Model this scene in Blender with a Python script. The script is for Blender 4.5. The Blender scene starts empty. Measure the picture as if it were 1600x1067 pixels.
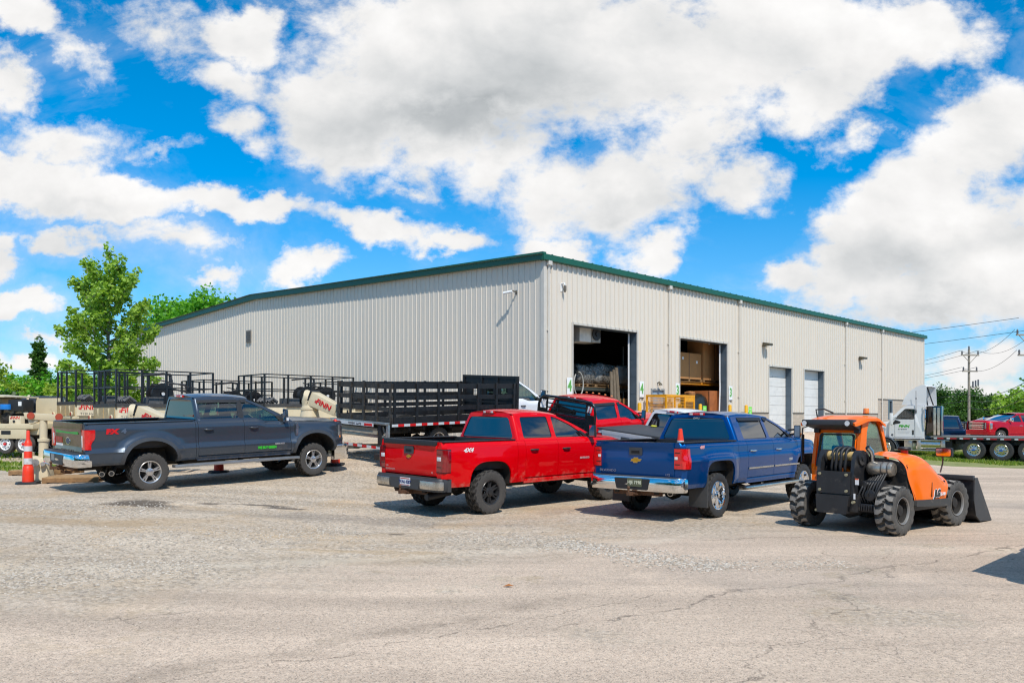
import bpy, bmesh, math, random
from math import sin, cos, tan, pi, radians, sqrt, atan2, exp
from mathutils import Vector as V, Matrix, noise
from mathutils.geometry import tessellate_polygon
random.seed(11)
S = bpy.context.scene
COL = S.collection
CAMH = 1.85
F = 1258.0          # focal length in photo pixels (1600 wide)

def lerp(a, b, t): return a + (b - a) * t
def clamp(x, a=0.0, b=1.0): return max(a, min(b, x))
def ss(a, b, x):
    t = clamp((x - a) / (b - a)); return t * t * (3 - 2 * t)
def lin(n, a, b): return [a + (b - a) * i / (n - 1) for i in range(n)]

# building frame: corner C, wall direction R (right wall), L (gable wall)
CX, CY = 1.22, 30.8
RX, RY = 0.702, 0.712
BL, BW, RIDGE = 43.0, 43.4, 22.6
FLOORZ = 0.99
def to_b(x, y):
    dx, dy = x - CX, y - CY
    return dx * RX + dy * RY, -dx * RY + dy * RX
def from_b(s, t): return CX + s * RX - t * RY, CY + s * RY + t * RX

def gz(x, y):
    s, t = to_b(x, y)
    ds = max(0 - s, s - BL, 0); dt = max(0 - t, t - BW, 0)
    dist = sqrt(ds * ds + dt * dt)
    k = ss(10, 18, s)
    z = FLOORZ * (1 - ss(lerp(1.5, .2, k), lerp(12, 3.0, k), dist))
    fall = exp(-max(0, dist - 3) / 60)
    z += 0.30 * ss(-1, -9, x) * ss(2, 12, y)
    z += 0.50 * exp(-((x + 3.6) ** 2 / 18 + (y - 23.5) ** 2 / 16))
    z += 0.60 * exp(-((x - 30) ** 2 / 60 + (y - 51) ** 2 / 60))
    z += 0.25 * ss(26, 42, y) * ss(-6, -18, x)
    z -= 0.30 * ss(14, 24, x) * ss(20, 36, y) * (1 - ss(60, 90, y)) * ss(-2, 2, dist)
    z += 0.02 * noise.noise(V((x * .12, y * .12, 0))) * ss(0, 30, dist + 5)
    return z

def at(px, py, z=None):
    """ground point (or point at height z) seen at a photo pixel"""
    dx, dz = (px - 800) / F, (652 - py) / F
    if z is not None:
        y = (z - CAMH) / dz; return dx * y, y, z
    y = 2.0
    while y < 200:
        if CAMH + dz * y <= gz(dx * y, y): break
        y += .02
    return dx * y, y, gz(dx * y, y)

# ---------------------------------------------------------------- objects
def tag(o, label=None, cat=None, group=None, kind=None):
    if label: o['label'] = label
    if cat: o['category'] = cat
    if group: o['group'] = group
    if kind: o['kind'] = kind
    return o
def empty(name, loc=(0, 0, 0), rz=0, parent=None):
    o = bpy.data.objects.new(name, None); COL.objects.link(o)
    o.empty_display_size = .3
    o.location = loc; o.rotation_euler = (0, 0, rz)
    if parent: o.parent = parent
    return o
def thing(name, label, cat, loc=(0, 0, 0), rz=0, group=None):
    return tag(empty(name, loc, rz), label, cat, group)
def copy_tree(o, parent=None):
    c = o.copy(); COL.objects.link(c)
    if parent: c.parent = parent
    for ch in list(o.children): copy_tree(ch, c)
    return c
def seat(root, x, y, head, wb=3.6, tr=1.7):
    """stand a vehicle on the terrain: x,y = rear axle middle, head = heading vector angle"""
    f = V((cos(head), sin(head), 0)); l = V((-sin(head), cos(head), 0))
    p = V((x, y, 0))
    def g(q): return gz(q.x, q.y)
    r = [p + l * tr / 2, p - l * tr / 2, p + f * wb + l * tr / 2, p + f * wb - l * tr / 2]
    h = [g(q) for q in r]
    zr, zf = (h[0] + h[1]) / 2, (h[2] + h[3]) / 2
    zl, zt = (h[0] + h[2]) / 2, (h[1] + h[3]) / 2
    X = (f * wb + V((0, 0, zf - zr))).normalized()
    Y = (l * tr + V((0, 0, zl - zt))).normalized()
    Z = X.cross(Y).normalized(); Y = Z.cross(X)
    m = Matrix((X, Y, Z)).transposed().to_4x4()
    m.translation = V((x, y, zr))
    root.matrix_world = m
    return root

class MB:
    def __init__(s): s.v = []; s.f = []; s.mi = []; s.m = 0
    def add(s, vs, fs):
        o = len(s.v); s.v += [tuple(p) for p in vs]
        for f in fs: s.f.append([i + o for i in f]); s.mi.append(s.m)
        return s
    def box(s, x0, x1, y0, y1, z0, z1):
        v = [(x, y, z) for x in (x0, x1) for y in (y0, y1) for z in (z0, z1)]
        return s.add(v, [(0, 1, 3, 2), (4, 6, 7, 5), (0, 4, 5, 1), (2, 3, 7, 6), (0, 2, 6, 4), (1, 5, 7, 3)])
    def hexa(s, a, b):
        """two quads (4 points each), matching order"""
        return s.add(list(a) + list(b), [(3, 2, 1, 0), (4, 5, 6, 7), (0, 1, 5, 4), (1, 2, 6, 5), (2, 3, 7, 6), (3, 0, 4, 7)])
    def obox(s, c, size, M):
        c = V(c); hx, hy, hz = size[0] / 2, size[1] / 2, size[2] / 2
        v = [c + M @ V((x, y, z)) for x in (-hx, hx) for y in (-hy, hy) for z in (-hz, hz)]
        return s.add(v, [(0, 1, 3, 2), (4, 6, 7, 5), (0, 4, 5, 1), (2, 3, 7, 6), (0, 2, 6, 4), (1, 5, 7, 3)])
    def bar(s, p, q, w, h, up=(0, 0, 1)):
        p, q = V(p), V(q); d = (q - p); L = d.length
        if L < 1e-6: return s
        x = d / L; u = V(up)
        if abs(x.dot(u)) > .98: u = V((1, 0, 0)) if abs(x.x) < .9 else V((0, 1, 0))
        y = u.cross(x).normalized(); z = x.cross(y)
        return s.obox((p + q) / 2, (L, w, h), Matrix((x, y, z)).transposed())
    def ring(s, pts_list, closed=True, caps=True):
        n = len(pts_list[0]); vs = [p for r in pts_list for p in r]; fs = []
        for i in range(len(pts_list) - 1):
            for j in range(n if closed else n - 1):
                a, b = i * n + j, i * n + (j + 1) % n
                fs.append((a, b, b + n, a + n))
        if caps and closed:
            fs.append(tuple(range(n - 1, -1, -1)))
            k = (len(pts_list) - 1) * n; fs.append(tuple(range(k, k + n)))
        return s.add(vs, fs)
    def cyl(s, p, q, r, r2=None, n=16, caps=True):
        p, q = V(p), V(q); r2 = r if r2 is None else r2
        d = (q - p).normalized()
        u = d.orthogonal().normalized(); w = d.cross(u)
        A = [[c + (u * cos(2 * pi * i / n) + w * sin(2 * pi * i / n)) * rr for i in range(n)] for c, rr in ((p, r), (q, r2))]
        return s.ring(A, True, caps)
    def tube(s, pts, r, n=8):
        pts = [V(p) for p in pts]; rows = []; u = None
        rr = r if isinstance(r, (list, tuple)) else [r] * len(pts)
        for i, p in enumerate(pts):
            d = (pts[min(i + 1, len(pts) - 1)] - pts[max(i - 1, 0)]).normalized()
            if u is None: u = d.orthogonal().normalized()
            u = (u - d * u.dot(d)).normalized(); w = d.cross(u)
            rows.append([p + (u * cos(2 * pi * k / n) + w * sin(2 * pi * k / n)) * rr[i] for k in range(n)])
        return s.ring(rows)
    def lathe(s, prof, c=(0, 0, 0), ax='y', n=32, caps=False):
        """prof: (radius, axial)"""
        rows = []
        for r, a in prof:
            row = []
            for i in range(n):
                t = 2 * pi * i / n; p, q = r * cos(t), r * sin(t)
                row.append({'y': (c[0] + p, c[1] + a, c[2] + q), 'z': (c[0] + p, c[1] + q, c[2] + a), 'x': (c[0] + a, c[1] + p, c[2] + q)}[ax])
            rows.append(row)
        return s.ring(rows, True, caps)
    def grid(s, rows, flip=False):
        n = len(rows[0]); vs = [p for r in rows for p in r]; fs = []
        for i in range(len(rows) - 1):
            for j in range(n - 1):
                a = i * n + j; f = (a, a + 1, a + n + 1, a + n)
                fs.append(f[::-1] if flip else f)
        return s.add(vs, fs)
    def poly(s, outer, holes=(), fn=None, flip=False):
        """flat polygon with holes, mapped by fn(u,v)->xyz"""
        loops = [[V((p[0], p[1], 0)) for p in lp] for lp in [outer, *holes]]
        tris = tessellate_polygon(loops)
        pts = [fn(p.x, p.y) for lp in loops for p in lp]
        return s.add(pts, [t[::-1] if flip else t for t in tris])
    def prism(s, outer, fn0, fn1, holes=()):
        """solid plate between fn0 and fn1 (outline in u,v)"""
        s.poly(outer, holes, fn0, True); s.poly(outer, holes, fn1)
        for lp in [outer, *holes]:
            n = len(lp)
            for i in range(n):
                a, b = lp[i], lp[(i + 1) % n]
                s.add([fn0(*a), fn0(*b), fn1(*b), fn1(*a)], [(0, 1, 2, 3)])
        return s
    def build(s, name, mat, parent=None, sm=38, bev=0, seg=2, weld=False, bang=40):
        me = bpy.data.meshes.new(name)
        me.from_pydata(s.v, [], s.f)
        mats = mat if isinstance(mat, (list, tuple)) else [mat]
        for m in mats: me.materials.append(m)
        if len(mats) > 1: me.polygons.foreach_set('material_index', s.mi)
        if bev or weld:
            bm = bmesh.new(); bm.from_mesh(me)
            if weld: bmesh.ops.remove_doubles(bm, verts=bm.verts, dist=2e-4)
            bmesh.ops.recalc_face_normals(bm, faces=bm.faces)
            if bev:
                es = [e for e in bm.edges if len(e.link_faces) == 2 and e.calc_face_angle(0) > radians(bang)]
                bmesh.ops.bevel(bm, geom=es, offset=bev, offset_type='OFFSET', segments=seg, profile=.6, affect='EDGES', clamp_overlap=True)
            bm.to_mesh(me); bm.free()
        me.validate()
        if sm:
            me.shade_smooth(); me.set_sharp_from_angle(angle=radians(sm))
        o = bpy.data.objects.new(name, me); COL.objects.link(o)
        if parent: o.parent = parent
        return o

def rpoly(pts, r=.04, n=4):
    """round the corners of a polygon; r may be a list"""
    out = []; N = len(pts)
    for i in range(N):
        p0, p, p1 = V((*pts[i - 1][:2], 0)), V((*pts[i][:2], 0)), V((*pts[(i + 1) % N][:2], 0))
        rr = r[i] if isinstance(r, (list, tuple)) else r
        a, b = (p0 - p), (p1 - p)
        d = min(rr, a.length * .45, b.length * .45)
        if d < 1e-4: out.append((p.x, p.y)); continue
        a = p + a.normalized() * d; b = p + b.normalized() * d
        for k in range(n + 1):
            t = k / n; q = a * (1 - t) ** 2 + p * 2 * t * (1 - t) + b * t * t
            out.append((q.x, q.y))
    return out

def text(body, size, mtx, mat, name='lettering', parent=None, ext=.002, shear=0, off=0, align='CENTER', sx=1.0):
    cu = bpy.data.curves.new(name, 'FONT')
    cu.body = body; cu.size = size; cu.extrude = ext; cu.shear = shear; cu.offset = off
    cu.align_x = align; cu.align_y = 'CENTER'; cu.resolution_u = 3
    o = bpy.data.objects.new(name, cu); COL.objects.link(o)
    dg = bpy.context.evaluated_depsgraph_get()
    me = bpy.data.meshes.new_from_object(o.evaluated_get(dg))
    bpy.data.objects.remove(o); bpy.data.curves.remove(cu)
    me.transform(mtx @ Matrix.Diagonal((sx, 1, 1, 1)))
    me.materials.clear(); me.materials.append(mat)
    ob = bpy.data.objects.new(name, me); COL.objects.link(ob)
    if parent: ob.parent = parent
    return ob
def frame(o, x, z):
    """matrix with text x axis along x, text up axis along z, at o"""
    x = V(x).normalized(); z = V(z); z = (z - x * z.dot(x)).normalized(); n = x.cross(z)
    m = Matrix((x, z, n)).transposed().to_4x4(); m.translation = V(o); return m

# ---------------------------------------------------------------- materials
def hx(h):
    h = h.lstrip('#'); o = []
    for i in (0, 2, 4):
        c = int(h[i:i + 2], 16) / 255
        o.append(c / 12.92 if c <= .04045 else ((c + .055) / 1.055) ** 2.4)
    return (*o, 1)
def new_mat(name):
    m = bpy.data.materials.new(name); m.use_nodes = True
    nt = m.node_tree; nt.nodes.clear()
    return m, nt
class NT:
    def __init__(s, nt): s.nt = nt
    def n(s, t, **kw):
        nd = s.nt.nodes.new(t)
        for k, v in kw.items(): setattr(nd, k, v)
        return nd
    def l(s, a, b): s.nt.links.new(a, b)
    def val(s, nd, i, v):
        if hasattr(v, 'is_linked'): s.l(v, nd.inputs[i])
        else: nd.inputs[i].default_value = v
    def math(s, op, a, b=0.0, c=0.0, clampit=False):
        nd = s.n('ShaderNodeMath', operation=op); nd.use_clamp = clampit
        s.val(nd, 0, a); s.val(nd, 1, b)
        if op in ('MULTIPLY_ADD', 'WRAP', 'SMOOTH_MIN', 'SMOOTH_MAX'): s.val(nd, 2, c)
        return nd.outputs[0]
    def noise(s, vec, scale, detail=4, rough=.55, dist=0.0):
        nd = s.n('ShaderNodeTexNoise'); s.l(vec, nd.inputs['Vector'])
        nd.inputs['Scale'].default_value = scale; nd.inputs['Detail'].default_value = detail
        nd.inputs['Roughness'].default_value = rough; nd.inputs['Distortion'].default_value = dist
        return nd.outputs[0]
    def mr(s, x, a, b, c=0.0, d=1.0, smooth=False):
        nd = s.n('ShaderNodeMapRange'); nd.interpolation_type = 'SMOOTHSTEP' if smooth else 'LINEAR'
        s.val(nd, 0, x); s.val(nd, 1, a); s.val(nd, 2, b); s.val(nd, 3, c); s.val(nd, 4, d)
        return nd.outputs[0]
    def mix(s, f, a, b, bt='MIX'):
        nd = s.n('ShaderNodeMix', data_type='RGBA', blend_type=bt)
        s.val(nd, 0, f); s.val(nd, 6, a); s.val(nd, 7, b); return nd.outputs[2]
    def bump(s, h, strength, dist=.01, normal=None):
        nd = s.n('ShaderNodeBump'); nd.inputs['Strength'].default_value = strength
        nd.inputs['Distance'].default_value = dist; s.l(h, nd.inputs['Height'])
        if normal: s.l(normal, nd.inputs['Normal'])
        return nd.outputs[0]
    def coord(s, k='Object'): return s.n('ShaderNodeTexCoord').outputs[k]
    def out(s, sh): o = s.n('ShaderNodeOutputMaterial'); s.l(sh, o.inputs[0])
    def pbr(s, **kw):
        p = s.n('ShaderNodeBsdfPrincipled')
        for k, v in kw.items(): s.val(p, k.replace('_', ' '), v)
        return p

_mc = {}
def mat(name, col, rough=.5, metal=0.0, spec=.5, coat=0.0, var=.12, vs=6.0, bump=0.0, bs=40.0, dirt=0.0, dcol='#7d7263', rvar=.1):
    if name in _mc: return _mc[name]
    m, nt = new_mat(name); k = NT(nt)
    c = hx(col) if isinstance(col, str) else (*col, 1)
    co = k.coord()
    n1 = k.noise(co, vs, 5, .6)
    f = k.mr(n1, .3, .7, 1 - var, 1 + var)
    hsv = k.n('ShaderNodeHueSaturation'); hsv.inputs['Color'].default_value = c; k.l(f, hsv.inputs['Value'])
    base = hsv.outputs[0]
    r = k.mr(n1, .3, .7, max(.02, rough - rvar * rough), min(1, rough + rvar * rough))
    if dirt > 0:
        n2 = k.noise(co, vs * 1.7, 8, .68)
        d = k.mr(n2, .62 - dirt * .3, .80 - dirt * .2, 0, .8)
        base = k.mix(d, base, hx(dcol)); r = k.math('MAXIMUM', r, k.math('MULTIPLY', d, .85))
    p = k.pbr(Base_Color=base, Roughness=r, Metallic=metal, Coat_Weight=coat)
    p.inputs['Specular IOR Level'].default_value = spec
    p.inputs['Coat Roughness'].default_value = .04
    if bump:
        n3 = k.noise(co, bs, 4, .6); k.l(k.bump(n3, bump, .005), p.inputs['Normal'])
    k.out(p.outputs[0]); _mc[name] = m
    return m

def paint(name, col, metal=0.0, dust=.5, zlo=.45, zhi=1.15, dcol='#b09a86', rough=.3):
    """clear-coated car paint with dust splashed up the lower panels"""
    m, nt = new_mat(name); k = NT(nt); co = k.coord()
    sep = k.n('ShaderNodeSeparateXYZ'); k.l(co, sep.inputs[0])
    n = k.noise(co, 5, 9, .7); fine = k.noise(co, 60, 3, .6)
    g = k.mr(sep.outputs[2], zlo, zhi, .36, -.05)
    a = k.math('ADD', n, g); a = k.math('ADD', a, k.math('MULTIPLY', fine, .14))
    d = k.mr(a, .76, 1.02, 0, dust)
    base = k.mix(d, hx(col) if isinstance(col, str) else (*col, 1), hx(dcol))
    flake = k.noise(co, 900, 1, .5)
    p = k.pbr(Base_Color=base, Specular_IOR_Level=.05, Metallic=k.math('MULTIPLY', k.math('SUBTRACT', 1, d), metal),
              Roughness=k.mr(d, 0, .6, rough, .7), Coat_Weight=k.mr(d, 0, .5, .55, .08))
    p.inputs['Coat Roughness'].default_value = .03; p.inputs['Coat IOR'].default_value = 1.5
    wav = k.noise(co, 3.0, 2, .4)
    k.l(k.bump(wav, .05, .02), p.inputs['Coat Normal'])
    k.out(p.outputs[0]); return m

def glass(name, tint, trans=.5, rough=.02, refl=.12):
    """car glass: tinted see-through with a mirror coat"""
    m, nt = new_mat(name); k = NT(nt)
    ge = k.n('ShaderNodeNewGeometry'); dt = k.n('ShaderNodeVectorMath', operation='DOT_PRODUCT')
    k.l(ge.outputs['Normal'], dt.inputs[0]); k.l(ge.outputs['Incoming'], dt.inputs[1])
    om = k.math('SUBTRACT', 1, k.math('ABSOLUTE', dt.outputs['Value']))
    fac = k.math('MULTIPLY_ADD', k.math('POWER', om, 4.0), .85, refl, True)
    gl = k.n('ShaderNodeBsdfGlossy'); gl.inputs['Roughness'].default_value = rough
    gl.inputs['Color'].default_value = (.95, .97, 1, 1)
    tr = k.n('ShaderNodeBsdfTransparent'); tr.inputs[0].default_value = hx(tint)
    df = k.n('ShaderNodeBsdfDiffuse'); df.inputs[0].default_value = (.01, .012, .013, 1)
    mx = k.n('ShaderNodeMixShader'); mx.inputs[0].default_value = trans
    k.l(df.outputs[0], mx.inputs[1]); k.l(tr.outputs[0], mx.inputs[2])
    m2 = k.n('ShaderNodeMixShader'); k.l(fac, m2.inputs[0]); k.l(mx.outputs[0], m2.inputs[1]); k.l(gl.outputs[0], m2.inputs[2])
    k.out(m2.outputs[0]); return m

BLACK = mat('black_plastic', (.018, .018, .019), .55, bump=.15, bs=120)
TRIM = mat('dark_grey_trim', (.045, .047, .05), .5, bump=.1)
UNDER = mat('underbody', (.02, .018, .016), .85, dirt=.35, dcol='#4d4438')
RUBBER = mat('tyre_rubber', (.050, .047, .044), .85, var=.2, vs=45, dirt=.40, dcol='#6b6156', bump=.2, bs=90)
GROOVE_SHADE = mat('groove_shade_rubber', (.016, .015, .014), .9)  # darker rubber colour that paints shade into the tread grooves
RUBBER2 = mat('clean_tyre_rubber', (.03, .03, .031), .72, var=.2, vs=10, dirt=.15, dcol='#5d564c')
CHROME = mat('chrome', (.78, .78, .78), .09, 1.0, dirt=.04, dcol='#8a8378', vs=4)
CHROME2 = mat('dull_chrome', (.58, .57, .54), .28, 1.0, var=.2, vs=9, dirt=.25, dcol='#8d8470')
ALLOY = mat('bright_alloy', (.62, .61, .60), .3, .85, dirt=.18, dcol='#6f675c', vs=9)
STEEL = mat('dark_steel', (.12, .11, .105), .5, .7, dirt=.25, dcol='#6b4a32')
RUST = mat('rusty_iron', (.11, .055, .03), .8, .2, var=.4, vs=30, dirt=.5, dcol='#6e4a30', bump=.4, bs=70)
LAMP_RED = mat('red_lens', (.62, .004, .006), .12, coat=1, var=.25, vs=25)
LAMP_WHITE = mat('clear_lens', (.72, .72, .72), .12, coat=1, var=.1)
LAMP_CLEAR = mat('headlight_lens', (.30, .31, .32), .1, .4, coat=1, var=.3, vs=20)
LAMP_AMBER = mat('amber_lens', (.75, .22, .02), .15, coat=1, var=.15, vs=40)
WHITE = mat('white_vinyl', (.8, .8, .79), .45, var=.04)
SEATC = mat('seat_fabric', (.06, .058, .055), .9)
SEATG = mat('grey_seat_fabric', (.22, .21, .2), .9)
# ---------------------------------------------------------------- wheels
def tyre(R, w, rr, kind='at'):
    mb = MB()
    N = {'at': 132, 'mud': 120, 'lug': 192, 'road': 64}[kind]
    nt = 15
    prof = [(rr - .004, .40, 0), (rr + .012, .455, 0), (lerp(rr, R, .35), .5, 0), (lerp(rr, R, .7), .497, 0), (R * .955, .478, 0)]
    tread = [(R * (1 - .022 * abs(2 * i / (nt - 1) - 1) ** 4), .455 - .91 * i / (nt - 1), i + 1) for i in range(nt)]
    full = [(a, b * w, c) for a, b, c in prof] + [(a, b * w, c) for a, b, c in tread] + [(a, -b * w, c) for a, b, c in reversed(prof)]
    rows = []
    for r, y, ti in full:
        row = []
        for i in range(N):
            t = 2 * pi * i / N; q = r
            if ti:
                j = ti - 1
                if kind == 'at':
                    if j in (3, 7, 11) or (i + (j // 4) * 2 + j // 2) % 6 in (0, 1): q -= .016
                elif kind == 'mud':
                    ph = (i + (3 if j > 7 else 0) + abs(j - 7) // 2) % 6
                    if j in (4, 10) and i % 6 < 4 or ph < 2: q -= .016
                elif kind == 'lug':
                    a = abs(j - 7)
                    ph = (i + (6 if j > 7 else 0) + int(6 - a * .9 if a < 5 else 2)) % 12
                    if ph > 6 or (j == 7 and ph > 4): q -= .042
                elif kind == 'road':
                    if j in (3, 6, 8, 11): q -= .01
            elif kind in ('mud', 'lug', 'at') and abs(y) > .47 * w and r > R * .93:
                if (i + (3 if kind == 'mud' and y < 0 else 0)) % (12 if kind == 'lug' else 6) < {'mud': 3, 'at': 2, 'lug': 5}[kind]: q -= .012 if kind == 'at' else .02
            row.append((q * cos(t), y, q * sin(t)))
        rows.append(row)
    if kind != 'road':      # pale dusty lug faces; groove shade put in as darker rubber colour
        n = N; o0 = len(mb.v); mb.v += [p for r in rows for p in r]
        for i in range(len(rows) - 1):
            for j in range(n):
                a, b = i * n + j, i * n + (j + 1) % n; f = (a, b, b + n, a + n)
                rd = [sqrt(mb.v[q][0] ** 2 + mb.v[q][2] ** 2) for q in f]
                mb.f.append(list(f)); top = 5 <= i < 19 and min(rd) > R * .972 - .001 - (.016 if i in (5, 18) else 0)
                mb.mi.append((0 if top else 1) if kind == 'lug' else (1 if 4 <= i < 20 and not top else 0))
    else: mb.ring(rows, True, False)
    return mb

def spoke(mb, a, r0, r1, w0, w1, y0, y1, th, side=0.0):
    """tapered bar in the wheel plane at angle a, outer face at y0 (hub) .. y1 (rim)"""
    d = V((cos(a), 0, sin(a))); n = V((-sin(a), 0, cos(a)))
    def q(r, w, y, o): return [d * r + n * (o + w / 2) + V((0, y, 0)), d * r + n * (o - w / 2) + V((0, y, 0)), d * r + n * (o - w * .8) + V((0, y + th, 0)), d * r + n * (o + w * .8) + V((0, y + th, 0))]
    mb.hexa(q(r0, w0, y0, side * .4), q(r1, w1, y1, side))

def rim(style, rr, w):
    """outer face towards -y. materials: 0 rim, 1 dark"""
    mb = MB(); f = -.40 * w
    if style == 'loader': mb.m = 1
    mb.lathe([(rr + .012, f - .012), (rr + .004, f - .02), (rr - .012, f - .012), (rr - .022, f + .03), (rr - .034, f + .07), (rr - .04, w * .4)], n=48)
    mb.m = 1
    mb.lathe([(rr - .04, w * .12), (rr * .55, w * .10), (.03, w * .1)], n=32)
    mb.lathe([(rr * .68, w * .02), (rr * .68, w * .06), (.05, w * .02)], n=32)
    mb.m = 0
    if style == 'five':
        for k in range(5):
            a = pi / 2 + k * 2 * pi / 5
            for sd in (-.021, .021): spoke(mb, a, .06, rr - .012, .020, .022, f + .012, f + .010, .028, sd * 1.3)
            spoke(mb, a, .05, rr * .72, .03, .02, f + .026, f + .03, .02)
        mb.lathe([(.085, f + .04), (.08, f + .008), (.06, f + .002), (.058, f - .004), (.03, f - .01), (.001, f - .011)], n=28)
        for k in range(8):
            a = k * pi / 4; mb.cyl((.07 * cos(a), f + .012, .07 * sin(a)), (.07 * cos(a), f - .012, .07 * sin(a)), .009, n=6)
    elif style == 'sixblack':
        for k in range(6):
            a = pi / 2 + k * pi / 3
            for sd in (-.03, .03): spoke(mb, a + (.10 if sd > 0 else -.10), .055, rr - .014, .032, .022, f + .022, f + .012, .035, sd * .35)
        mb.lathe([(.1, f + .05), (.092, f + .014), (.065, f + .008), (.06, f - .012), (.001, f - .016)], n=28)
        for k in range(12):
            a = k * pi / 6 + .2; mb.cyl((.93 * rr * cos(a), f + .005, .93 * rr * sin(a)), (.93 * rr * cos(a), f - .016, .93 * rr * sin(a)), .008, n=6)
    elif style == 'sixchrome':
        for k in range(6):
            a = pi / 2 + k * pi / 3
            for sd in (-.025, .025): spoke(mb, a, .05, rr - .008, .036, .046, f + .02, f + .004, .04, sd * 1.2)
            spoke(mb, a + pi / 6, .05, rr * .62, .03, .012, f + .035, f + .03, .03)
        mb.lathe([(.085, f + .05), (.08, f + .012), (.062, f + .004), (.05, f - .008), (.001, f - .012)], n=28)
        for k in range(8):
            a = k * pi / 4; mb.cyl((.068 * cos(a), f + .012, .068 * sin(a)), (.068 * cos(a), f - .008, .068 * sin(a)), .009, n=6)
    elif style == 'disc':      # heavy truck wheel with hand holes
        no = 10
        mb.lathe([(rr - .02, f + .02), (rr * .9, f + .05), (rr * .78, f + .055)], n=40)
        outer = [(rr * .8 * cos(2 * pi * i / 40), rr * .8 * sin(2 * pi * i / 40)) for i in range(40)]
        holes = []
        for k in range(no):
            a = 2 * pi * k / no
            holes.append([(rr * .66 * cos(a) + rr * .085 * cos(t), rr * .66 * sin(a) + rr * .085 * sin(t)) for t in lin(9, 0, -2 * pi)[:-1]])
        mb.poly(outer, holes, lambda u, v: (u, f + .055 - .02 * (1 - sqrt(u * u + v * v) / rr), v))
        mb.lathe([(rr * .46, f + .045), (rr * .42, f - .01), (rr * .36, f - .02), (rr * .30, f - .02), (rr * .27, f - .055), (.001, f - .06)], n=32)
        for k in range(10):
            a = k * pi / 5 + .3; r = rr * .39; mb.cyl((r * cos(a), f + .0, r * sin(a)), (r * cos(a), f - .035, r * sin(a)), .014, n=6)
    elif style == 'trailer':   # white modular trailer wheel
        mb.lathe([(rr - .02, f + .03), (rr * .8, f + .03), (rr * .66, f + .0), (rr * .45, f - .01), (rr * .40, f + .02), (.05, f + .02)], n=36)
        mb.m = 1
        for k in range(8):
            a = k * pi / 4; r = rr * .72; mb.cyl((r * cos(a), f + .02, r * sin(a)), (r * cos(a), f + .0, r * sin(a)), .018, n=10)
        mb.cyl((0, f + .03, 0), (0, f - .03, 0), .04, .035, n=14)
    elif style == 'loader':    # deep dished industrial wheel
        mb.lathe([(rr + .006, f - .016), (rr - .004, f - .022), (rr - .02, f - .01), (rr - .026, f + .012)], n=36)
        mb.m = 1
        mb.lathe([(rr - .035, f + .10), (rr * .62, f + .11), (rr * .58, f + .07), (rr * .42, f + .06), (rr * .36, f + .02), (.001, f + .015)], n=36)
        for k in range(8):
            a = k * pi / 4; r = rr * .68; mb.cyl((r * cos(a), f + .11, r * sin(a)), (r * cos(a), f + .085, r * sin(a)), .013, n=6)
    return mb

_wc = {}
def add_wheel(parent, x, y, R, w, rr, kind, style, rmat, right, tmat=None, steer=0.0):
    key = (R, w, rr, kind, style, rmat.name)
    e = empty('wheel', (x, y, R), (0 if right else pi) + steer, parent)
    if key not in _wc:
        t = tyre(R, w, rr, kind).build('tyre', tmat if isinstance(tmat, list) else [tmat or RUBBER, GROOVE_SHADE], e, 32)
        r = rim(style, rr, w).build('rim', [rmat, UNDER], e, 35)
        _wc[key] = (t.data, r.data)
    else:
        for nm, me in zip(('tyre', 'rim'), _wc[key]):
            o = bpy.data.objects.new(nm, me); COL.objects.link(o); o.parent = e
    return e

# ---------------------------------------------------------------- pickup
def interp(tab, u):
    for (a, p), (b, q) in zip(tab, tab[1:]):
        if u <= b: return lerp(p, q, (u - a) / (b - a)) if b > a else q
    return tab[-1][1]

def sweep_plan(mb, path, prof, closed_ends=True):
    """path: plan polyline (x,y); prof: [(outward offset, z)] swept along it"""
    n = len(path); rows = []
    for i, (x, y) in enumerate(path):
        a = path[max(i - 1, 0)]; b = path[min(i + 1, n - 1)]
        d = V((b[0] - a[0], b[1] - a[1], 0)).normalized(); nrm = V((d.y, -d.x, 0))
        rows.append([(x + nrm.x * o, y + nrm.y * o, z) for o, z in prof])
    mb.ring(rows, True, closed_ends)
    return mb

def arc2(cx, cy, r, a0, a1, n=7):
    return [(cx + r * cos(radians(t)), cy + r * sin(radians(t))) for t in lin(n, a0, a1)]

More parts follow.
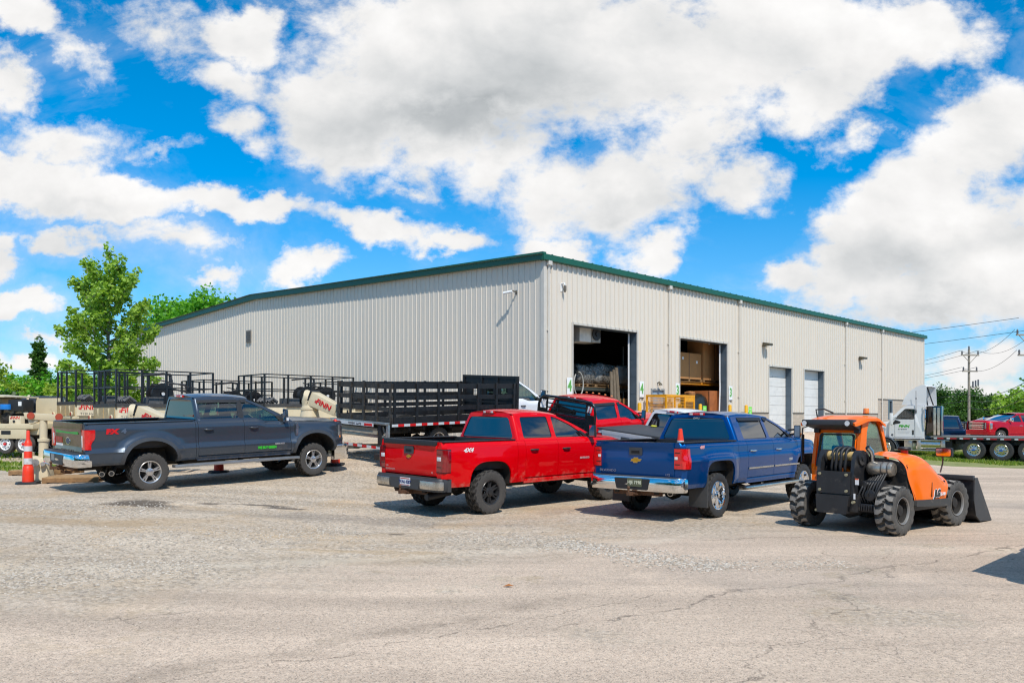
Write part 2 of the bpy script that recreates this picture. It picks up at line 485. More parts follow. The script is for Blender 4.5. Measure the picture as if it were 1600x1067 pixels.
def pickup(name, label, P):
    W = P.get('W', 1.0); WB = P['WB']; fo = P.get('fo', .97); b0, b1 = P.get('bed', (-1.1, .7))
    d0, d1, d2 = P['doors']; zr, zb, zt = P['zr'], P['zb'], P['zt']
    R, tw, rr = P['tyre']; Ra, az, an = P['arch']; prof = P['prof']; fl = P.get('flare', .03)
    body = P['paint']; fr = WB + fo; rc = .075
    tgi = P.get('tgi', .225); hasbed = P.get('hasbed', True); gls = P['glass']
    drop = P.get('drop', 0.0)
    root = thing(name, label, P.get('cat', 'pickup truck'))
    x0 = b0 if hasbed else b1

    def side(x, z):
        u = clamp((z - zr) / (zb - zr)); w = W + interp(prof, u)
        for c in (0, WB):
            q = (abs((x - c) / Ra) ** an + abs(max(0, z - zr) / (az - zr)) ** an) ** (1 / an)
            d = (q - 1) * Ra
            w += fl * exp(-(max(0, d - P.get('lip', 0)) / P.get('fw', .10)) ** 2)
        if x < b0 + rc: w -= rc - sqrt(max(0, rc * rc - (rc - (x - b0)) ** 2))
        if x > fr - .8: w -= .27 * ((x - (fr - .8)) / .8) ** 2.8
        return w
    def arch(x):
        z = zr
        for c in (0, WB):
            t = abs(x - c) / Ra
            if t < 1: z = max(z, zr + (az - zr) * (1 - t ** an) ** (1 / an))
        return z
    def xsamp(a, b, st=.06):
        xs = set(lin(max(2, int((b - a) / st)), a, b))
        for c in (0, WB):
            for k in range(0, 181, 7):
                x = c + Ra * .9999 * cos(radians(k))
                if a < x < b: xs.add(x)
            for x in (c - Ra - .004, c + Ra + .004):
                if a < x < b: xs.add(x)
        xs = sorted(xs); o = [xs[0]]
        for x in xs[1:]:
            if x - o[-1] > .003: o.append(x)
        o[-1] = b
        return o
    us = sorted(set(lin(17, 0, 1) + [u for u, _ in prof]))
    def sill(x): return zb - drop * ss(d1 + .30, d1 + .62, x) - P.get('fdrop', .0) * ss(d2, fr, x) ** 1.0
    def panel(nm, a, b, lo, hi, sg, ret=.03, top=.05, nolo=False):
        rows = []
        for x in xsamp(a, b):
            zl, zh = lo(x), hi(x)
            pts = [(x, sg * side(x, lerp(zl, zh, u)), lerp(zl, zh, u)) for u in us]
            # rolled shoulder at the top
            sh = P.get('roll', .03)
            pts = [(p[0], p[1] - sg * sh * max(0, 1 - (zh - p[2]) / P.get('rollh', .07)) ** 2, p[2]) for p in pts]
            pts = [(x, pts[0][1] - sg * ret, pts[0][2] + .004)] + pts + [(x, pts[-1][1] - sg * top, pts[-1][2])]
            rows.append(pts)
        ins = lambda row, dx: [(p[0] + dx, p[1] - sg * ret, p[2]) for p in row]
        rows = [ins(rows[0], .002)] + rows + [ins(rows[-1], -.002)]
        mb = MB(); mb.grid(rows, sg < 0)
        return mb
    lo = lambda x: arch(x)
    # --- bed
    if hasbed:
        mb = MB()
        for sg in (-1, 1):
            m = panel('bed', b0, b1, lo, lambda x: zb, sg, top=.06); mb.add(m.v, m.f)
            # rear corner post faces
            ytg = W - tgi + .005
            m = MB(); rows = []
            for z in lin(8, zr, zb):
                e = side(b0, z)
                rows.append([(b0 + .05, sg * ytg, z)] + [(b0, sg * y, z) for y in lin(4, ytg, e)])
            m.grid(rows, sg < 0); mb.add(m.v, m.f)
        bed = mb.build('bed', body, root, 40)
        mb = MB()
        zf = zb - .52; wi = W - .14
        mb.box(b0 + .06, b1 - .02, -wi, wi, zf - .03, zf)
        for sg in (-1, 1): mb.box(b0 + .05, b1 - .03, sg * wi - .01, sg * wi + .01, zf, zb - .02)
        mb.box(b1 - .05, b1 - .02, -wi, wi, zf, zb + .01)
        for sg in (-1, 1): mb.box(-.45, .45, sg * (wi - .12) - .11, sg * (wi - .12) + .11, zf, zf + .22)
        mb.build('bed_liner', P.get('liner', BLACK), bed, 40, bev=.012)
        mb = MB()
        for sg in (-1, 1):
            y = sg * (W + interp(prof, 1) - P.get('roll', .03) - .05)
            mb.box(b0 + .015, b1 - .015, y - .075, y + .055, zb - .004, zb + .02)
        mb.build('rail_cap', P.get('capm', BLACK), bed, 40, bev=.012)
        # tailgate
        ytg = W - tgi; zlo_ = P.get('tgz', zr + .16)
        rows = []
        for z in lin(15, zlo_, zb + .005):
            u = (z - zlo_) / (zb - zlo_)
            bx = interp(P.get('tgprof', [(0, -.0), (.08, .012), (.45, .022), (.80, .012), (.86, .03), (1, .045)]), u)
            rows.append([(b0 + .03, -ytg, z), (b0 - bx + .012, -ytg + .002, z)] + [(b0 - bx - .012 * (1 - (y / ytg) ** 2), y, z) for y in lin(15, -ytg + .012, ytg - .012)] + [(b0 - bx + .012, ytg - .002, z), (b0 + .03, ytg, z)])
        rows = [[(p[0] + .05, p[1], p[2]) for p in rows[0]]] + rows + [[(b0 + .06, p[1], p[2]) for p in rows[-1]]]
        mb = MB(); mb.grid(rows, True)
        tg = mb.build('tailgate', P.get('tgm', body), root, 42)
        P['tg_obj'] = tg
        if P.get('tgcap'):
            mb = MB(); mb.box(b0 - .062, b0 + .07, -ytg, ytg, zb - .075, zb + .022)
            mb.build('top_cap', BLACK, tg, 40, bev=.018)
        hz = P.get('hz', zb - .17)
        if P.get('handle', True):
            mb = MB(); mb.prism(rpoly([(-.135, -.07), (.135, -.07), (.135, .07), (-.135, .07)], .02), lambda u, v: (b0, u, hz + v), lambda u, v: (b0 - .048, u, hz + v), [])
            h = mb.build('handle', TRIM, tg, 40, bev=.006)
            mb = MB(); mb.box(b0 - .052, b0 - .044, -.085, .085, hz - .035, hz + .012)
            mb.build('handle_shade_plate', mat('recess_shade_black', (.004, .004, .004), .8), tg, 40)  # flat plate; the shade of a recess is put into its near-black colour
        P['tgx'] = b0 - .036
        # bed lamps
        lz0, lz1 = P['lamp']; ls = P.get('lside', .15)
        for sg in (-1, 1):
            yin = W - tgi
            path = [(b0 + ls, None)] + [(b0 + x, None) for x in (ls * .6, rc, rc * .65, rc * .35, rc * .15, rc * .03)]
            mb = MB(); rows = []
            def lpath(z, off):
                pts = [(b0 + x - (off if x < .02 else off * (1 - x / rc) if x < rc else 0), sg * (side(b0 + x, z) + (off if x > .03 else off * .6))) for x in (ls, ls * .75, ls * .6, rc, rc * .65, rc * .35, rc * .15, rc * .03)]
                e = abs(pts[-1][1])
                pts += [(b0 - off, sg * y) for y in lin(4, e - .01, yin)]
                return pts
            zl = lin(9, lz0, lz1)
            def lp(z, off): return [(a, b, z) for a, b in lpath(z, off)]
            def ends(row): return [(row[0][0] - .002, row[0][1] - sg * .03, row[0][2])] + row + [(row[-1][0] + .04, row[-1][1], row[-1][2])]
            notch = P.get('lnotch', 0)
            rr_ = []
            for i, z in enumerate(zl):
                r_ = lp(z, .014)
                if notch:
                    cut = notch * ss(.62, .25, i / 8)
                    r_ = [(p[0] - cut * clamp((p[0] - b0 - rc * .6) / (ls - rc * .6)) if p[0] > b0 + rc * .6 else p[0], p[1], p[2]) for p in r_]
                rr_.append(ends(r_))
            rr_ = [[(p[0] + .0, p[1] - sg * .02, p[2]) for p in rr_[0]]] + rr_ + [[(p[0], p[1] - sg * .02, p[2]) for p in rr_[-1]]]
            mb.grid(rr_, sg < 0)
            tl = mb.build('tail_light', P.get('lampm', LAMP_RED), root, 45)
            mb = MB()
            gk = [[(p[0] + (.012 if p[0] > b0 + .05 else -.001), p[1] + sg * .0, z) for p in [(a, b_, z) for a, b_ in lpath(z, .006)]] for z in (lz0 - .014, lz1 + .014)]
            for r_ in gk: r_[-1] = (r_[-1][0], r_[-1][1] - sg * .012, r_[-1][2])
            if notch: gk[0] = [(min(p[0], b0 + ls - notch + .012) if p[0] > b0 + .05 else p[0], p[1], p[2]) for p in gk[0]]
            if not notch: mb.grid(gk, sg < 0); mb.build('lamp_gasket', BLACK, tl, 45)
            rz = P.get('rev', (.45, .62))
            za, zc = lerp(lz0, lz1, rz[0]), lerp(lz0, lz1, rz[1]); ry0, ry1 = P.get('revy', (.2, .75))
            ye = side(b0, zc)
            mb = MB(); mb.box(b0 - .02, b0 - .005, sg * lerp(yin, ye, ry0), sg * lerp(yin, ye, ry1), za, zc)
            mb.build('reverse_lens', LAMP_WHITE, tl, 40, bev=.004)
            if P.get('lbars', True):
                for q in (.22, .80):
                    mb = MB(); mb.box(b0 - .0165, b0 - .004, sg * (yin + .012), sg * (ye - .02), lerp(lz0, lz1, q) - .008, lerp(lz0, lz1, q) + .008)
                    mb.build('lamp_divider', mat('dark_red_lens', (.09, .004, .005), .2), tl, 40)
    # --- doors, cab corner, fender
    g = .004
    zd = zr + .085
    for sg in (-1, 1):
        for k, (a, b) in enumerate(((d0, d1), (d1, d2))):
            if b - a < .1: continue
            d = panel('door', a + g, b - g, lambda x: max(zd, arch(x)), sill, sg).build('door', body, root, 40)
            hzz = zb - P.get('dhz', .2); hxx = a + .13
            y = side(hxx + .1, hzz)
            mb = MB(); mb.tube([(hxx, sg * (y - .01), hzz), (hxx + .02, sg * (y + .03), hzz), (hxx + .11, sg * (y + .04), hzz + .002), (hxx + .2, sg * (y + .03), hzz), (hxx + .22, sg * (y - .01), hzz)], [.012, .017, .019, .017, .012], 10)
            mb.build('handle', P.get('hm', BLACK), d, 50)
            if P.get('mould'):
                mz = zr + P['mould']; mb = MB(); rows = []
                for x in lin(8, a + .03, b - .03):
                    rows.append([(x, sg * (side(x, mz + q) + o), mz + q) for q, o in ((-.02, 0), (-.015, .014), (.015, .014), (.02, 0))])
                mb.grid(rows, sg < 0); mb.build('trim_strip', P.get('mouldm', CHROME2), d, 40)
        mb = MB()
        m = panel('c', (b1 + g * 2), d0 - g, lo, lambda x: zb, sg); mb.add(m.v, m.f)
        m = panel('r', max(d0 - g, Ra + .01), min(d2, WB - Ra - .01), lambda x: zr - .03, lambda x: zd - .006, sg, top=.02); mb.add(m.v, m.f)
        mb.build('rocker_panel', body, root, 40)
        f = panel('fender', d2 + g, fr, lo, sill, sg, top=.09).build('fender', body, root, 40)
        if P.get('lipm'):
            for c in (0, WB):
                mb = MB(); rows = []
                for k in lin(25, 0, pi):
                    x = c + Ra * cos(k); z = zr + (az - zr) * max(0, 1 - abs(cos(k)) ** an) ** (1 / an)
                    xo = c + (Ra + .075) * cos(k); zo = zr + (az - zr + .075) * max(0, 1 - abs(cos(k)) ** an) ** (1 / an)
                    if z < zr + .01: zo = z
                    rows.append([(x, sg * (side(x, z) - .03), z), (x, sg * (side(x, z) + .022), z), (xo, sg * (side(xo, zo) + .014), zo), (xo, sg * (side(xo, zo) - .01), zo)])
                mb.grid(rows, sg > 0); mb.build('wheel_arch_trim', P['lipm'], root, 40)
    # --- greenhouse
    xr_b, xr_t = b1 + .05, b1 + P.get('rake', .14)
    xa_t, xa_b = P['xat'], P['xab']
    k_in = P.get('tum', .40); yb = W + interp(prof, 1) - P.get('roll', .03) - .045
    def yg(z): return yb - k_in * (z - zb) - .12 * max(0, z - zb) ** 2
    xm = lerp(xr_t, xa_t, .40)
    def zs(x): return zt - .065 - (.035 * ((xm - x) / (xm - xr_t)) ** 2 if x < xm else .055 * ((x - xm) / (xa_t - xm)) ** 2)
    zA = zs(xa_t) - .035
    def xrear(z): return lerp(xr_b, xr_t, (z - zb) / (zs(xr_t) - zb))
    def bow(y): return .05 * (y / .8) ** 2
    # A pillar curve
    pa0, pa2 = V((xa_b, sill(xa_b))), V((xa_t, zA)); pa1 = V((lerp(xa_b, xa_t, .55), lerp(pa0.y, pa2.y, .55) + .055))
    def acurve(t): q = pa0 * (1 - t) ** 2 + pa1 * 2 * t * (1 - t) + pa2 * t * t; return q.x, q.y
    rtop = [(x, zs(x) - .035) for x in lin(12, xa_t, xr_t + rc + .05)]
    xre = lambda z: xrear(z) + bow(yg(z) - rc) + rc
    zrt = zs(xr_t + rc) - .035
    outline = [(xre(zb), zb)] + [(x, sill(x)) for x in lin(14, d0, d2)] + [acurve(t) for t in lin(12, 0, 1)] + rtop[1:-1] + [(xre(zrt), zrt)] + [(xre(z), z) for z in lin(8, zrt, zb)[1:-1]]
    wt = zt - P.get('wtop', .175); wb_ = zb + .025
    # front window leading edge follows the A pillar
    def a_at(z):
        for t in lin(60, 0, 1):
            x, zz = acurve(t)
            if zz >= z: return x
        return xa_t
    fd = sill(d1 + .9) + .025
    frontw = [(d1 + .055, wb_), (d1 + .32, wb_)] + ([(d1 + .60, fd)] if drop else []) + [(min(a_at(fd) - .28, d2 - .02), fd), (a_at(fd + .13) - .17, fd + .12), (a_at(lerp(fd, wt, .6)) - .12, lerp(fd, wt, .6)), (a_at(wt - .02) - .12, wt - .02), (xa_t - .14, wt + .005), (d1 + .055 + .03, wt + .012)]
    rearw = [(d0 + P.get('rwx', .06), wb_), (d1 - .06, wb_), (d1 - .045, wt + .012), (d0 + P.get('rwx', .06) + .06, wt + .004)]
    frontw = rpoly(frontw, .05); rearw = rpoly(rearw, .055)
    WINS = [frontw] + ([rearw] if d1 - d0 > .1 else [])
    if P.get('rearq'): WINS.append(rpoly([(P['rearq'][0], wb_), (P['rearq'][1], wb_), (P['rearq'][1], wt), (P['rearq'][0] + .12, wt - .01)], .05))
    fn = lambda sg, off=0.0: (lambda u, v: (u, sg * (yg(v) + off), v))
    mb = MB()
    for sg in (-1, 1):
        mb.poly(outline, WINS, fn(sg), sg > 0)
        for lp_ in WINS:     # window returns
            n = len(lp_)
            for i in range(n):
                a, b = lp_[i], lp_[(i + 1) % n]
                mb.add([fn(sg)(*a), fn(sg)(*b), fn(sg, -.03)(*b), fn(sg, -.03)(*a)], [(0, 1, 2, 3)])
        rows = []
        for z in lin(9, zb - .05, zrt):
            xc = xre(z); row = []
            for t in lin(6, 0, pi / 2):
                row.append((xc - rc * sin(t), sg * (yg(z) - rc + rc * cos(t)), z))
            rows.append(row)
        mb.grid(rows, sg > 0)
    # rear wall with window
    ze = zrt
    def zroof(y, x):
        Y = yg(zs(x) - .035) - .05
        return zs(x) + P.get('crown', .06) * (1 - min(1, abs(y) / Y) ** 2.4)
    top = [(y, zroof(y, xr_t)) for y in lin(11, yg(zrt) - rc, -(yg(zrt) - rc))]
    rear_out = [(-(yg(zb) - rc), zb - .05), (yg(zb) - rc, zb - .05)] + [(yg(z) - rc, z) for z in lin(6, zb, zrt)[:-1]] + top + [(-(yg(z) - rc), z) for z in lin(6, zrt, zb)[1:]]
    rwi = P.get('rwin', .07)
    rwz0, rwz1 = zb + .02, zt - P.get('rwtop', .16)
    rwin = rpoly([(-(yg(rwz0) - rwi - rc * .6), rwz0), (yg(rwz0) - rwi - rc * .6, rwz0), (yg(rwz1) - rwi - rc * .6, rwz1), (0, rwz1 + .02), (-(yg(rwz1) - rwi - rc * .6), rwz1)], .07)
    fr_ = lambda off=0.0: (lambda u, v: (xrear(v) + bow(u) + off, u, v))
    mb.poly(rear_out, [rwin], fr_(), True)
    # roof
    rows = []
    xs = lin(16, 0, 1)
    for q in xs:
        row = []; xx = lerp(xr_t, xa_t, q)
        Yo = yg(zs(xx) - .035)
        cols = [(-Yo, -.035), (-Yo + .012, -.017), (-Yo + .03, -.004)] + [(t * (Yo - .05), None) for t in lin(17, -1, 1)] + [(Yo - .03, -.004), (Yo - .012, -.017), (Yo, -.035)]
        for y, dz in cols:
            z = zs(xx) + (dz if dz is not None else P.get('crown', .06) * (1 - abs(y / (Yo - .05)) ** 2.4))
            xa = xrear(z) + bow(min(abs(y), Yo - rc)) + (rc * (1 - sqrt(max(0, 1 - clamp((abs(y) - Yo + rc) / rc) ** 2))) if abs(y) > Yo - rc else 0)
            xb = xa_t + .08 * (1 - (y / Yo) ** 2)
            row.append((lerp(xa, xb, q), y, z))
        rows.append(row)
    mb.grid(rows)
    # cowl sill inside / B pillar black
    cab = mb.build('cab', body, root, 50, weld=False)
    # glass
    for sg in (-1, 1):
        for lp_, nm in [(w_, 'side_window') for w_ in WINS]:
            m = MB(); m.poly(lp_, [], fn(sg, -.014), sg > 0); m.build(nm, gls, root, 60)
    m = MB(); m.poly(rwin, [], fr_(.012), True); m.build('rear_window', P.get('rglass', gls), root, 60)
    for sg in (-1, 1):     # black drip seal round windows + B pillar cover
        m = MB()
        for lp_ in WINS:
            c = V((sum(p[0] for p in lp_) / len(lp_), sum(p[1] for p in lp_) / len(lp_)))
            inner = [(c.x + (p[0] - c.x) * (1 - .022), c.y + (p[1] - c.y) * (1 - .05)) for p in lp_]
            m.poly(lp_, [inner], fn(sg, -.009), sg > 0)
        bp = [(d1 - .055, wb_ + .0), (d1 + .05, wb_), (d1 + .08, wt + .01), (d1 - .04, wt + .01)] if P.get('bpillar') else None
        if bp: m.poly(bp, [], fn(sg, .003), sg > 0)
        if P.get('visor'):
            for (xa, xb) in ((d0 + .1, d1 - .03), (d1 + .06, xa_t - .05)):
                q = [(xa, wt + .022, .004), (xb, wt + .022, .004), (xb, wt - .045, .022), (xa, wt - .045, .022)]
                m.add([(x, sg * (yg(z) + o), z) for x, z, o in q], [(0, 1, 2, 3)])
        tri = [(a_at(fd) - .30, fd - .005), (a_at(fd + .02) - .09, fd - .005), (a_at(fd + .12) - .13, fd + .13), (a_at(fd + .13) - .19, fd + .125)]
        m.poly(tri, [], fn(sg, .004), sg > 0)
        m.build('window_seal', BLACK, root, 60)
    rows = []
    for t in lin(10, 0, 1):
        x, z = acurve(t)
        if t == 0: z -= .03
        Y = yg(max(z, zb)) - .012
        rows.append([(x + .03 + .13 * (1 - .35 * t) * (1 - abs(y / Y) ** 2), y, z) for y in lin(15, -Y, Y)])
    m = MB(); m.grid(rows, True); m.build('windshield', gls if P.get('tintfront') else P.get('wglass', gls), root, 60)
    # hood
    rows = []
    for q in lin(16, 0, 1):
        x = lerp(xa_b - .02, fr - .06, q)
        zz = sill(x) + .012; Y = side(x, zz) - .10
        nose = -.16 * max(0, (q - .82) / .18) ** 2
        row = []
        for t in lin(19, -1, 1):
            xc = x + (.12 if q < .5 else .10) * (1 - t * t) * (1 if q < .2 or q > .6 else .6) - .0
            cr = .075 * (1 - abs(t) ** 2.2) * (1 - .3 * q) + .018 * ss(.72, .62, abs(t)) * ss(.1, .2, abs(t) + .2)
            row.append((xc, t * Y, zz + cr + nose))
        rows.append(row)
    m = MB(); m.grid(rows); m.build('hood', body, root, 45)
    # nose: fascia, grille, lamps, bumper
    zh = sill(fr) - .06; Yf = W - .29
    m = MB(); rows = []
    for z in lin(9, zr + .02, zh + .03):
        rows.append([(fr - .10 * abs(t) ** 2.5 - .05 * ss(zh - .1, zh + .05, z), t * (Yf + .04), z) for t in lin(13, -1, 1)])
    m.grid(rows, True); m.build('front_fascia', body, root, 45)
    gz0, gz1 = zr + .33, zh - .02
    m = MB(); m.prism(rpoly([(-.5, gz0), (.5, gz0), (.55, gz1), (-.55, gz1)], .04), lambda u, v: (fr - .05, u, v), lambda u, v: (fr + .012 - .03 * (u / .5) ** 2, u, v)); gr = m.build('grille', BLACK, root, 40)
    m = MB()
    for q in (.0, .36, .64, 1): m.box(fr - .02, fr + .03, -.52, .52, lerp(gz0, gz1, q) - .025, lerp(gz0, gz1, q) + .025)
    m.build('grille_bar', P.get('grm', CHROME), gr, 40, bev=.01)
    for sg in (-1, 1):
        m = MB(); rows = []
        for z in lin(6, gz0 + .02, gz1 + .005):
            rows.append([(fr + .012 - .10 * (y / Yf) ** 3, sg * y, z) for y in lin(5, .56, Yf + .02)] + [(fr - .14 - .12 * q, sg * (side(fr - .14 - .12 * q, z) + .008), z) for q in (0, .5, 1)])
        m.grid(rows, sg > 0); hl = m.build('headlight', LAMP_CLEAR, root, 45)
        m = MB(); rows = []
        for z in lin(6, gz0 - .02, gz1 + .0):
            rows.append([(fr - x, sg * (side(fr - x, z) + .006 * (1 if .03 < q < .97 else -2)), z) for q, x in zip(lin(5, 0, 1), lin(5, .10, .22))])
        m.grid(rows, sg < 0); m.build('marker_lens', LAMP_AMBER, hl, 45)
    path = [(fr - .42, -W + .06), (fr - .2, -W + .07)] + arc2(fr - .12, -W + .27, .21, -80, -25) + [(fr + .12, -.5), (fr + .14, 0), (fr + .12, .5)] + arc2(fr - .12, W - .27, .21, 25, 80) + [(fr - .2, W - .07), (fr - .42, W - .06)]
    bz0, bz1 = P.get('fbz', (zr - .02, zr + .27))
    m = MB(); sweep_plan(m, path, [(0, bz0), (.03, bz0 + .03), (.035, bz1 - .03), (.0, bz1), (-.1, bz1), (-.1, bz0)])
    m.build('front_bumper', P.get('fbm', CHROME), root, 45)
    # --- rear bumper
    if hasbed and P.get('rb', True):
        z0, z1 = P['bump']; ex = P.get('bx', .17)
        half = [(b0 + .10, W - .035), (b0 - .01, W - .03)] + arc2(b0 - ex + .14, W - .17, .14, 95, 165, 6)
        half = [(x, -y) for x, y in half] if False else half
        pts = half + [(b0 - ex - .004, .72), (b0 - ex - .01, .55), (b0 - ex - .014, .46), (b0 - ex - .02, 0)]
        full = pts + [(x, -y) for x, y in reversed(pts[:-1])]
        full = [(x, y) for x, y in full]
        m = MB(); h = z1 - z0
        sweep_plan(m, full, [(.0, z0), (.012, z0 + .1 * h), (.02, z0 + .45 * h), (.012, z1 - .02), (.0, z1), (-.12, z1), (-.12, z0)])
        bp = m.build('rear_bumper', P.get('rbm', CHROME), root, 45, weld=True)
        P['bp'] = bp
        # step pad
        m = MB(); sp = [(x, y) for x, y in full if abs(y) < W - .06]
        inner = [(b0 - .03, y) for x, y in reversed(sp)]
        m.prism(sp + inner, lambda u, v: (u + .006, v, z1 + .001), lambda u, v: (u + .006, v, z1 + .014)); m.build('step_pad', TRIM, bp, 40)
        cw = P.get('cw', .42)
        m = MB(); m.prism(rpoly([(-cw, z0 + .02), (cw, z0 + .02), (cw + .05, z1 - .03), (-cw - .05, z1 - .03)], .03), lambda u, v: (b0 - ex + .04, u, v), lambda u, v: (b0 - ex - .038, u, v))
        m.build('bumper_centre', P.get('cm', BLACK), bp, 40, bev=.008)
        if P.get('pockets'):
            for sg in (-1, 1):
                m = MB(); m.hexa([(b0 - ex + .10, sg * (W - .30), z0 + .03), (b0 - ex - .016, sg * (W - .34), z0 + .03), (b0 - ex - .02, sg * (W - .34), z1 - .08), (b0 - ex + .10, sg * (W - .30), z1 - .08)], [(b0 - ex + .16, sg * (W - .04), z0 + .03), (b0 - ex + .04, sg * (W - .07), z0 + .03), (b0 - ex + .04, sg * (W - .07), z1 - .08), (b0 - ex + .16, sg * (W - .04), z1 - .08)])
                m.hexa([(b0 - ex + .06, sg * (W - .12), z0 + .03), (b0 - ex + .035, sg * (W - .075), z0 + .03), (b0 - ex + .035, sg * (W - .075), z1 - .08), (b0 - ex + .06, sg * (W - .12), z1 - .08)], [(b0 - .0, sg * (W - .10), z0 + .03), (b0 - .0, sg * (W - .012), z0 + .03), (b0 - .0, sg * (W - .012), z1 - .08), (b0 - .0, sg * (W - .10), z1 - .08)])
                m.build('step_pocket', BLACK, bp, 30, bev=.008)
        P['bxf'] = b0 - ex - .038
        m = MB()
        if P.get('pads'):     # bright corner pieces on a dark bumper
            for sg in (-1, 1):
                m = MB()
                seg = [(x, y) for x, y in full if sg * y > .45 and x < b0 - .0 and abs(y) < W - .034]
                sweep_plan(m, seg, [(.014, z0 + .035), (.028, z0 + .05), (.034, z0 + .45 * h), (.028, z1 - .05), (.014, z1 - .04), (-.02, z1 - .04), (-.02, z0 + .035)])
                m.build('chrome_corner', P['pads'], bp, 45, weld=True)
        # hitch
        hx_ = b0 - ex
        m = MB(); m.box(hx_ - .02, hx_ + .5, -.05, .05, z0 - .10, z0 - .01); m.box(hx_ + .12, hx_ + .2, -.5, .5, z0 - .09, z0 + .0)
        m.box(hx_ - .16, hx_ - .01, -.03, .03, z0 - .085, z0 - .025)
        m.cyl((hx_ - .14, 0, z0 - .03), (hx_ - .14, 0, z0 + .03), .02, n=10)
        o = len(m.v)
        m.lathe([(.001, z0 + .09), (.02, z0 + .083), (.03, z0 + .06), (.02, z0 + .035), (.001, z0 + .03)], (hx_ - .14, 0, 0), 'z', 12)
        m.cyl((hx_ - .02, -.11, z0 - .06), (hx_ - .02, .11, z0 - .06), .014, n=8)
        m.build('tow_hitch', RUST, root, 40)
    # --- wells, chassis, interior
    for c in (0, WB):
        for sg in (-1, 1):
            m = MB(); rows = []
            for k in lin(17, 0, pi):
                x = c + Ra * .999 * cos(k); z = zr + (az - zr) * max(0, 1 - abs(cos(k)) ** an) ** (1 / an)
                rows.append([(x, sg * (side(x, z) - .028), z), (x, sg * (W - .5), z + .02)])
            rows = [[(p[0], p[1], zr - .02) for p in rows[0]]] + rows + [[(p[0], p[1], zr - .02) for p in rows[-1]]]
            m.grid(rows, sg < 0)
            m.poly([(r[1][0], r[1][2]) for r in rows], [], lambda u, v, s=sg: (u, s * (W - .5), v))
            m.build('wheel_well', UNDER, root, 40)
    m = MB()
    for sg in (-1, 1): m.box(x0 - .02, fr - .25, sg * .42 - .05, sg * .42 + .05, zr - .12, zr + .06)
    for x in lin(6, x0 + .2, fr - .4): m.box(x - .05, x + .05, -.42, .42, zr - .08, zr + .02)
    m.box(.75, d2 - .4, .1, .4, zr - .16, zr + .1); m.box(.9, 2.0, -.4, -.08, zr - .14, zr + .1)
    m.box(d0, d2, -W + .16, W - .16, zr + .02, zr + .08)
    m.box(WB - .6, WB + .3, -.38, .38, zr - .1, zr + .3)
    for c in (0, WB):
        m.cyl((c, -W + .25, R), (c, W - .25, R), .055, n=12)
        m.lathe([(.001, -.17), (.1, -.13), (.15, 0), (.1, .13), (.001, .17)], (c, .0 if c == 0 else .2, R), 'y', 16)
        for sg in (-1, 1): m.bar((c - .55, sg * .5, R + .12), (c + .55, sg * .5, R + .12), .07, .05); m.bar((c + .08, sg * .4, R - .05), (c + .12, sg * .45, R + .4), .05, .05)
    m.build('chassis', UNDER, root, 40)
    m = MB()     # cabin tub
    yi = W - .1
    m.box(b1 + .08, d2 + .05, -yi, yi, zr + .1, zr + .14)
    for sg in (-1, 1): m.box(b1 + .08, d2 + .02, sg * yi - .01, sg * yi + .01, zr + .1, sill(d2) - .012)
    m.box(b1 + .08, b1 + .11, -yi, yi, zr + .1, zb - .02)
    m.box(d2 - .02, d2 + .02, -yi, yi, zr + .1, sill(d2) - .03)
    m.box(d2 - .38, xa_b - .02, -yi + .05, yi - .05, sill(d2) - .2, sill(d2) + .005)
    m.cyl((d2 - .42, .38, sill(d2) - .06), (d2 - .44, .38, sill(d2) - .05), .19, n=20)
    m.build('cabin_tub', SEATC, root, 40, bev=.01)
    sm_ = P.get('seatm', SEATC)
    for (sx, ys) in ((d1 + .42, (.42, -.42)), (d0 + .40, (.42, -.42)))[:1 if d1 - d0 < .1 else 2]:
        for y in ys:
            m = MB(); zc = zb - .28
            m.box(sx, sx + .5, y - .26, y + .26, zr + .14, zc - .12)
            m.hexa([(sx - .12, y - .25, zc - .15), (sx + .06, y - .25, zc - .15), (sx + .06, y + .25, zc - .15), (sx - .12, y + .25, zc - .15)],
                   [(sx - .24, y - .22, zb + .17), (sx - .14, y - .22, zb + .17), (sx - .14, y + .22, zb + .17), (sx - .24, y + .22, zb + .17)])
            m.box(sx - .25, sx - .15, y - .13, y + .13, zb + .2, zb + .36)
            m.build('seat', sm_, root, 40, bev=.03)
    # third brake light
    zl = zs(xr_t) + P.get('crown', .06) - .028
    bw = P.get('blw', .16)
    m = MB(); m.box(xrear(zl) - .02, xrear(zl) + .05, -bw, bw, zl - .026, zl + .022); bl = m.build('brake_light', LAMP_RED, root, 40, bev=.008)
    for sg in (-1, 1):
        m = MB(); m.box(xrear(zl) - .024, xrear(zl) + .0, sg * bw * P.get('blc', .68) - bw * .2, sg * bw * P.get('blc', .68) + bw * .2, zl - .02, zl + .016)
        m.build('cargo_lens', LAMP_WHITE, bl, 40, bev=.004)
    # mirrors
    for sg in (-1, 1):
        mh, mw = P.get('mir', (.26, .2)); mx = a_at(fd) - .22; my = yb + .06; mz = fd + .03
        m = MB(); m.bar((mx + .02, sg * (my - .14), mz + .02), (mx + .02, sg * (my + .06), mz + .04), .07, .05)
        if P.get('tow'): m.bar((mx + .02, sg * (my - .14), mz + .12), (mx + .02, sg * (my + .06), mz + .14), .05, .04)
        m.hexa([(mx - .045, sg * (my + .02), mz - .05), (mx + .075, sg * (my + .05), mz - .03), (mx + .05, sg * (my + mw - .03), mz - .02), (mx - .045, sg * (my + mw), mz - .05)],
               [(mx - .045, sg * (my + .02), mz + mh - .03), (mx + .065, sg * (my + .05), mz + mh - .05), (mx + .04, sg * (my + mw - .04), mz + mh - .06), (mx - .045, sg * (my + mw), mz + mh - .03)])
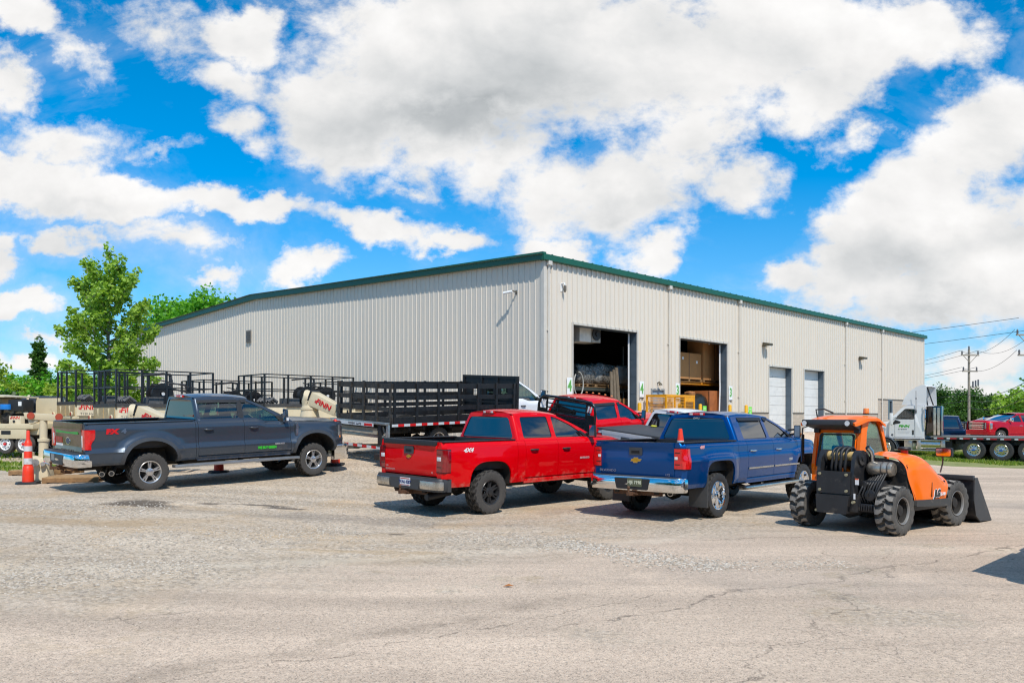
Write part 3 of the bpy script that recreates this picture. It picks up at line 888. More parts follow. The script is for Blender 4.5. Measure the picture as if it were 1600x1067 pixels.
        mo = m.build('mirror', P.get('mirm', BLACK), root, 40, bev=.018)
        m = MB(); m.box(mx - .052, mx - .047, sg * (my + .04), sg * (my + mw - .02), mz - .03, mz + mh - .05); m.build('mirror_glass', CHROME, mo, 40)
        if P.get('mled'):
            m = MB(); m.box(mx - .03, mx + .03, sg * (my + mw - .01), sg * (my + mw + .008), mz - .02, mz + .06); m.build('signal_lens', P['mled'], mo, 40)
    # running boards
    if P.get('board'):
        for sg in (-1, 1):
            y = W + .045; xa, xb = P.get('bspan', (d0 - .1, d2 + .05)); z = zr - .11
            m = MB(); m.hexa([(xa, sg * (y - .17), z - .035), (xa, sg * y, z - .035), (xa, sg * y, z + .025), (xa, sg * (y - .17), z + .03)],
                             [(xb, sg * (y - .17), z - .035), (xb, sg * y, z - .035), (xb, sg * y, z + .025), (xb, sg * (y - .17), z + .03)])
            rb = m.build('running_board', P['board'], root, 40, bev=.014)
            m = MB()
            for x in (xa + .25, (xa + xb) / 2 + .1, xb - .3): m.bar((x, sg * .45, zr - .0), (x, sg * (y - .1), z), .09, .03)
            m.build('board_bracket', UNDER, rb, 40)
    # exhaust
    for (ex_, ey, ez, rad) in P.get('pipes', []):
        m = MB(); m.tube([(ex_ + .6, ey + .06, ez + .05), (ex_ + .25, ey + .02, ez + .02), (ex_, ey, ez)], rad, 16)
        m.m = 1; m.cyl((ex_ - .003, ey, ez), (ex_ + .001, ey, ez), rad * .8, n=16)
        m.build('exhaust_pipe', [P.get('pipem', STEEL), BLACK], root, 40)
    for (ex_, ey, ez, dx_, dy_) in P.get('sidepipes', []):
        m = MB(); m.tube([(ex_ - dx_ * .5, ey - dy_ * .5, ez + .06), (ex_ - dx_ * .2, ey - dy_ * .2, ez + .02), (ex_, ey, ez)], .055, 18)
        d__ = V((dx_, dy_, -.1)).normalized(); pp = V((ex_, ey, ez)); m.m = 1; m.cyl(pp - d__ * .004, pp + d__ * .002, .043, n=16)
        m.build('exhaust_pipe', [CHROME2, BLACK], root, 40)
    # mud flaps
    if P.get('flap'):
        for sg in (-1, 1):
            m = MB(); xf = -Ra + .02
            m.hexa([(xf - .02, sg * (W - .36), R * .55), (xf + .03, sg * (W - .36), R * .55), (xf + .03, sg * (W + .01), R * .55), (xf - .05, sg * (W + .02), R * .55)],
                   [(xf - .04, sg * (W - .36), zr + .28), (xf + .05, sg * (W - .36), zr + .28), (xf + .05, sg * (W + .0), zr + .34), (xf - .0, sg * (W + .025), zr + .34)])
            m.build('mud_flap', TRIM, root, 40, bev=.01)
    # wheels
    ty = W - .03 - tw / 2 + P.get('out', 0)
    for c in (0, WB):
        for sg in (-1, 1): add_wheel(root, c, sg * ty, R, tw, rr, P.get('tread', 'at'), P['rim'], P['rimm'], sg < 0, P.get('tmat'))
    P['side'] = side; P['yg'] = yg; P['root'] = root; P['a_at'] = a_at; P['zs'] = zs
    return root

def plate(root, x, y, z, body, parent, face=hx('#d9dde0'), txt='#20306a', band=None):
    m = MB(); m.prism(rpoly([(-.152, -.076), (.152, -.076), (.152, .076), (-.152, .076)], .012), lambda u, v: (x + .006, y + u, z + v), lambda u, v: (x - .001, y + u, z + v))
    pl = m.build('licence_plate', mat('plate_' + txt[1:], tuple(face[:3]), .4, var=.05), parent, 40)
    text(body, .085, frame((x - .003, y, z - .004), (0, -1, 0), (0, 0, 1)), mat('ink_' + txt[1:], txt, .5), 'plate_lettering', pl if False else parent, off=.002, sx=.9)
    if band:
        m = MB(); m.box(x - .0022, x - .001, y - .14, y + .14, z + .048, z + .066); m.box(x - .0022, x - .001, y - .14, y + .14, z - .066, z - .056)
        m.build('plate_band', mat('ink_' + band[1:], band, .5), parent, 0)
    return pl

def bowtie(x, z, w, parent, goldc='#c9992c', y=0.0):
    h = w * .34; a = w / 2; s_ = h * .25
    pts = [(-a + s_ * 1.0, -h * .24), (-a * .36 - .0, -h * .24), (-a * .42, -h / 2), (a * .30, -h / 2), (a * .36, -h * .24), (a - s_ * 1.6, -h * .24), (a, h * .24), (a * .42, h * .24), (a * .46, h / 2), (-a * .28, h / 2), (-a * .34, h * .24), (-a + s_ * 2.2, h * .24)]
    big = [(p[0] * 1.07, p[1] * 1.16) for p in pts]
    m = MB(); m.prism(big, lambda u, v: (x + .01, y - u, z + v), lambda u, v: (x - .005, y - u, z + v)); b = m.build('emblem', CHROME2, parent, 0)
    m = MB(); m.prism(pts, lambda u, v: (x - .004, y - u, z + v), lambda u, v: (x - .009, y - u, z + v)); m.build('emblem_face', mat('gold_emblem', goldc, .3, .6), parent, 0)
# ---------------------------------------------------------------- camera, sun, sky
cam = bpy.data.cameras.new('camera'); cam.sensor_width = 36; cam.lens = 36 * F / 1600
cam.shift_y = (652 - 533.5) / 1600; cam.clip_end = 4000; cam.clip_start = .1
co_ = bpy.data.objects.new('camera', cam); COL.objects.link(co_)
co_.location = (0, 0, CAMH); co_.rotation_euler = (pi / 2, 0, 0); S.camera = co_
SUN_EL, SUN_AZ = radians(52), atan2(.30, -.954)
sd = V((sin(SUN_AZ) * cos(SUN_EL), cos(SUN_AZ) * cos(SUN_EL), sin(SUN_EL)))
sl = bpy.data.lights.new('sun', 'SUN'); sl.energy = 4.3; sl.angle = radians(.53); sl.color = (1, .94, .85)
so = bpy.data.objects.new('sun', sl); COL.objects.link(so); so.location = (20, -20, 40)
so.rotation_euler = (-sd).to_track_quat('-Z', 'Y').to_euler()
S.view_settings.view_transform = 'Standard'; S.view_settings.look = 'None'
S.view_settings.exposure = 0.0; S.view_settings.gamma = 1.0
S.cycles.max_bounces = 8; S.cycles.transparent_max_bounces = 16
S.cycles.use_denoising = True
S.cycles.filter_width = 1.2
S.cycles.sample_clamp_indirect = 6

def build_world():
    w = bpy.data.worlds.new('World'); S.world = w; w.use_nodes = True
    nt = w.node_tree; nt.nodes.clear(); k = NT(nt)
    sky = k.n('ShaderNodeTexSky', sky_type='NISHITA'); sky.sun_disc = False
    sky.sun_elevation = SUN_EL; sky.sun_rotation = SUN_AZ; sky.altitude = 200; sky.air_density = 1.0; sky.dust_density = .35; sky.ozone_density = 2.2
    d = k.coord('Generated'); sp = k.n('ShaderNodeSeparateXYZ'); k.l(d, sp.inputs[0])
    x, y, z = sp.outputs
    yy = k.math('MAXIMUM', y, .12)
    u = k.math('DIVIDE', x, yy); v = k.math('DIVIDE', z, yy)
    cb = k.n('ShaderNodeCombineXYZ'); k.l(u, cb.inputs[0]); k.l(v, cb.inputs[1]); uv0 = cb.outputs[0]
    st = k.n('ShaderNodeMapping'); st.inputs['Scale'].default_value = (1, 1.35, 1); k.l(uv0, st.inputs[0]); nv = st.outputs[0]
    # warp so that cloud outlines billow
    wn = k.n('ShaderNodeTexNoise'); k.l(nv, wn.inputs['Vector']); wn.inputs['Scale'].default_value = 5.0; wn.inputs['Detail'].default_value = 6; wn.inputs['Roughness'].default_value = .55
    wv = k.n('ShaderNodeVectorMath', operation='MULTIPLY_ADD'); k.l(wn.outputs['Color'], wv.inputs[0]); wv.inputs[1].default_value = (.13, .10, 0); wv.inputs[2].default_value = (-.065, -.05, 0)
    wn2 = k.n('ShaderNodeTexNoise'); k.l(nv, wn2.inputs['Vector']); wn2.inputs['Scale'].default_value = 15; wn2.inputs['Detail'].default_value = 7; wn2.inputs['Roughness'].default_value = .62
    wv2 = k.n('ShaderNodeVectorMath', operation='MULTIPLY_ADD'); k.l(wn2.outputs['Color'], wv2.inputs[0]); wv2.inputs[1].default_value = (.085, .07, 0); wv2.inputs[2].default_value = (-.0425, -.035, 0)
    a2 = k.n('ShaderNodeVectorMath', operation='ADD'); k.l(wv.outputs[0], a2.inputs[0]); k.l(wv2.outputs[0], a2.inputs[1])
    ad = k.n('ShaderNodeVectorMath', operation='ADD'); k.l(uv0, ad.inputs[0]); k.l(a2.outputs[0], ad.inputs[1]); uv = ad.outputs[0]
    def blob(cx, cy, rx, ry, rot=0, wgt=1.0, vec=None):
        m = k.n('ShaderNodeMapping', vector_type='TEXTURE')
        m.inputs['Location'].default_value = ((cx - 800) / F, (652 - cy) / F, 0)
        m.inputs['Rotation'].default_value = (0, 0, radians(rot)); m.inputs['Scale'].default_value = (rx / F, ry / F, 1)
        k.l(vec or uv, m.inputs[0])
        ln = k.n('ShaderNodeVectorMath', operation='LENGTH'); k.l(m.outputs[0], ln.inputs[0])
        return k.math('MULTIPLY', k.math('SUBTRACT', 1.0, ln.outputs['Value']), wgt)
    B = [(770, 70, 330, 190, 0, 1.2), (560, 190, 150, 120, 0, 1), (700, 200, 230, 120, 0, 1), (960, 290, 210, 105, 0, 1), (1130, 285, 125, 65, 0, .9), (1020, 380, 80, 55, 30, .9), (880, 388, 75, 32, 0, .8),
         (1000, 90, 220, 150, 0, 1), (1250, 50, 230, 120, 0, 1), (1420, 40, 170, 90, 0, 1), (1290, 150, 110, 70, 0, .8), (1100, 200, 100, 60, 30, .7), (1330, 200, 60, 35, 40, .5),
         (1540, 220, 150, 120, 30, 1), (1420, 330, 160, 100, 30, 1), (1340, 420, 190, 75, 20, 1), (1560, 390, 230, 150, 0, 1.1), (1230, 440, 90, 40, 20, .8), (1450, 470, 200, 60, 0, .9), (1330, 330, 40, 30, 20, .5),
         (1540, 560, 150, 45, 0, .7), (1460, 600, 220, 40, 0, .7),
         (30, 265, 150, 55, 0, .9), (150, 305, 190, 50, -8, 1), (390, 325, 190, 38, -6, .95), (570, 355, 170, 38, -6, .9), (690, 372, 100, 25, 0, .8),
         (475, 415, 70, 34, 0, .9), (110, 388, 70, 36, 0, .85), (20, 470, 110, 30, 0, .9), (50, 512, 80, 18, 0, .7), (0, 400, 60, 40, 0, .8), (340, 430, 60, 20, 10, .45), (20, 550, 90, 25, 0, .6),
         (30, 20, 90, 45, -25, .9), (110, 75, 90, 40, -40, .5), (250, 45, 190, 50, -8, .42), (340, 110, 130, 38, -25, .5), (385, 45, 55, 75, 70, .8), (370, 195, 80, 45, -20, .7), (10, 135, 65, 45, -30, .7), (120, 215, 110, 35, 0, .38), (268, 228, 60, 18, 0, .4), (60, 210, 110, 40, 0, .5), (640, 300, 100, 20, 0, .4), (300, 380, 160, 25, 0, .35)]
    den = None
    for b in B:
        o = blob(*b); den = o if den is None else k.math('MAXIMUM', den, o)
    f1 = k.noise(nv, 4.6, 12, .56, .15)
    dn = k.math('ADD', den, k.math('MULTIPLY', k.math('SUBTRACT', f1, .5), 1.9))
    f3 = k.noise(nv, 17.0, 8, .66, .2); dn = k.math('ADD', dn, k.math('MULTIPLY', k.math('SUBTRACT', f3, .5), .95))
    bm_ = k.n('ShaderNodeMapping'); bm_.inputs['Scale'].default_value = (1, 1, 2.6); k.l(d, bm_.inputs[0])
    back = k.math('MULTIPLY', k.math('SUBTRACT', k.noise(bm_.outputs[0], 4.2, 9, .6, .3), .535), 5.0)
    dn = k.math('MULTIPLY', dn, 1.0)
    fr = k.math('MULTIPLY', k.math('MULTIPLY', k.mr(k.math('ABSOLUTE', u), .72, 1.0, 1, 0, True), k.mr(v, .56, .8, 1, 0, True)), k.mr(y, .1, .2, 0, 1))
    dn = k.math('ADD', k.math('MULTIPLY', dn, fr), k.math('MULTIPLY', back, k.math('SUBTRACT', 1, fr)))
    alpha = k.mr(dn, -.03, .46, 0, 1, True)
    vn = k.noise(nv, 3.1, 10, .62, .6)
    veil = k.math('MULTIPLY', k.mr(dn, -.6, .15, 0, 1), k.mr(vn, .47, .74, 0, .55))
    alpha = k.math('MAXIMUM', alpha, veil)
    # shading: relief from offset density, greyer where the cloud is deep
    of = k.n('ShaderNodeVectorMath', operation='ADD'); k.l(nv, of.inputs[0]); of.inputs[1].default_value = (.018, .045, 0)
    g1 = k.noise(of.outputs[0], 4.6, 8, .52, .15)
    rel = k.math('MULTIPLY', k.math('SUBTRACT', f1, g1), .75)
    gray = None
    for b in [(740, 150, 360, 130, 0, .30), (700, 210, 290, 85, 0, .22), (880, 60, 230, 120, 0, .12), (1440, 400, 260, 60, 15, .22), (950, 330, 170, 50, 0, .2), (1480, 490, 220, 40, 0, .3), (1350, 100, 150, 40, 0, .10), (160, 330, 200, 25, 0, .10)]:
        o = k.math('MAXIMUM', blob(*b), 0.0); gray = o if gray is None else k.math('ADD', gray, o)
    low = k.noise(nv, 3.2, 6, .55)
    gray = k.math('MULTIPLY', gray, k.mr(low, .3, .7, .55, 1.3))
    gray = k.math('MULTIPLY', gray, k.mr(dn, .1, .7))
    lum = k.math('SUBTRACT', k.math('ADD', .95, rel), gray)
    lum = k.math('MINIMUM', k.math('MAXIMUM', lum, .42), 1.06)
    warm = k.mix(k.mr(lum, .5, .95), (.87, .93, .97, 1), (1, .99, .98, 1))
    cc = k.n('ShaderNodeVectorMath', operation='SCALE'); k.l(warm, cc.inputs[0]); k.l(lum, cc.inputs['Scale'])
    # deep polarised blue, paler towards the horizon
    hs = k.n('ShaderNodeHueSaturation'); k.l(sky.outputs[0], hs.inputs['Color']); hs.inputs['Saturation'].default_value = .7
    skc = k.mix(1.0, hs.outputs[0], k.mix(k.mr(v, 0, .30), (.56, .88, 1.10, 1), (.0, .72, 1.32, 1)), 'MULTIPLY')
    bg1 = k.n('ShaderNodeBackground'); k.l(skc, bg1.inputs[0]); bg1.inputs[1].default_value = .13
    bg2 = k.n('ShaderNodeBackground'); k.l(cc.outputs[0], bg2.inputs[0]); bg2.inputs[1].default_value = .95
    up = k.mr(z, -.02, .01, 0, 1)
    mx = k.n('ShaderNodeMixShader'); k.l(k.math('MULTIPLY', alpha, up), mx.inputs[0]); k.l(bg1.outputs[0], mx.inputs[1]); k.l(bg2.outputs[0], mx.inputs[2])
    o = k.n('ShaderNodeOutputWorld'); k.l(mx.outputs[0], o.inputs[0])
    w.cycles.sampling_method = 'MANUAL'; w.cycles.sample_map_resolution = 512
build_world()

# ---------------------------------------------------------------- ground
def ground_material():
    m, nt = new_mat('lot_surface'); k = NT(nt); co = k.coord()
    sp = k.n('ShaderNodeSeparateXYZ'); k.l(co, sp.inputs[0]); X, Y, Z = sp.outputs
    big = k.noise(co, .16, 4, .55, .4); med = k.noise(co, .9, 6, .62, .3); sm = k.noise(co, 7, 5, .65)
    fine = k.n('ShaderNodeTexVoronoi'); k.l(co, fine.inputs['Vector']); fine.inputs['Scale'].default_value = 92
    peb = k.n('ShaderNodeTexVoronoi'); k.l(co, peb.inputs['Vector']); peb.inputs['Scale'].default_value = 24
    fsp = k.n('ShaderNodeSeparateColor'); k.l(fine.outputs['Color'], fsp.inputs[0])
    psp = k.n('ShaderNodeSeparateColor'); k.l(peb.outputs['Color'], psp.inputs[0])
    # asphalt: worn pinkish tan, aggregate showing
    a = k.mix(k.mr(big, .35, .65), hx('#c4ae99'), hx('#cfb9a3'))
    a = k.mix(k.mr(med, .38, .68, 0, .55), a, hx('#b5a18e'))
    a = k.mix(k.math('MULTIPLY', k.mr(fsp.outputs[0], .2, 1), .42), a, hx('#e2cfb6'))
    a = k.mix(k.math('MULTIPLY', k.mr(fsp.outputs[1], .66, .98), .62), a, hx('#6f655a'))
    # gravel: paler, greyer, coarser stones
    g = k.mix(k.mr(med, .3, .7), hx('#c5b299'), hx('#b3a088'))
    g = k.mix(k.math('MULTIPLY', psp.outputs[0], .55), g, hx('#d8cbba'))
    g = k.mix(k.math('MULTIPLY', k.mr(psp.outputs[1], .60, .95), .65), g, hx('#857a6d'))
    g = k.mix(k.math('MULTIPLY', k.mr(fsp.outputs[2], .7, .95), .5), g, hx('#686058'))
    tanb = k.mr(k.noise(co, .5, 4, .6, .6), .50, .68, 0, .6)
    g = k.mix(tanb, g, hx('#bea27e'))
    # where gravel lies: beyond a wavering line that runs across the lot
    wob = k.math('MULTIPLY', k.math('SUBTRACT', k.noise(co, .33, 6, .65), .5), 7.0)
    line = k.math('ADD', k.math('SUBTRACT', Y, k.math('MULTIPLY_ADD', X, .62, 10.6)), wob)
    gm = k.mr(line, -.9, .9)
    pa = k.math('MULTIPLY', k.mr(k.noise(co, .42, 6, .66), .55, .60), k.mr(Y, 5, 8))
    gm = k.math('MAXIMUM', gm, k.math('MULTIPLY', pa, .85))
    far = k.mr(k.math('ADD', X, k.math('MULTIPLY', wob, .3)), 9.5, 11.5, 1, 0)
    gm = k.math('MULTIPLY', gm, k.math('MAXIMUM', far, k.mr(Y, 60, 70)))
    gm = k.math('MULTIPLY', gm, k.mr(k.math('ADD', sm, k.math('MULTIPLY', gm, .6)), .48, .72))
    c = k.mix(gm, a, g)
    for rot, sc_, amt in ((.50, (.10, 1.3, 1), .15), (-.22, (.07, .9, 1), .12)):      # wheel tracks and sweepings
        mp = k.n('ShaderNodeMapping'); mp.inputs['Rotation'].default_value = (0, 0, -rot); mp.inputs['Scale'].default_value = sc_; k.l(co, mp.inputs[0])
        tr = k.noise(mp.outputs[0], 1.0, 6, .6, .2); hs = k.n('ShaderNodeHueSaturation'); k.l(c, hs.inputs['Color']); k.l(k.mr(tr, .3, .7, 1 - amt, 1 + amt), hs.inputs['Value']); c = hs.outputs[0]
    mid = k.noise(co, 20, 4, .7); hs = k.n('ShaderNodeHueSaturation'); k.l(c, hs.inputs['Color']); k.l(k.mr(mid, .28, .72, .80, 1.20), hs.inputs['Value']); c = hs.outputs[0]
    # cracks and worn seams
    def seam(p, q, wdt, amp, sc, dark, col='#4b443d'):
        nonlocal c
        dx, dy = q[0] - p[0], q[1] - p[1]; L = sqrt(dx * dx + dy * dy); dx /= L; dy /= L
        al = k.math('ADD', k.math('MULTIPLY', k.math('SUBTRACT', X, p[0]), dx), k.math('MULTIPLY', k.math('SUBTRACT', Y, p[1]), dy))
        pr = k.math('ADD', k.math('MULTIPLY', k.math('SUBTRACT', X, p[0]), -dy), k.math('MULTIPLY', k.math('SUBTRACT', Y, p[1]), dx))
        n = k.math('MULTIPLY', k.math('SUBTRACT', k.noise(co, sc, 7, .62), .5), amp)
        ab = k.math('ABSOLUTE', k.math('ADD', pr, n))
        f = k.math('MULTIPLY', k.mr(ab, 0, wdt, 1, 0), k.math('MULTIPLY', k.mr(al, -.4, .4), k.mr(al, L - .4, L + .4, 1, 0)))
        f = k.math('MULTIPLY', f, k.mr(k.noise(co, 2.2, 4, .6), .36, .58, .08, .92))
        c = k.mix(k.math('MULTIPLY', f, dark), c, hx(col))
    seam((-3.6, 4.9), (1.0, 8.6), .22, .9, .9, .34, '#6d6052')
    seam((-3.0, 5.2), (1.6, 8.4), .018, .9, .9, .75, '#4a4239')
    seam((.4, 7.1), (8.5, 12.4), .035, 1.4, .7, .75)
    seam((1.3, 5.2), (5.2, 10.8), .025, 1.6, .8, .7)
    seam((4.2, 4.6), (10.5, 9.2), .02, 1.3, .8, .7)
    seam((2.5, 12.1), (13.5, 13.6), .03, 1.1, .7, .7)
    seam((6.2, 10.2), (12.5, 16.4), .025, 1.5, .8, .7)
    seam((-6.0, 9.6), (2.2, 10.9), .22, 1.3, .8, .38, '#8a7a66')
    seam((-7.5, 8.2), (2.8, 12.2), .30, 1.6, .6, .45, '#d8cab4')
    seam((9.0, 14.0), (20.0, 19.5), .06, 1.2, .5, .6)
    seam((8.0, 19.0), (22.0, 28.0), .05, 1.6, .4, .5)
    # alligator cracking in patches
    vo = k.n('ShaderNodeTexVoronoi', feature='DISTANCE_TO_EDGE'); vo.inputs['Scale'].default_value = 2.1
    wv = k.n('ShaderNodeVectorMath', operation='MULTIPLY_ADD')
    tn = k.n('ShaderNodeTexNoise'); k.l(co, tn.inputs['Vector']); tn.inputs['Scale'].default_value = 2.0; tn.inputs['Detail'].default_value = 5
    k.l(tn.outputs['Color'], wv.inputs[0]); wv.inputs[1].default_value = (.6, .6, 0); k.l(co, wv.inputs[2]); k.l(wv.outputs[0], vo.inputs['Vector'])
    al = k.math('MULTIPLY', k.mr(vo.outputs['Distance'], .0, .022, 1, 0), k.mr(k.noise(co, .5, 4, .6), .56, .64))
    al = k.math('MULTIPLY', al, k.mr(Y, 4.5, 7))
    c = k.mix(k.math('MULTIPLY', al, .55), c, hx('#544b42'))
    # oil and water stains
    def stain(x, y, rx, ry, dark, col, rot=0):
        nonlocal c
        mp = k.n('ShaderNodeMapping', vector_type='TEXTURE'); mp.inputs['Location'].default_value = (x, y, 0); mp.inputs['Scale'].default_value = (rx, ry, 100); mp.inputs['Rotation'].default_value = (0, 0, rot)
        k.l(co, mp.inputs[0]); ln = k.n('ShaderNodeVectorMath', operation='LENGTH'); k.l(mp.outputs[0], ln.inputs[0])
        f = k.math('ADD', k.math('SUBTRACT', 1, ln.outputs['Value']), k.math('MULTIPLY', k.math('SUBTRACT', med, .5), 2.6))
        f = k.math('MULTIPLY', k.mr(f, .1, .5), dark); c = k.mix(f, c, hx(col))
    for px, py, rx, ry, dk, cl in [(222, 786, .85, .55, .8, '#453d36'), (400, 789, .9, .22, .8, '#4a443f'), (325, 787, .35, .18, .7, '#4a443f'), (440, 794, .5, .16, .75, '#45403b'), (620, 835, .18, .08, .8, '#3a342e'), (560, 812, 2.4, .8, .3, '#77706a'),
                               (120, 815, 1.8, .5, .45, '#a58a66'), (60, 800, 1.5, .5, .4, '#a88c66'), (560, 862, 1.6, .16, .45, '#b39a78'), (1010, 800, 2.2, .9, .35, '#7d766f'), (1300, 905, 3.0, 1.0, .25, '#8d847b'), (1560, 790, 2.5, .8, .3, '#8f867d')]:
        gx, gy, _ = at(px, py); stain(gx, gy, rx, ry, dk, cl)
    p = k.pbr(Base_Color=c, Roughness=k.mr(med, .3, .7, .8, .95)); p.inputs['Specular IOR Level'].default_value = .25
    h = k.math('ADD', k.math('MULTIPLY', peb.outputs['Distance'], k.math('MULTIPLY_ADD', gm, -.9, -.12)), k.math('MULTIPLY', fine.outputs['Distance'], -.45))
    h = k.math('ADD', h, k.math('MULTIPLY', sm, .8)); h = k.math('ADD', h, k.math('MULTIPLY', med, 3.0))
    h = k.math('SUBTRACT', h, k.math('MULTIPLY', al, .6))
    k.l(k.bump(h, .55, .022), p.inputs['Normal'])
    k.out(p.outputs[0]); return m

def build_ground():
    def axis(a, b, st, far, g=1.35):
        o = []; x = a
        while x < b: o.append(x); x += st
        o.append(b); s_ = st; x = b; hi = []
        while x < far: s_ *= g; x += s_; hi.append(x)
        s_ = st; x = a; lo = []
        while x > -far: s_ *= g; x -= s_; lo.append(x)
        return lo[::-1] + o + hi
    xs = axis(-40, 45, .7, 1800); ys = axis(-8, 75, .7, 1800)
    mb = MB(); mb.grid([[(x, y, gz(x, y)) for x in xs] for y in ys], True)
    o = mb.build('ground', ground_material(), None, 180); tag(o, kind='structure')
build_ground()
# ---------------------------------------------------------------- the parked pickups
H42 = atan2(.74, .672); H45 = atan2(.712, .702)
PROF_CHEVY = [(0, -.055), (.12, -.03), (.40, -.012), (.62, 0), (.75, -.004), (.88, -.018), (1, -.05)]
GT_DARK = glass('dark_tint_glass', '#1c2226', .30, refl=.14)
GT_CLEAR = glass('clear_green_glass', '#a9c4b8', .92)
GT_MID = glass('mid_tint_glass', '#465558', .75, refl=.15)
RED = paint('red_car_paint', (.60, .002, .006), .0, .55, .42, 1.0) if False else paint('red_car_paint', '#d4000a', .0, .55, .42, 1.0)
CHIP = mat('green_sticker', '#35b02c', .5)
SIL = mat('silver_letters', (.62, .62, .62), .3, .6)
def rear_text(P, s, y, z, size, m=SIL, shear=0, sx=1.0, align='LEFT', x=None, off=.002):
    return text(s, size, frame((x or P['tgx'], y, z), (0, -1, 0), (0, 0, 1)), m, 'lettering', P['tg_obj'], align=align, shear=shear, sx=sx, off=off)
def side_text(P, s, x, z, size, m=SIL, shear=0, sx=1.0, align='LEFT', off=.003, parent=None):
    y = P['side'](x + .1, z) + .006
    return text(s, size, frame((x, -y, z), (1, 0, 0), (0, 0, 1)), m, 'lettering', parent or P['root'], align=align, shear=shear, sx=sx, off=off)

red = dict(W=1.0, WB=3.645, fo=.95, bed=(-1.17, .72), doors=(.95, 1.93, 3.12), zr=.57, zb=1.40, zt=2.01, tyre=(.425, .31, .232), arch=(.54, 1.02, 3.0),
    prof=PROF_CHEVY, flare=.024, fw=.16, paint=RED, glass=GT_DARK, rim='sixblack', rimm=mat('matte_black_rim', (.05, .05, .052), .32, .5, dirt=.1, dcol='#6f675c'), tread='mud',
    xat=2.22, xab=3.28, lamp=(.86, 1.26), lside=.14, lampm=mat('deep_red_lens', (.22, .002, .006), .1, coat=1, var=.3, vs=18), revy=(.12, .85), tgcap=True, tgz=.77, bump=(.50, .735), bx=.10, rbm=TRIM, pads=CHROME2, cw=.40, cm=TRIM,
    fdrop=.1, out=.03, pipes=[(-1.22, -.55, .38, .065)], pipem=mat('matte_black_pipe', (.02, .02, .02), .5, .2), rev=(.50, .68), rwtop=.17, wtop=.165)
r = pickup('pickup_truck', 'bright red pickup with black wheels and mud behind its rear wheel', red)
seat(r, -1.107, 16.05, H45, 3.645)
bowtie(red['tgx'] - .004, 1.11, .17, red['tg_obj'])
SILD = mat('dull_silver_letters', (.5, .44, .44), .35, .5); rear_text(red, 'SILVERADO', .72, .84, .044, SILD, sx=1.3, off=-.0005); rear_text(red, '1500', .72, .90, .04, SILD, off=-.0005); rear_text(red, 'LS', -.66, .84, .045, SILD, off=-.0005)
side_text(red, '4X4', -.72, 1.245, .105, WHITE, .35, 1.3, off=.004); side_text(red, 'SILVERADO', 2.62, .98, .055, mat('pale_red_letters', (.55, .3, .3), .4), sx=1.1)
plate(r, red['bxf'] - .006, -.02, .64, 'WAA 4287', red['bp'], band='#b5402e')

BLUE = paint('blue_car_paint', (.0, .058, .225), .5, .06, .42, .9, rough=.25)
blue = dict(W=1.005, WB=3.9, fo=.97, bed=(-1.25, .76), doors=(1.13, 2.3, 3.5), zr=.60, zb=1.40, zt=1.985, tyre=(.415, .275, .258), arch=(.53, 1.06, 4.2),
    prof=[(0, -.06), (.10, -.03), (.30, -.014), (.56, .0), (.585, .004), (.66, -.004), (.72, -.022), (.9, -.03), (1, -.05)], flare=.034, fw=.10, lip=.06, paint=BLUE, glass=GT_DARK, rim='sixchrome', rimm=CHROME,
    tmat=RUBBER2, xat=2.62, xab=3.7, lamp=(.95, 1.30), lside=.16, pockets=True, bump=(.54, .79), bx=.13, rbm=CHROME, cw=.33, cm=BLACK, board=CHROME2, bspan=(.95, 3.55), mould=.26, hm=CHROME,
    fdrop=.08, flap=True, pipes=[(-1.02, -.55, .49, .055)], pipem=CHROME2, tow=True, mir=(.26, .17), mled=LAMP_AMBER, blw=.17, rwtop=.155, wtop=.16, visor=True, rev=(.46, .60), revy=(.06, .5), hz=1.24)
b = pickup('pickup_truck', 'blue pickup with chrome wheels and a small cone standing in its bed', blue)
seat(b, 3.73 - .63, 14.92 + .58, H42, 3.9)
bowtie(blue['tgx'] - .004, 1.08, .25, blue['tg_obj'], '#d39a25')
SILB = mat('dim_silver_letters', (.40, .40, .46), .3, .6); rear_text(blue, 'SILVERADO', .80, .875, .058, SILB, sx=1.25, off=-.0005); rear_text(blue, 'LTZ', -.62, .84, .05, SILB, off=-.0005)
side_text(blue, '4X4', -.72, 1.315, .07, mat('red_white_letters', (.75, .35, .36), .4), .35, 1.2, off=.006); side_text(blue, '2500 HD', 3.02, .97, .07)
text('OWU', .055, frame((blue['bed'][1] + .125, 0, 1.83), (0, -1, 0), (-.25, 0, 1)), WHITE, 'lettering', b)
plate(b, blue['bxf'] - .006, -.06, .69, 'HJE 7190', blue['bp'], (.10, .11, .06, 1), '#c9cbb4')

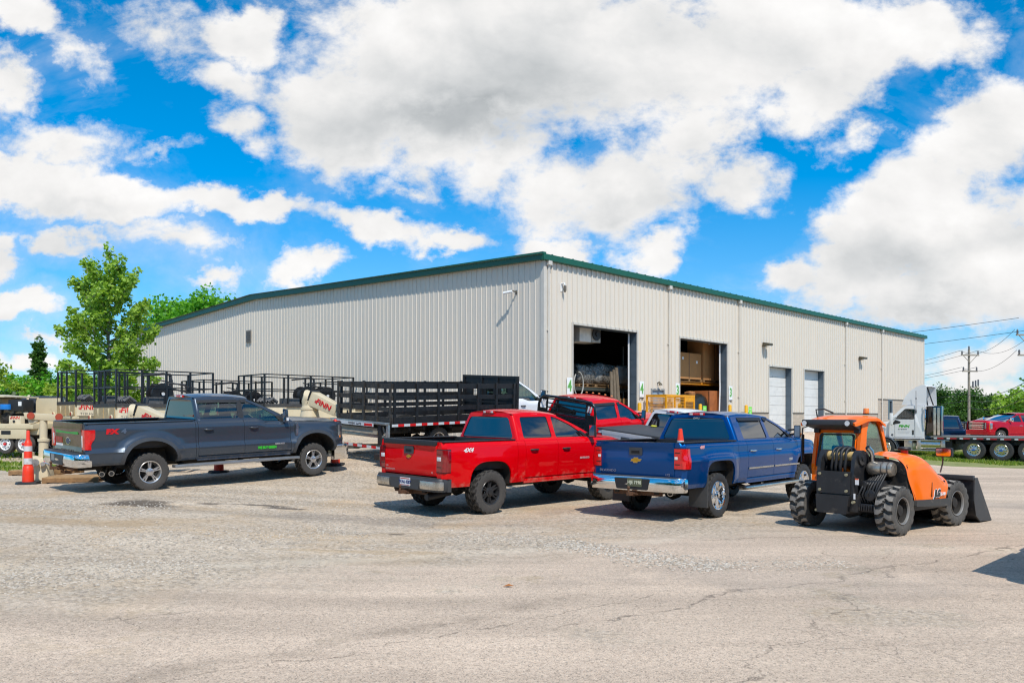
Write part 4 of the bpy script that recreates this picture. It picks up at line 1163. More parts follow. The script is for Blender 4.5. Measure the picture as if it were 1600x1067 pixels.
GREY = paint('blue_grey_car_paint', '#4b535d', .55, .30, .42, 1.0, rough=.28)
GREYT = mat('charcoal_trim', (.05, .053, .058), .45)
ford = dict(rake=.09, W=1.015, WB=4.06, fo=1.02, bed=(-1.28, 1.0), doors=(1.06, 2.17, 3.38), zr=.61, zb=1.47, zt=2.07, tyre=(.41, .29, .232), arch=(.56, 1.08, 2.15),
    prof=[(0, -.075), (.06, -.03), (.12, -.016), (.29, .004), (.31, .012), (.40, -.020), (.60, -.028), (.82, -.020), (.88, -.026), (1, -.050)], roll=.045, rollh=.12, flare=.068, fw=.12, lip=.05, paint=GREY, glass=GT_DARK, rim='five', rimm=ALLOY,
    xat=2.42, xab=3.52, lamp=(.95, 1.35), lside=.17, lnotch=.08, bump=(.60, .86), bx=.20, rbm=CHROME, cw=.34, cm=mat('bumper_black', (.03, .034, .04), .45), lipm=GREYT, board=mat('grey_step', (.30, .31, .32), .4, .6), bspan=(.5, 3.6), hm=mat('charcoal_handle', (.035, .04, .05), .3, coat=.5),
    drop=.10, fdrop=.05, fbz=(.36, .75), pipes=[(-.98, -.50, .52, .045), (-.98, -.62, .52, .045)][:0], sidepipes=[(-.95, -.88, .43, -.45, -.9), (-.76, -.88, .43, -.45, -.9)], pipem=CHROME2, tow=True, mir=(.30, .17), mled=LAMP_WHITE, mirm=GREY, bpillar=True, rwtop=.15, wtop=.17, visor=True, lbars=False, rev=(.12, .70), revy=(.0, .34),
    tgm=mat('smoked_chrome_tailgate', (.17, .145, .12), .14, .9, var=.25, vs=4), handle=False, blc=.72, blw=.2, capm=GREY, tgprof=[(0, .0), (.08, .012), (.25, .012), (.29, -.004), (.55, .0), (.72, .012), (.78, .03), (1, .035)])
ford['glassf'] = GT_CLEAR
f = pickup('pickup_truck', 'dark blue-grey crew cab pickup with alloy wheels and a chrome tailgate panel', ford)
for o in list(f.children):
    if o.name.startswith(('windshield', 'side_window')): o.data.materials[0] = GT_CLEAR if not (o.name.startswith('side_window') and False) else GT_MID
seat(f, -8.42, 17.83, atan2(.735, .678), 4.06)
side_text(ford, 'FX', -.90, 1.30, .135, mat('red_letters', '#d01218', .4), .1, 1.45, off=.010); side_text(ford, '4', -.60, 1.30, .135, mat('grey_letters', '#5d6a7c', .4, .3), .1, 1.5, off=.006)
side_text(ford, 'WE BUY GREEN', 2.50, .785, .08, CHIP, .1, .85, off=.006)
side_text(ford, 'SUPER DUTY', 2.95, .86, .045, SIL)
text('SUPER DUTY', .10, frame((ford['bed'][0] - .027, 0, .885), (0, -1, 0), (0, 0, 1)), mat('dark_letters', (.12, .11, .10), .4), 'lettering', ford['tg_obj'], sx=1.25)
def disc(x, y, z, r, m, nm, parent, sx=1.0, t=.012):
    mb = MB(); mb.prism([(r * sx * cos(a), r * sin(a)) for a in lin(29, 0, 2 * pi)[:-1]], lambda u, v: (x + t, y + u, z + v), lambda u, v: (x - t * .3, y + u, z + v)); return mb.build(nm, m, parent, 30)
disc(ford['bed'][0] - .012, -.02, 1.09, .085, CHROME, 'emblem', ford['tg_obj'], 1.5); disc(ford['bed'][0] - .016, -.02, 1.09, .065, mat('navy_badge', '#1b2f55', .3), 'emblem_face', ford['tg_obj'], 1.55)
mb = MB(); mb.box(-1.309, -1.30, -.62, .62, 1.25, 1.32); mb.build('green_sticker', mat('green_decal', '#3f9a3a', .5, var=.3, vs=12), ford['tg_obj'], 0)
mb = MB(); mb.box(-1.297, -1.285, .32, .70, 1.04, 1.16); mb.build('red_sticker', mat('red_brown_decal', '#a03f28', .5, var=.4, vs=16), ford['tg_obj'], 0)
mb = MB(); mb.box(-1.297, -1.285, .30, .68, .975, 1.02); mb.build('white_sticker', WHITE, ford['tg_obj'], 0)
mb = MB(); mb.prism(rpoly([(-.30, -.16), (.02, -.16), (.09, .05), (.0, .16), (-.24, .16)], .02), lambda u, v: (3.56 + u * .2, -1.02 - .0, 1.2 + v), lambda u, v: (3.56 + u * .2, -1.045, 1.2 + v)); mb.build('fender_vent', CHROME2, f, 40, bev=.006)
mb = MB(); mb.box(-1.53, -1.515, .10, .26, .69, .82); hb = mb.build('hitch_cover', mat('grey_plate', (.3, .32, .34), .4, .5), ford['bp'], 0)

# red flatbed: same cab, steel deck and headache rack
rf = dict(W=1.0, WB=4.06, fo=1.0, bed=(-1.2, .95), hasbed=False, doors=(1.1, 2.2, 3.38), zr=.62, zb=1.46, zt=2.06, tyre=(.40, .27, .23), arch=(.53, 1.06, 2.3), prof=PROF_CHEVY, paint=RED, glass=GT_DARK, rim='sixblack', rimm=red['rimm'],
    xat=2.45, xab=3.52, drop=.08, fdrop=.05, tow=True, mir=(.28, .16), visor=True, board=TRIM)
r2 = pickup('flatbed_pickup', 'red flat deck pickup with a black headache rack behind its cab', rf)
mb = MB(); mb.box(-1.6, .92, -1.1, 1.1, 1.02, 1.12)
for x in lin(7, -1.5, .8): mb.box(x - .04, x + .04, -1.05, 1.05, .92, 1.02)
mb.build('flat_deck', mat('black_steel_deck', (.02, .02, .022), .45, .3, bump=.2), r2, 40, bev=.008)
mb = MB()
xk = .86
for sg in (-1, 1):
    mb.tube([(xk, sg * 1.0, 1.12), (xk, sg * 1.0, 1.70), (xk, sg * .96, 1.86), (xk, sg * .84, 1.96), (xk, 0, 1.98)], .04, 10)
for z in (1.3, 1.42, 1.54, 1.66, 1.78, 1.9): mb.box(xk - .012, xk + .012, -.72, .72, z - .018, z + .018)
for sg in (-1, 1):
    mb.box(xk - .015, xk + .015, sg * .70, sg * .98, 1.14, 1.62); mb.box(xk - .02, xk + .02, sg * .70 - .02, sg * .70 + .02, 1.12, 1.96)
    mb.box(xk - .015, xk + .015, sg * .70, sg * .90, 1.86, 1.94)
hr = mb.build('headache_rack', mat('gloss_black_steel', (.012, .012, .013), .25, .2, coat=.6), r2, 40)
for sg in (-1, 1):
    for y in (.74, .83):
        mb = MB(); mb.bar((xk, sg * y, 1.68), (xk, sg * (y + .05), 1.86), .05, .035); mb.build('rack_slot', LAMP_WHITE, hr, 40, bev=.01)
for i, y in enumerate((-.45, -.22, 0, .22, .45)):
    mb = MB(); mb.lathe([(.035, 0), (.03, .015), (.015, .024), (.001, .026)], (2.35, y, 2.06 - abs(y) * .03), 'z', 12); mb.build('clearance_lamp', LAMP_AMBER, r2, 40)
seat(r2, *((lambda p: (p[0], p[1]))((.82, 22.0))), H42, 4.06)

# silver-white pickup with a black bed cover
WHT = paint('white_car_paint', '#d8d9db', 0, .2, .42, .9)
wp = dict(W=1.0, WB=3.64, fo=.95, bed=(-1.15, .72), doors=(.95, 1.95, 3.1), zr=.52, zb=1.33, zt=1.90, tyre=(.40, .27, .23), arch=(.52, .97, 3.0), prof=PROF_CHEVY, paint=WHT, glass=GT_DARK, rim='five', rimm=ALLOY,
    xat=2.2, xab=3.25, lamp=(.85, 1.24), bump=(.5, .73), bx=.14, pipes=[], blw=.17)
w2 = pickup('pickup_truck', 'white pickup with a black soft bed cover, between the blue pickup and the red flatbed', wp)
mb = MB(); mb.box(-1.17, .73, -.95, .95, 1.335, 1.385); mb.build('bed_cover', mat('soft_black_cover', (.05, .052, .056), .6, bump=.2, bs=60), w2, 40, bev=.02)
mb = MB(); mb.lathe([(.07, -.02), (.09, 0), (.07, .02), (.05, 0), (.07, -.02)], (.55, .35, 1.41), 'z', 20); mb.build('cover_strap', mat('yellow_strap', '#b7b52c', .6), w2, 40)
seat(w2, 3.64, 21.4, H45, 3.64)
# ---------------------------------------------------------------- the warehouse
BROT = atan2(RY, RX)
bld = thing('metal_building', 'long beige ribbed metal warehouse with green roof trim and open loading doors', 'building', (CX, CY, FLOORZ), BROT)
def wall_mat(name, col, streak=.10):
    m, nt = new_mat(name); k = NT(nt); co = k.coord()
    mp = k.n('ShaderNodeMapping'); mp.inputs['Scale'].default_value = (1.6, 1.6, .12); k.l(co, mp.inputs[0])
    n1 = k.noise(mp.outputs[0], 1.2, 5, .6); n2 = k.noise(co, .35, 3, .5); n3 = k.noise(mp.outputs[0], 9, 4, .6)
    f = k.math('ADD', k.math('MULTIPLY', k.math('SUBTRACT', n1, .5), streak * 1.6), k.math('MULTIPLY', k.math('SUBTRACT', n2, .5), streak))
    f = k.math('ADD', 1, k.math('ADD', f, k.math('MULTIPLY', k.math('SUBTRACT', n3, .5), streak * .6)))
    hs = k.n('ShaderNodeHueSaturation'); hs.inputs['Color'].default_value = hx(col); k.l(f, hs.inputs['Value'])
    sp = k.n('ShaderNodeSeparateXYZ'); k.l(co, sp.inputs[0])
    dirt = k.math('MULTIPLY', k.mr(k.math('ADD', sp.outputs[2], k.math('MULTIPLY', n1, 2.2)), 1.2, 2.2, .35, 0), k.mr(n3, .35, .65))
    c = k.mix(dirt, hs.outputs[0], hx('#8a8174'))
    p = k.pbr(Base_Color=c, Roughness=.5); p.inputs['Specular IOR Level'].default_value = .3
    k.out(p.outputs[0]); return m
WALL = wall_mat('beige_metal_siding', '#d5ccbe', .045)
GREEN = mat('green_trim', '#17553f', .4, var=.08, vs=1.5)
JAMB = mat('blue_grey_steel', '#566470', .5, .2, var=.15, vs=2, dirt=.12)
WTRIM = mat('beige_trim', '#c9c3b8', .5, var=.06, vs=2)
ROOFM = mat('galvalume_roof', '#a9adab', .35, .7, var=.1, vs=1)
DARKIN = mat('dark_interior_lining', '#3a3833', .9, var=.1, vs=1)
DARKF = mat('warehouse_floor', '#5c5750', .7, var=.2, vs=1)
def block_mat():
    m, nt = new_mat('split_face_block'); k = NT(nt); co = k.coord()
    sw = k.n('ShaderNodeSeparateXYZ'); k.l(co, sw.inputs[0]); cb = k.n('ShaderNodeCombineXYZ'); k.l(sw.outputs[0], cb.inputs[0]); k.l(sw.outputs[2], cb.inputs[1])
    br = k.n('ShaderNodeTexBrick'); k.l(cb.outputs[0], br.inputs['Vector']); br.inputs['Scale'].default_value = 1; br.inputs['Brick Width'].default_value = .4; br.inputs['Row Height'].default_value = .2; br.inputs['Mortar Size'].default_value = .006
    br.inputs['Color1'].default_value = hx('#b9ab99'); br.inputs['Color2'].default_value = hx('#ad9f8d'); br.inputs['Mortar'].default_value = hx('#9c9284')
    n = k.noise(co, 30, 5, .6); c = k.mix(k.mr(n, .3, .7, 0, .4), br.outputs['Color'], hx('#d0c4b3'))
    p = k.pbr(Base_Color=c, Roughness=.9); h = k.math('ADD', k.math('MULTIPLY', br.outputs['Fac'], -1), k.math('MULTIPLY', n, .6)); k.l(k.bump(h, .5, .02), p.inputs['Normal'])
    k.out(p.outputs[0]); return m
BLOCK = block_mat()

def rib_profile(a, b, d=.045):
    """(along, out) points of an R panel between a and b, ribs every 0.3048 m on a global grid"""
    pts = [(a, 0)]; i = int(a / .3048) - 1
    while i * .3048 < b + .1:
        c = i * .3048 + .15
        for u, o in ((-.036, 0), (-.027, d), (.027, d), (.036, 0), (.105, 0), (.113, d * .08), (.127, d * .08), (.135, 0), (.17, 0), (.178, d * .08), (.192, d * .08), (.20, 0)):
            if a + .002 < c + u < b - .002: pts.append((c + u, o))
        i += 1
    pts.append((b, 0)); return pts
def rib_wall(mb, a, b, z0, z1, fn):
    """fn(along, out, z) -> xyz ; z1 number or function of along"""
    rows = []
    for u, o in rib_profile(a, b):
        zt = z1(u) if callable(z1) else z1
        rows.append([fn(u, o, z0), fn(u, o, zt)])
    mb.grid(rows)
EAVE = 7.03; PEAK = EAVE + .80
OPEN = [(1.71, 5.99, 4.55), (9.36, 13.66, 4.55), (18.1, 20.8, 3.63), (22.4, 25.1, 3.63)]
PD = (7.1, 8.07, 2.10)
Fr = lambda u, o, z: (u, -o, z)          # right wall (outside is -y)
Fl = lambda u, o, z: (-o, u, z)          # gable wall (outside is -x)
mb = MB(); xs = 0
segs = []
cuts = OPEN[:1] + [PD] + OPEN[1:]
for a, b, h in cuts:
    segs.append((xs, a, None)); segs.append((a, b, h)); xs = b
segs.append((xs, 33.7, None)); segs.append((33.7, BL, 2.12))
for a, b, h in segs:
    base = -.6 if b <= 9.4 else 1.12
    if h is not None: base = h
    rib_wall(mb, a, b, base, EAVE, Fr)
mb.build('front_wall', WALL, bld, 20)
mb = MB(); zr_ = lambda t: EAVE + (PEAK - EAVE) * (t / RIDGE if t < RIDGE else (BW - t) / (BW - RIDGE))
rib_wall(mb, 0, BW, -.7, zr_, lambda u, o, z: (-o * .55, u, z)); mb.build('gable_wall', WALL, bld, 20)
mb = MB(); mb.poly([(0, -.7), (BW, -.7), (BW, EAVE), (RIDGE, PEAK), (0, EAVE)], [], lambda u, v: (BL, u, v)); mb.box(0, BL, BW - .02, BW, -.7, EAVE); mb.build('rear_wall', WALL, bld, 20)
# masonry base
for a, b in ((13.66, 18.1), (20.8, 22.4), (25.1, 33.7)): mb = MB(); mb.box(a + .04, b - .04, -.012, .25, -1.6, 1.12); mb.build('block_base', BLOCK, bld, 20)
mb = MB()
mb.poly([(33.7, -1.6), (BL, -1.6), (BL, 2.12), (36.4, 2.12), (36.4, .75), (35.6, .75), (35.6, 2.12), (33.7, 2.12)], [], lambda u, v: (u, -.012, v))
mb.build('block_base', BLOCK, bld, 20)
mb = MB()
for a, b, z in ((13.66, 18.06, 1.12), (20.84, 22.36, 1.12), (25.14, 33.68, 1.12), (33.72, BL, 2.12)): mb.box(a, b, -.05, .0, z - .03, z + .01)
mb.build('base_flashing', mat('bronze_flashing', '#5f564b', .5, .3), bld, 20)
# green roof edge, gutter, roof
mb = MB()
mb.add([(-.35, -.18, EAVE + .02), (BL + .3, -.18, EAVE + .02), (BL + .3, RIDGE, PEAK + .12), (-.35, RIDGE, PEAK + .12), (BL + .3, BW + .2, EAVE + .02), (-.35, BW + .2, EAVE + .02)], [(0, 1, 2, 3), (3, 2, 4, 5)])
rf_ = mb.build('roof', ROOFM, bld, 10)
mb = MB()
mb.prism([(-.20, EAVE - .17), (-.06, EAVE - .19), (-.012, EAVE - .19), (-.012, EAVE + .05), (-.19, EAVE + .05)], lambda u, v: (-.22, u, v), lambda u, v: (BL + .22, u, v))
mb.build('gutter', GREEN, rf_, 20)
mb = MB()
for i in range(int(BL / .61)):
    x = .3 + i * .61; mb.box(x - .025, x + .025, -.19, .3, EAVE + .05, EAVE + .075)
mb.build('roof_seam', mat('green_metal_edge', '#2a5e4a', .4, .3), rf_, 20)
mb = MB()
for a, b, za, zb_ in ((-.16, RIDGE, EAVE, PEAK), (RIDGE, BW + .16, PEAK, EAVE)):
    mb.hexa([(-.24, a, za - .17), (-.04, a, za - .17), (-.04, a, za + .12), (-.24, a, za + .12)], [(-.24, b, zb_ - .17), (-.04, b, zb_ - .17), (-.04, b, zb_ + .12), (-.24, b, zb_ + .12)])
mb.build('rake_trim', GREEN, rf_, 20)
mb = MB(); mb.box(-.045, .12, -.045, .12, -.7, EAVE - .19); mb.build('corner_trim', WTRIM, bld, 20)
mb = MB(); mb.box(BL - .12, BL + .045, -.045, .12, -1.6, EAVE - .19); mb.build('corner_trim', WTRIM, bld, 20)
def downspout(s):
    m = MB(); m.tube([(s, -.12, EAVE - .15), (s, -.13, EAVE - .26), (s, -.09, EAVE - .42), (s, -.085, EAVE - .5), (s, -.085, 3.0), (s, -.085, -.3)], .045, 8)
    m.box(s - .10, s + .10, -.19, -.05, EAVE - .34, EAVE - .15)
    for z in (4.2, 1.9): m.box(s - .075, s + .075, -.10, -.03, z - .02, z + .02)
    m.build('downspout', WTRIM, bld, 40)
for s in (.18, 8.4, 14.8, 28.2, 34.3): downspout(s)
# door frames
for i, (a, b, h) in enumerate(OPEN):
    d = .42 if i < 2 else .34
    e = empty('loading_door', (0, 0, 0), 0, bld)
    m = MB()
    m.box(a - .09, a, -.045, d, -.5, h + .09); m.box(b, b + .09, -.045, d, -.5, h + .09); m.box(a, b, -.045, .02, h, h + .09)
    m.build('door_frame', WTRIM, e, 20)
    m = MB(); m.box(b - .012, b - .002, .0, d - .002, -.5, h - .002); m.box(a + .002, a + .012, .0, d - .002, -.5, h - .002); m.box(a + .012, b - .012, .03, d - .002, h - .012, h - .002)
    for z in lin(6, .4, h - .4): m.box(b - .02, b - .012, .02, d - .02, z - .006, z + .006)
    m.build('jamb_panel', JAMB, e, 20)
    if i >= 2:
        m = MB(); n = 8; ph = (h + .55) / n
        for q in range(n):
            z0, z1 = -.55 + q * ph, -.55 + (q + 1) * ph - .014
            m.box(a + .015, b - .015, d, d + .04, z0, z1)
            m.box(a + .015, b - .015, d - .006, d, z0 + ph * .42, z0 + ph * .46)
        m.build('sectional_panel', mat('white_door', '#dedbd5', .45, var=.06, vs=2, dirt=.06), e, 20, bev=.004, seg=1)
        m = MB(); m.box(a + .02, b - .02, d + .04, d + .05, -.55, h - .03); m.build('panel_joint', mat('joint_grey', '#8b8d90', .6), e, 20)
    else:      # vertical track strip beside the opening
        m = MB(); zz = lin(24, -.4, h - .05)
        m.tube([(b - .17 - (.035 * sin(z * 1.7) * ss(3, 2, z) if i == 1 else 0), .30, z) for z in zz], .035, 6); m.build('door_seal', WHITE, e, 40)
# personnel door
m = MB(); a, b, h = PD
m.box(a - .05, a + .03, -.04, .1, 0, h + .05); m.box(b - .03, b + .05, -.04, .1, 0, h + .05); m.box(a + .03, b - .03, -.04, .1, h - .03, h + .05)
pe = m.build('entry_door', mat('door_frame_grey', '#8b8d8c', .5), bld, 20)
m = MB(); m.box(a + .03, b - .03, .03, .07, 0, h - .03); m.build('door_leaf', mat('pale_blue_door', '#8fa3b3', .5), pe, 20)
# office slot window
m = MB(); a, b = 35.6, 36.4
m.box(a, a + .1, -.04, .12, .75, 2.12); m.box(b - .1, b, -.04, .12, .75, 2.12); m.box(a + .1, b - .1, -.04, .12, 2.0, 2.09); m.box(a + .1, b - .1, -.04, .12, .75, .85)
we = m.build('office_window', mat('grey_window_frame', '#6f7d88', .4, .3), bld, 20)
m = MB(); m.box(a + .1, b - .1, .04, .05, .85, 2.0); m.build('pane', glass('window_glass', '#1a2226', .3), we, 0)
# interior
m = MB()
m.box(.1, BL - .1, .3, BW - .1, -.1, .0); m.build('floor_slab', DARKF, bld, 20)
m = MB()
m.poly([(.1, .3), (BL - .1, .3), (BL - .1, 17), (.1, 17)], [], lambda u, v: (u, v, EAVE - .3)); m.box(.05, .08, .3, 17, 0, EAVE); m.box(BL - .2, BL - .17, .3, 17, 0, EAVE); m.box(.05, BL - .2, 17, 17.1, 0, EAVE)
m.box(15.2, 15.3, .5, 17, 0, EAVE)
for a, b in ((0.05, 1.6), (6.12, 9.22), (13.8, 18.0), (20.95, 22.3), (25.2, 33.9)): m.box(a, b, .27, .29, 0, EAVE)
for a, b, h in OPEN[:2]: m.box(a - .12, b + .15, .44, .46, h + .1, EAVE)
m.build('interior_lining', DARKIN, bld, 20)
for i, (s, t) in enumerate(((2.6, 7), (4.8, 5.5), (4.2, 9), (7.5, 8), (11, 7))):
    m = MB(); m.box(s - .6, s + .6, t - .12, t + .12, 5.0, 5.08); m.build('ceiling_lamp', mat('lit_lamp', (.9, .9, .9), .5), bld, 20)

def bt(nm, label, cat, s, t, z=0, group=None): return thing(nm, label, cat, from_b(s, t) + (FLOORZ + z,), BROT, group)
# wall lamps (shoebox lights) and cameras
def wall_pack(s, z, label):
    e = bt('wall_lamp', label, 'wall lamp', s, 0, z, 'lamps on the front wall')
    m = MB(); m.hexa([(-.24, -.46, -.05), (.24, -.46, -.05), (.24, -.46, .06), (-.24, -.46, .06)], [(-.24, -.1, -.11), (.24, -.1, -.11), (.24, -.1, .12), (-.24, -.1, .12)]); m.build('housing', mat('bronze_lamp', '#57503f', .5, .2), e, 30, bev=.015)
    m = MB(); m.box(-.06, .06, -.1, -.002, -.08, .08); m.build('bracket', mat('bronze_lamp', '#57503f'), e, 30)
    m = MB(); m.box(-.2, .2, -.44, -.2, -.085, -.075); m.build('lens', LAMP_WHITE, e, 30)
wall_pack(17.45, 4.75, 'bronze shoebox lamp on the beige wall above the first closed white door')
wall_pack(30.5, 4.7, 'bronze shoebox lamp on the beige wall nearest the block office corner')
e = bt('security_camera', 'small security camera on a bracket above the first open door', 'camera', 1.0, 0, 5.88)
m = MB(); m.box(-.05, .05, -.02, .0, -.1, .22); m.tube([(0, -.02, .2), (0, -.16, .2), (0, -.2, .12)], .03, 8); m.build('bracket', WHITE, e, 30)
m = MB(); m.cyl((0, -.2, .10), (0, -.2, -.06), .06, n=12); m.lathe([(.058, -.06), (.05, -.12), (.03, -.145), (.001, -.15)], (0, -.2, 0), 'z', 12); m.build('camera_head', mat('grey_head', '#6d665a', .4), e, 30)
e = bt('security_camera', 'white bullet camera on the gable wall near the building corner', 'camera', 0, 1.43, 5.8)
m = MB(); m.box(-.02, 0, -.08, .08, -.08, .08); m.tube([(-.02, 0, 0), (-.3, 0, .03)], .03, 8); m.build('bracket', mat('grey_head', '#6d665a'), e, 30)
m = MB(); m.cyl((-.28, -.02, 0), (-.42, .34, -.05), .055, n=12); m.build('camera_body', WHITE, e, 30)
e = bt('security_camera', 'little round lamp over the pale blue entry door', 'lamp', 7.55, 0, 2.38)
m = MB(); m.tube([(0, 0, 0), (0, -.12, .06), (0, -.18, 0)], .03, 8); m.lathe([(.001, .02), (.06, 0), (.09, -.08)], (0, -.18, 0), 'z', 14); m.build('lamp_shade', mat('bronze_lamp', '#57503f'), e, 30); e.name = 'door_lamp'
# louvre on the gable wall
e = bt('wall_louvre', 'small grey louvred vent high on the gable wall', 'vent', 0, 23.3, 5.6)
m = MB(); m.box(-.07, -.005, -.3, .3, -.36, .36); m.build('vent_frame', mat('vent_grey', '#8d8981', .5), e, 20)
m = MB()
for z in lin(6, -.28, .28): m.hexa([(-.11, -.25, z - .05), (-.07, -.25, z - .05), (-.07, -.25, z + .05), (-.075, -.25, z + .05)], [(-.11, .25, z - .05), (-.07, .25, z - .05), (-.07, .25, z + .05), (-.075, .25, z + .05)])
m.build('vent_slat', mat('vent_dark', '#5f5b55', .6), e, 20)
# dock number signs
SGREEN = mat('sign_green', '#5f9f4c', .5)
SGREENL = mat('sign_green_light', '#a9d596', .5)
for s, z, n, lab in ((1.45, 2.09, '4', 'white board with a green 4 left of the first open door'), (6.3, 2.1, '4', 'white board with a green 4 right of the first open door'), (9.12, 2.1, '3', 'white board with a green 3 left of the second open door'), (13.95, 2.1, '3', 'white board with a green 3 right of the second open door')):
    e = bt('number_sign', lab, 'sign', s, 0, z, 'dock number boards')
    m = MB(); m.box(-.16, .16, -.06, -.045, -.40, .34); m.build('board', WHITE, e, 20)
    text(n, .60, frame((0, -.064, -.0), (1, 0, 0), (0, 0, 1)), SGREENL, 'numeral', e, sx=.8, off=.03)
    text(n, .56, frame((0, -.069, -.0), (1, 0, 0), (0, 0, 1)), SGREEN, 'numeral', e, sx=.75, off=.012)
    m = MB(); m.box(-.15, .15, -.066, -.06, -.40, -.36); m.build('caption_bar', mat('black_ink', (.03, .03, .03), .5), e, 0)
# bollards
YEL = mat('yellow_paint', '#e0a81c', .5, var=.1, dirt=.15)
LIME = mat('lime_sign', '#7fe04e', .5)
def bollard(s, t, z, lab, sign=False, col=None):
    e = bt('bollard', lab, 'bollard', s, t, z - FLOORZ, 'yellow bollards by the loading doors')
    m = MB(); m.lathe([(.085, -.3), (.085, 1.44), (.07, 1.48), (.001, 1.50)], (0, 0, 0), 'z', 16); m.build('post', col or YEL, e, 40)
    if sign:
        m = MB(); m.box(.04, .34, -.13, -.11, .95, 1.40); sb = m.build('sign_plate', LIME, e, 20)
        text('DOCK', .08, frame((.19, -.134, 1.27), (1, 0, 0), (0, 0, 1)), WHITE, 'sign_lettering', e); text('1', .2, frame((.19, -.134, 1.10), (1, 0, 0), (0, 0, 1)), WHITE, 'sign_lettering', e)
g0 = lambda s, t: gz(*from_b(s, t))
for s, t, sg, lab in ((5.72, -.35, False, 'plain yellow bollard at the right side of the first open door'), (8.0, -.9, False, 'pale yellow bollard in front of the yellow cage'), (10.35, -.5, True, 'yellow bollard with a lime sign inside the second open doorway'),
                      (13.35, -.35, False, 'plain yellow bollard at the right side of the second open door'), (14.9, -.4, True, 'yellow bollard with a lime sign under the downspout')):
    bollard(s, t, g0(s, t), lab, sg)
# yellow man basket / cage
e = bt('safety_cage', 'yellow steel lifting cage with mesh sides beside the entry door', 'cage', 7.5, -.75, 0)
ORY = mat('cage_yellow', '#e09a10', .5, dirt=.15)
m = MB(); Wd, Dp, Hh = 1.1, .5, 1.85
for x in (-Wd, .35, Wd):
    for y in (-Dp, Dp): m.box(x - .032, x + .032, y - .032, y + .032, 0, Hh)
for z in (.06, .62, Hh - .05):
    for y in (-Dp, Dp): m.box(-Wd, Wd, y - .03, y + .03, z - .045, z + .045)
    for x in (-Wd, Wd): m.box(x - .03, x + .03, -Dp, Dp, z - .045, z + .045)
m.box(.35, Wd, -Dp - .02, -Dp + .0, Hh - .3, Hh - .02)
m.build('cage_frame', ORY, e, 20)
m = MB()
for y in (-Dp, Dp):
    for i in range(26): x = lerp(-Wd, Wd, i / 25); m.box(x - .006, x + .006, y - .006, y + .006, .06, Hh - .05)
    for i in range(14): z = lerp(.06, Hh - .05, i / 13); m.box(-Wd, Wd, y - .006, y + .006, z - .006, z + .006)
m.build('cage_mesh', ORY, e, 0)
m = MB(); m.box(-.25, .2, -Dp - .05, -Dp - .035, .78, .98); m.build('notice_plate', WHITE, e, 0)
# --- stock inside the doors
WOOD = mat('pallet_wood', '#8a6b47', .85, var=.25, vs=8, bump=.3)
OWOOD = mat('old_lumber', '#6f6353', .85, var=.25, vs=6, bump=.3)
CARD = mat('cardboard', '#b88450', .8, var=.08, vs=3)
ORB = mat('rack_beam_orange', '#c07a16', .5, dirt=.2)
def film():
    m, nt = new_mat('stretch_wrap'); k = NT(nt); co = k.coord()
    n = k.noise(co, 5, 7, .65, 1.5); c = k.mix(k.mr(n, .40, .66), hx('#3a352e'), hx('#96928a'))
    p = k.pbr(Base_Color=c, Roughness=k.mr(n, .3, .7, .15, .4)); p.inputs['Specular IOR Level'].default_value = .8; k.l(k.bump(n, .8, .06), p.inputs['Normal']); k.out(p.outputs[0]); return m
FILM = film()
def lump(mb, x0, x1, y0, y1, z0, z1, seed, amp=.08):
    """soft wrapped bundle"""
    c = V(((x0 + x1) / 2, (y0 + y1) / 2, (z0 + z1) / 2)); h = V(((x1 - x0) / 2, (y1 - y0) / 2, (z1 - z0) / 2)); rows = []
    for i in lin(15, -pi / 2, pi / 2):
        row = []
        for j in range(28):
            a = 2 * pi * j / 28; d = V((cos(i) * cos(a), cos(i) * sin(a), sin(i)))
            e_ = 5; q = (abs(d.x) ** e_ + abs(d.y) ** e_ + abs(d.z) ** e_) ** (-1 / e_)
            p = V((d.x * h.x, d.y * h.y, d.z * h.z)) * q
            n = noise.noise(p * 2.2 + V((seed, 0, 0))) * amp + noise.noise(p * 6 + V((seed, 3, 0))) * amp * .4
            row.append(c + p + d * n)
        rows.append(row)
    mb.ring(rows, True, True)
def pallet(parent, x0, x1, y0, y1, z, nm='pallet'):
    m = MB()
    for i in range(7): q = lerp(y0, y1 - .09, i / 6); m.box(x0, x1, q, q + .09, z - .02, z)
    for x in (x0, (x0 + x1) / 2 - .05, x1 - .1): m.box(x, x + .1, y0, y1, z - .11, z - .02)
    for i in range(3): q = lerp(y0, y1 - .09, i / 2); m.box(x0, x1, q, q + .09, z - .13, z - .11)
    return m.build(nm, WOOD, parent, 20)

def ins(px, t):      # along-wall position seen at a photo column, t metres inside
    k = (px - 800) / F; s0 = (k * CY - CX) / (RX - RY * k)
    return s0 + (s0 + 22.8) / 20.75 * t
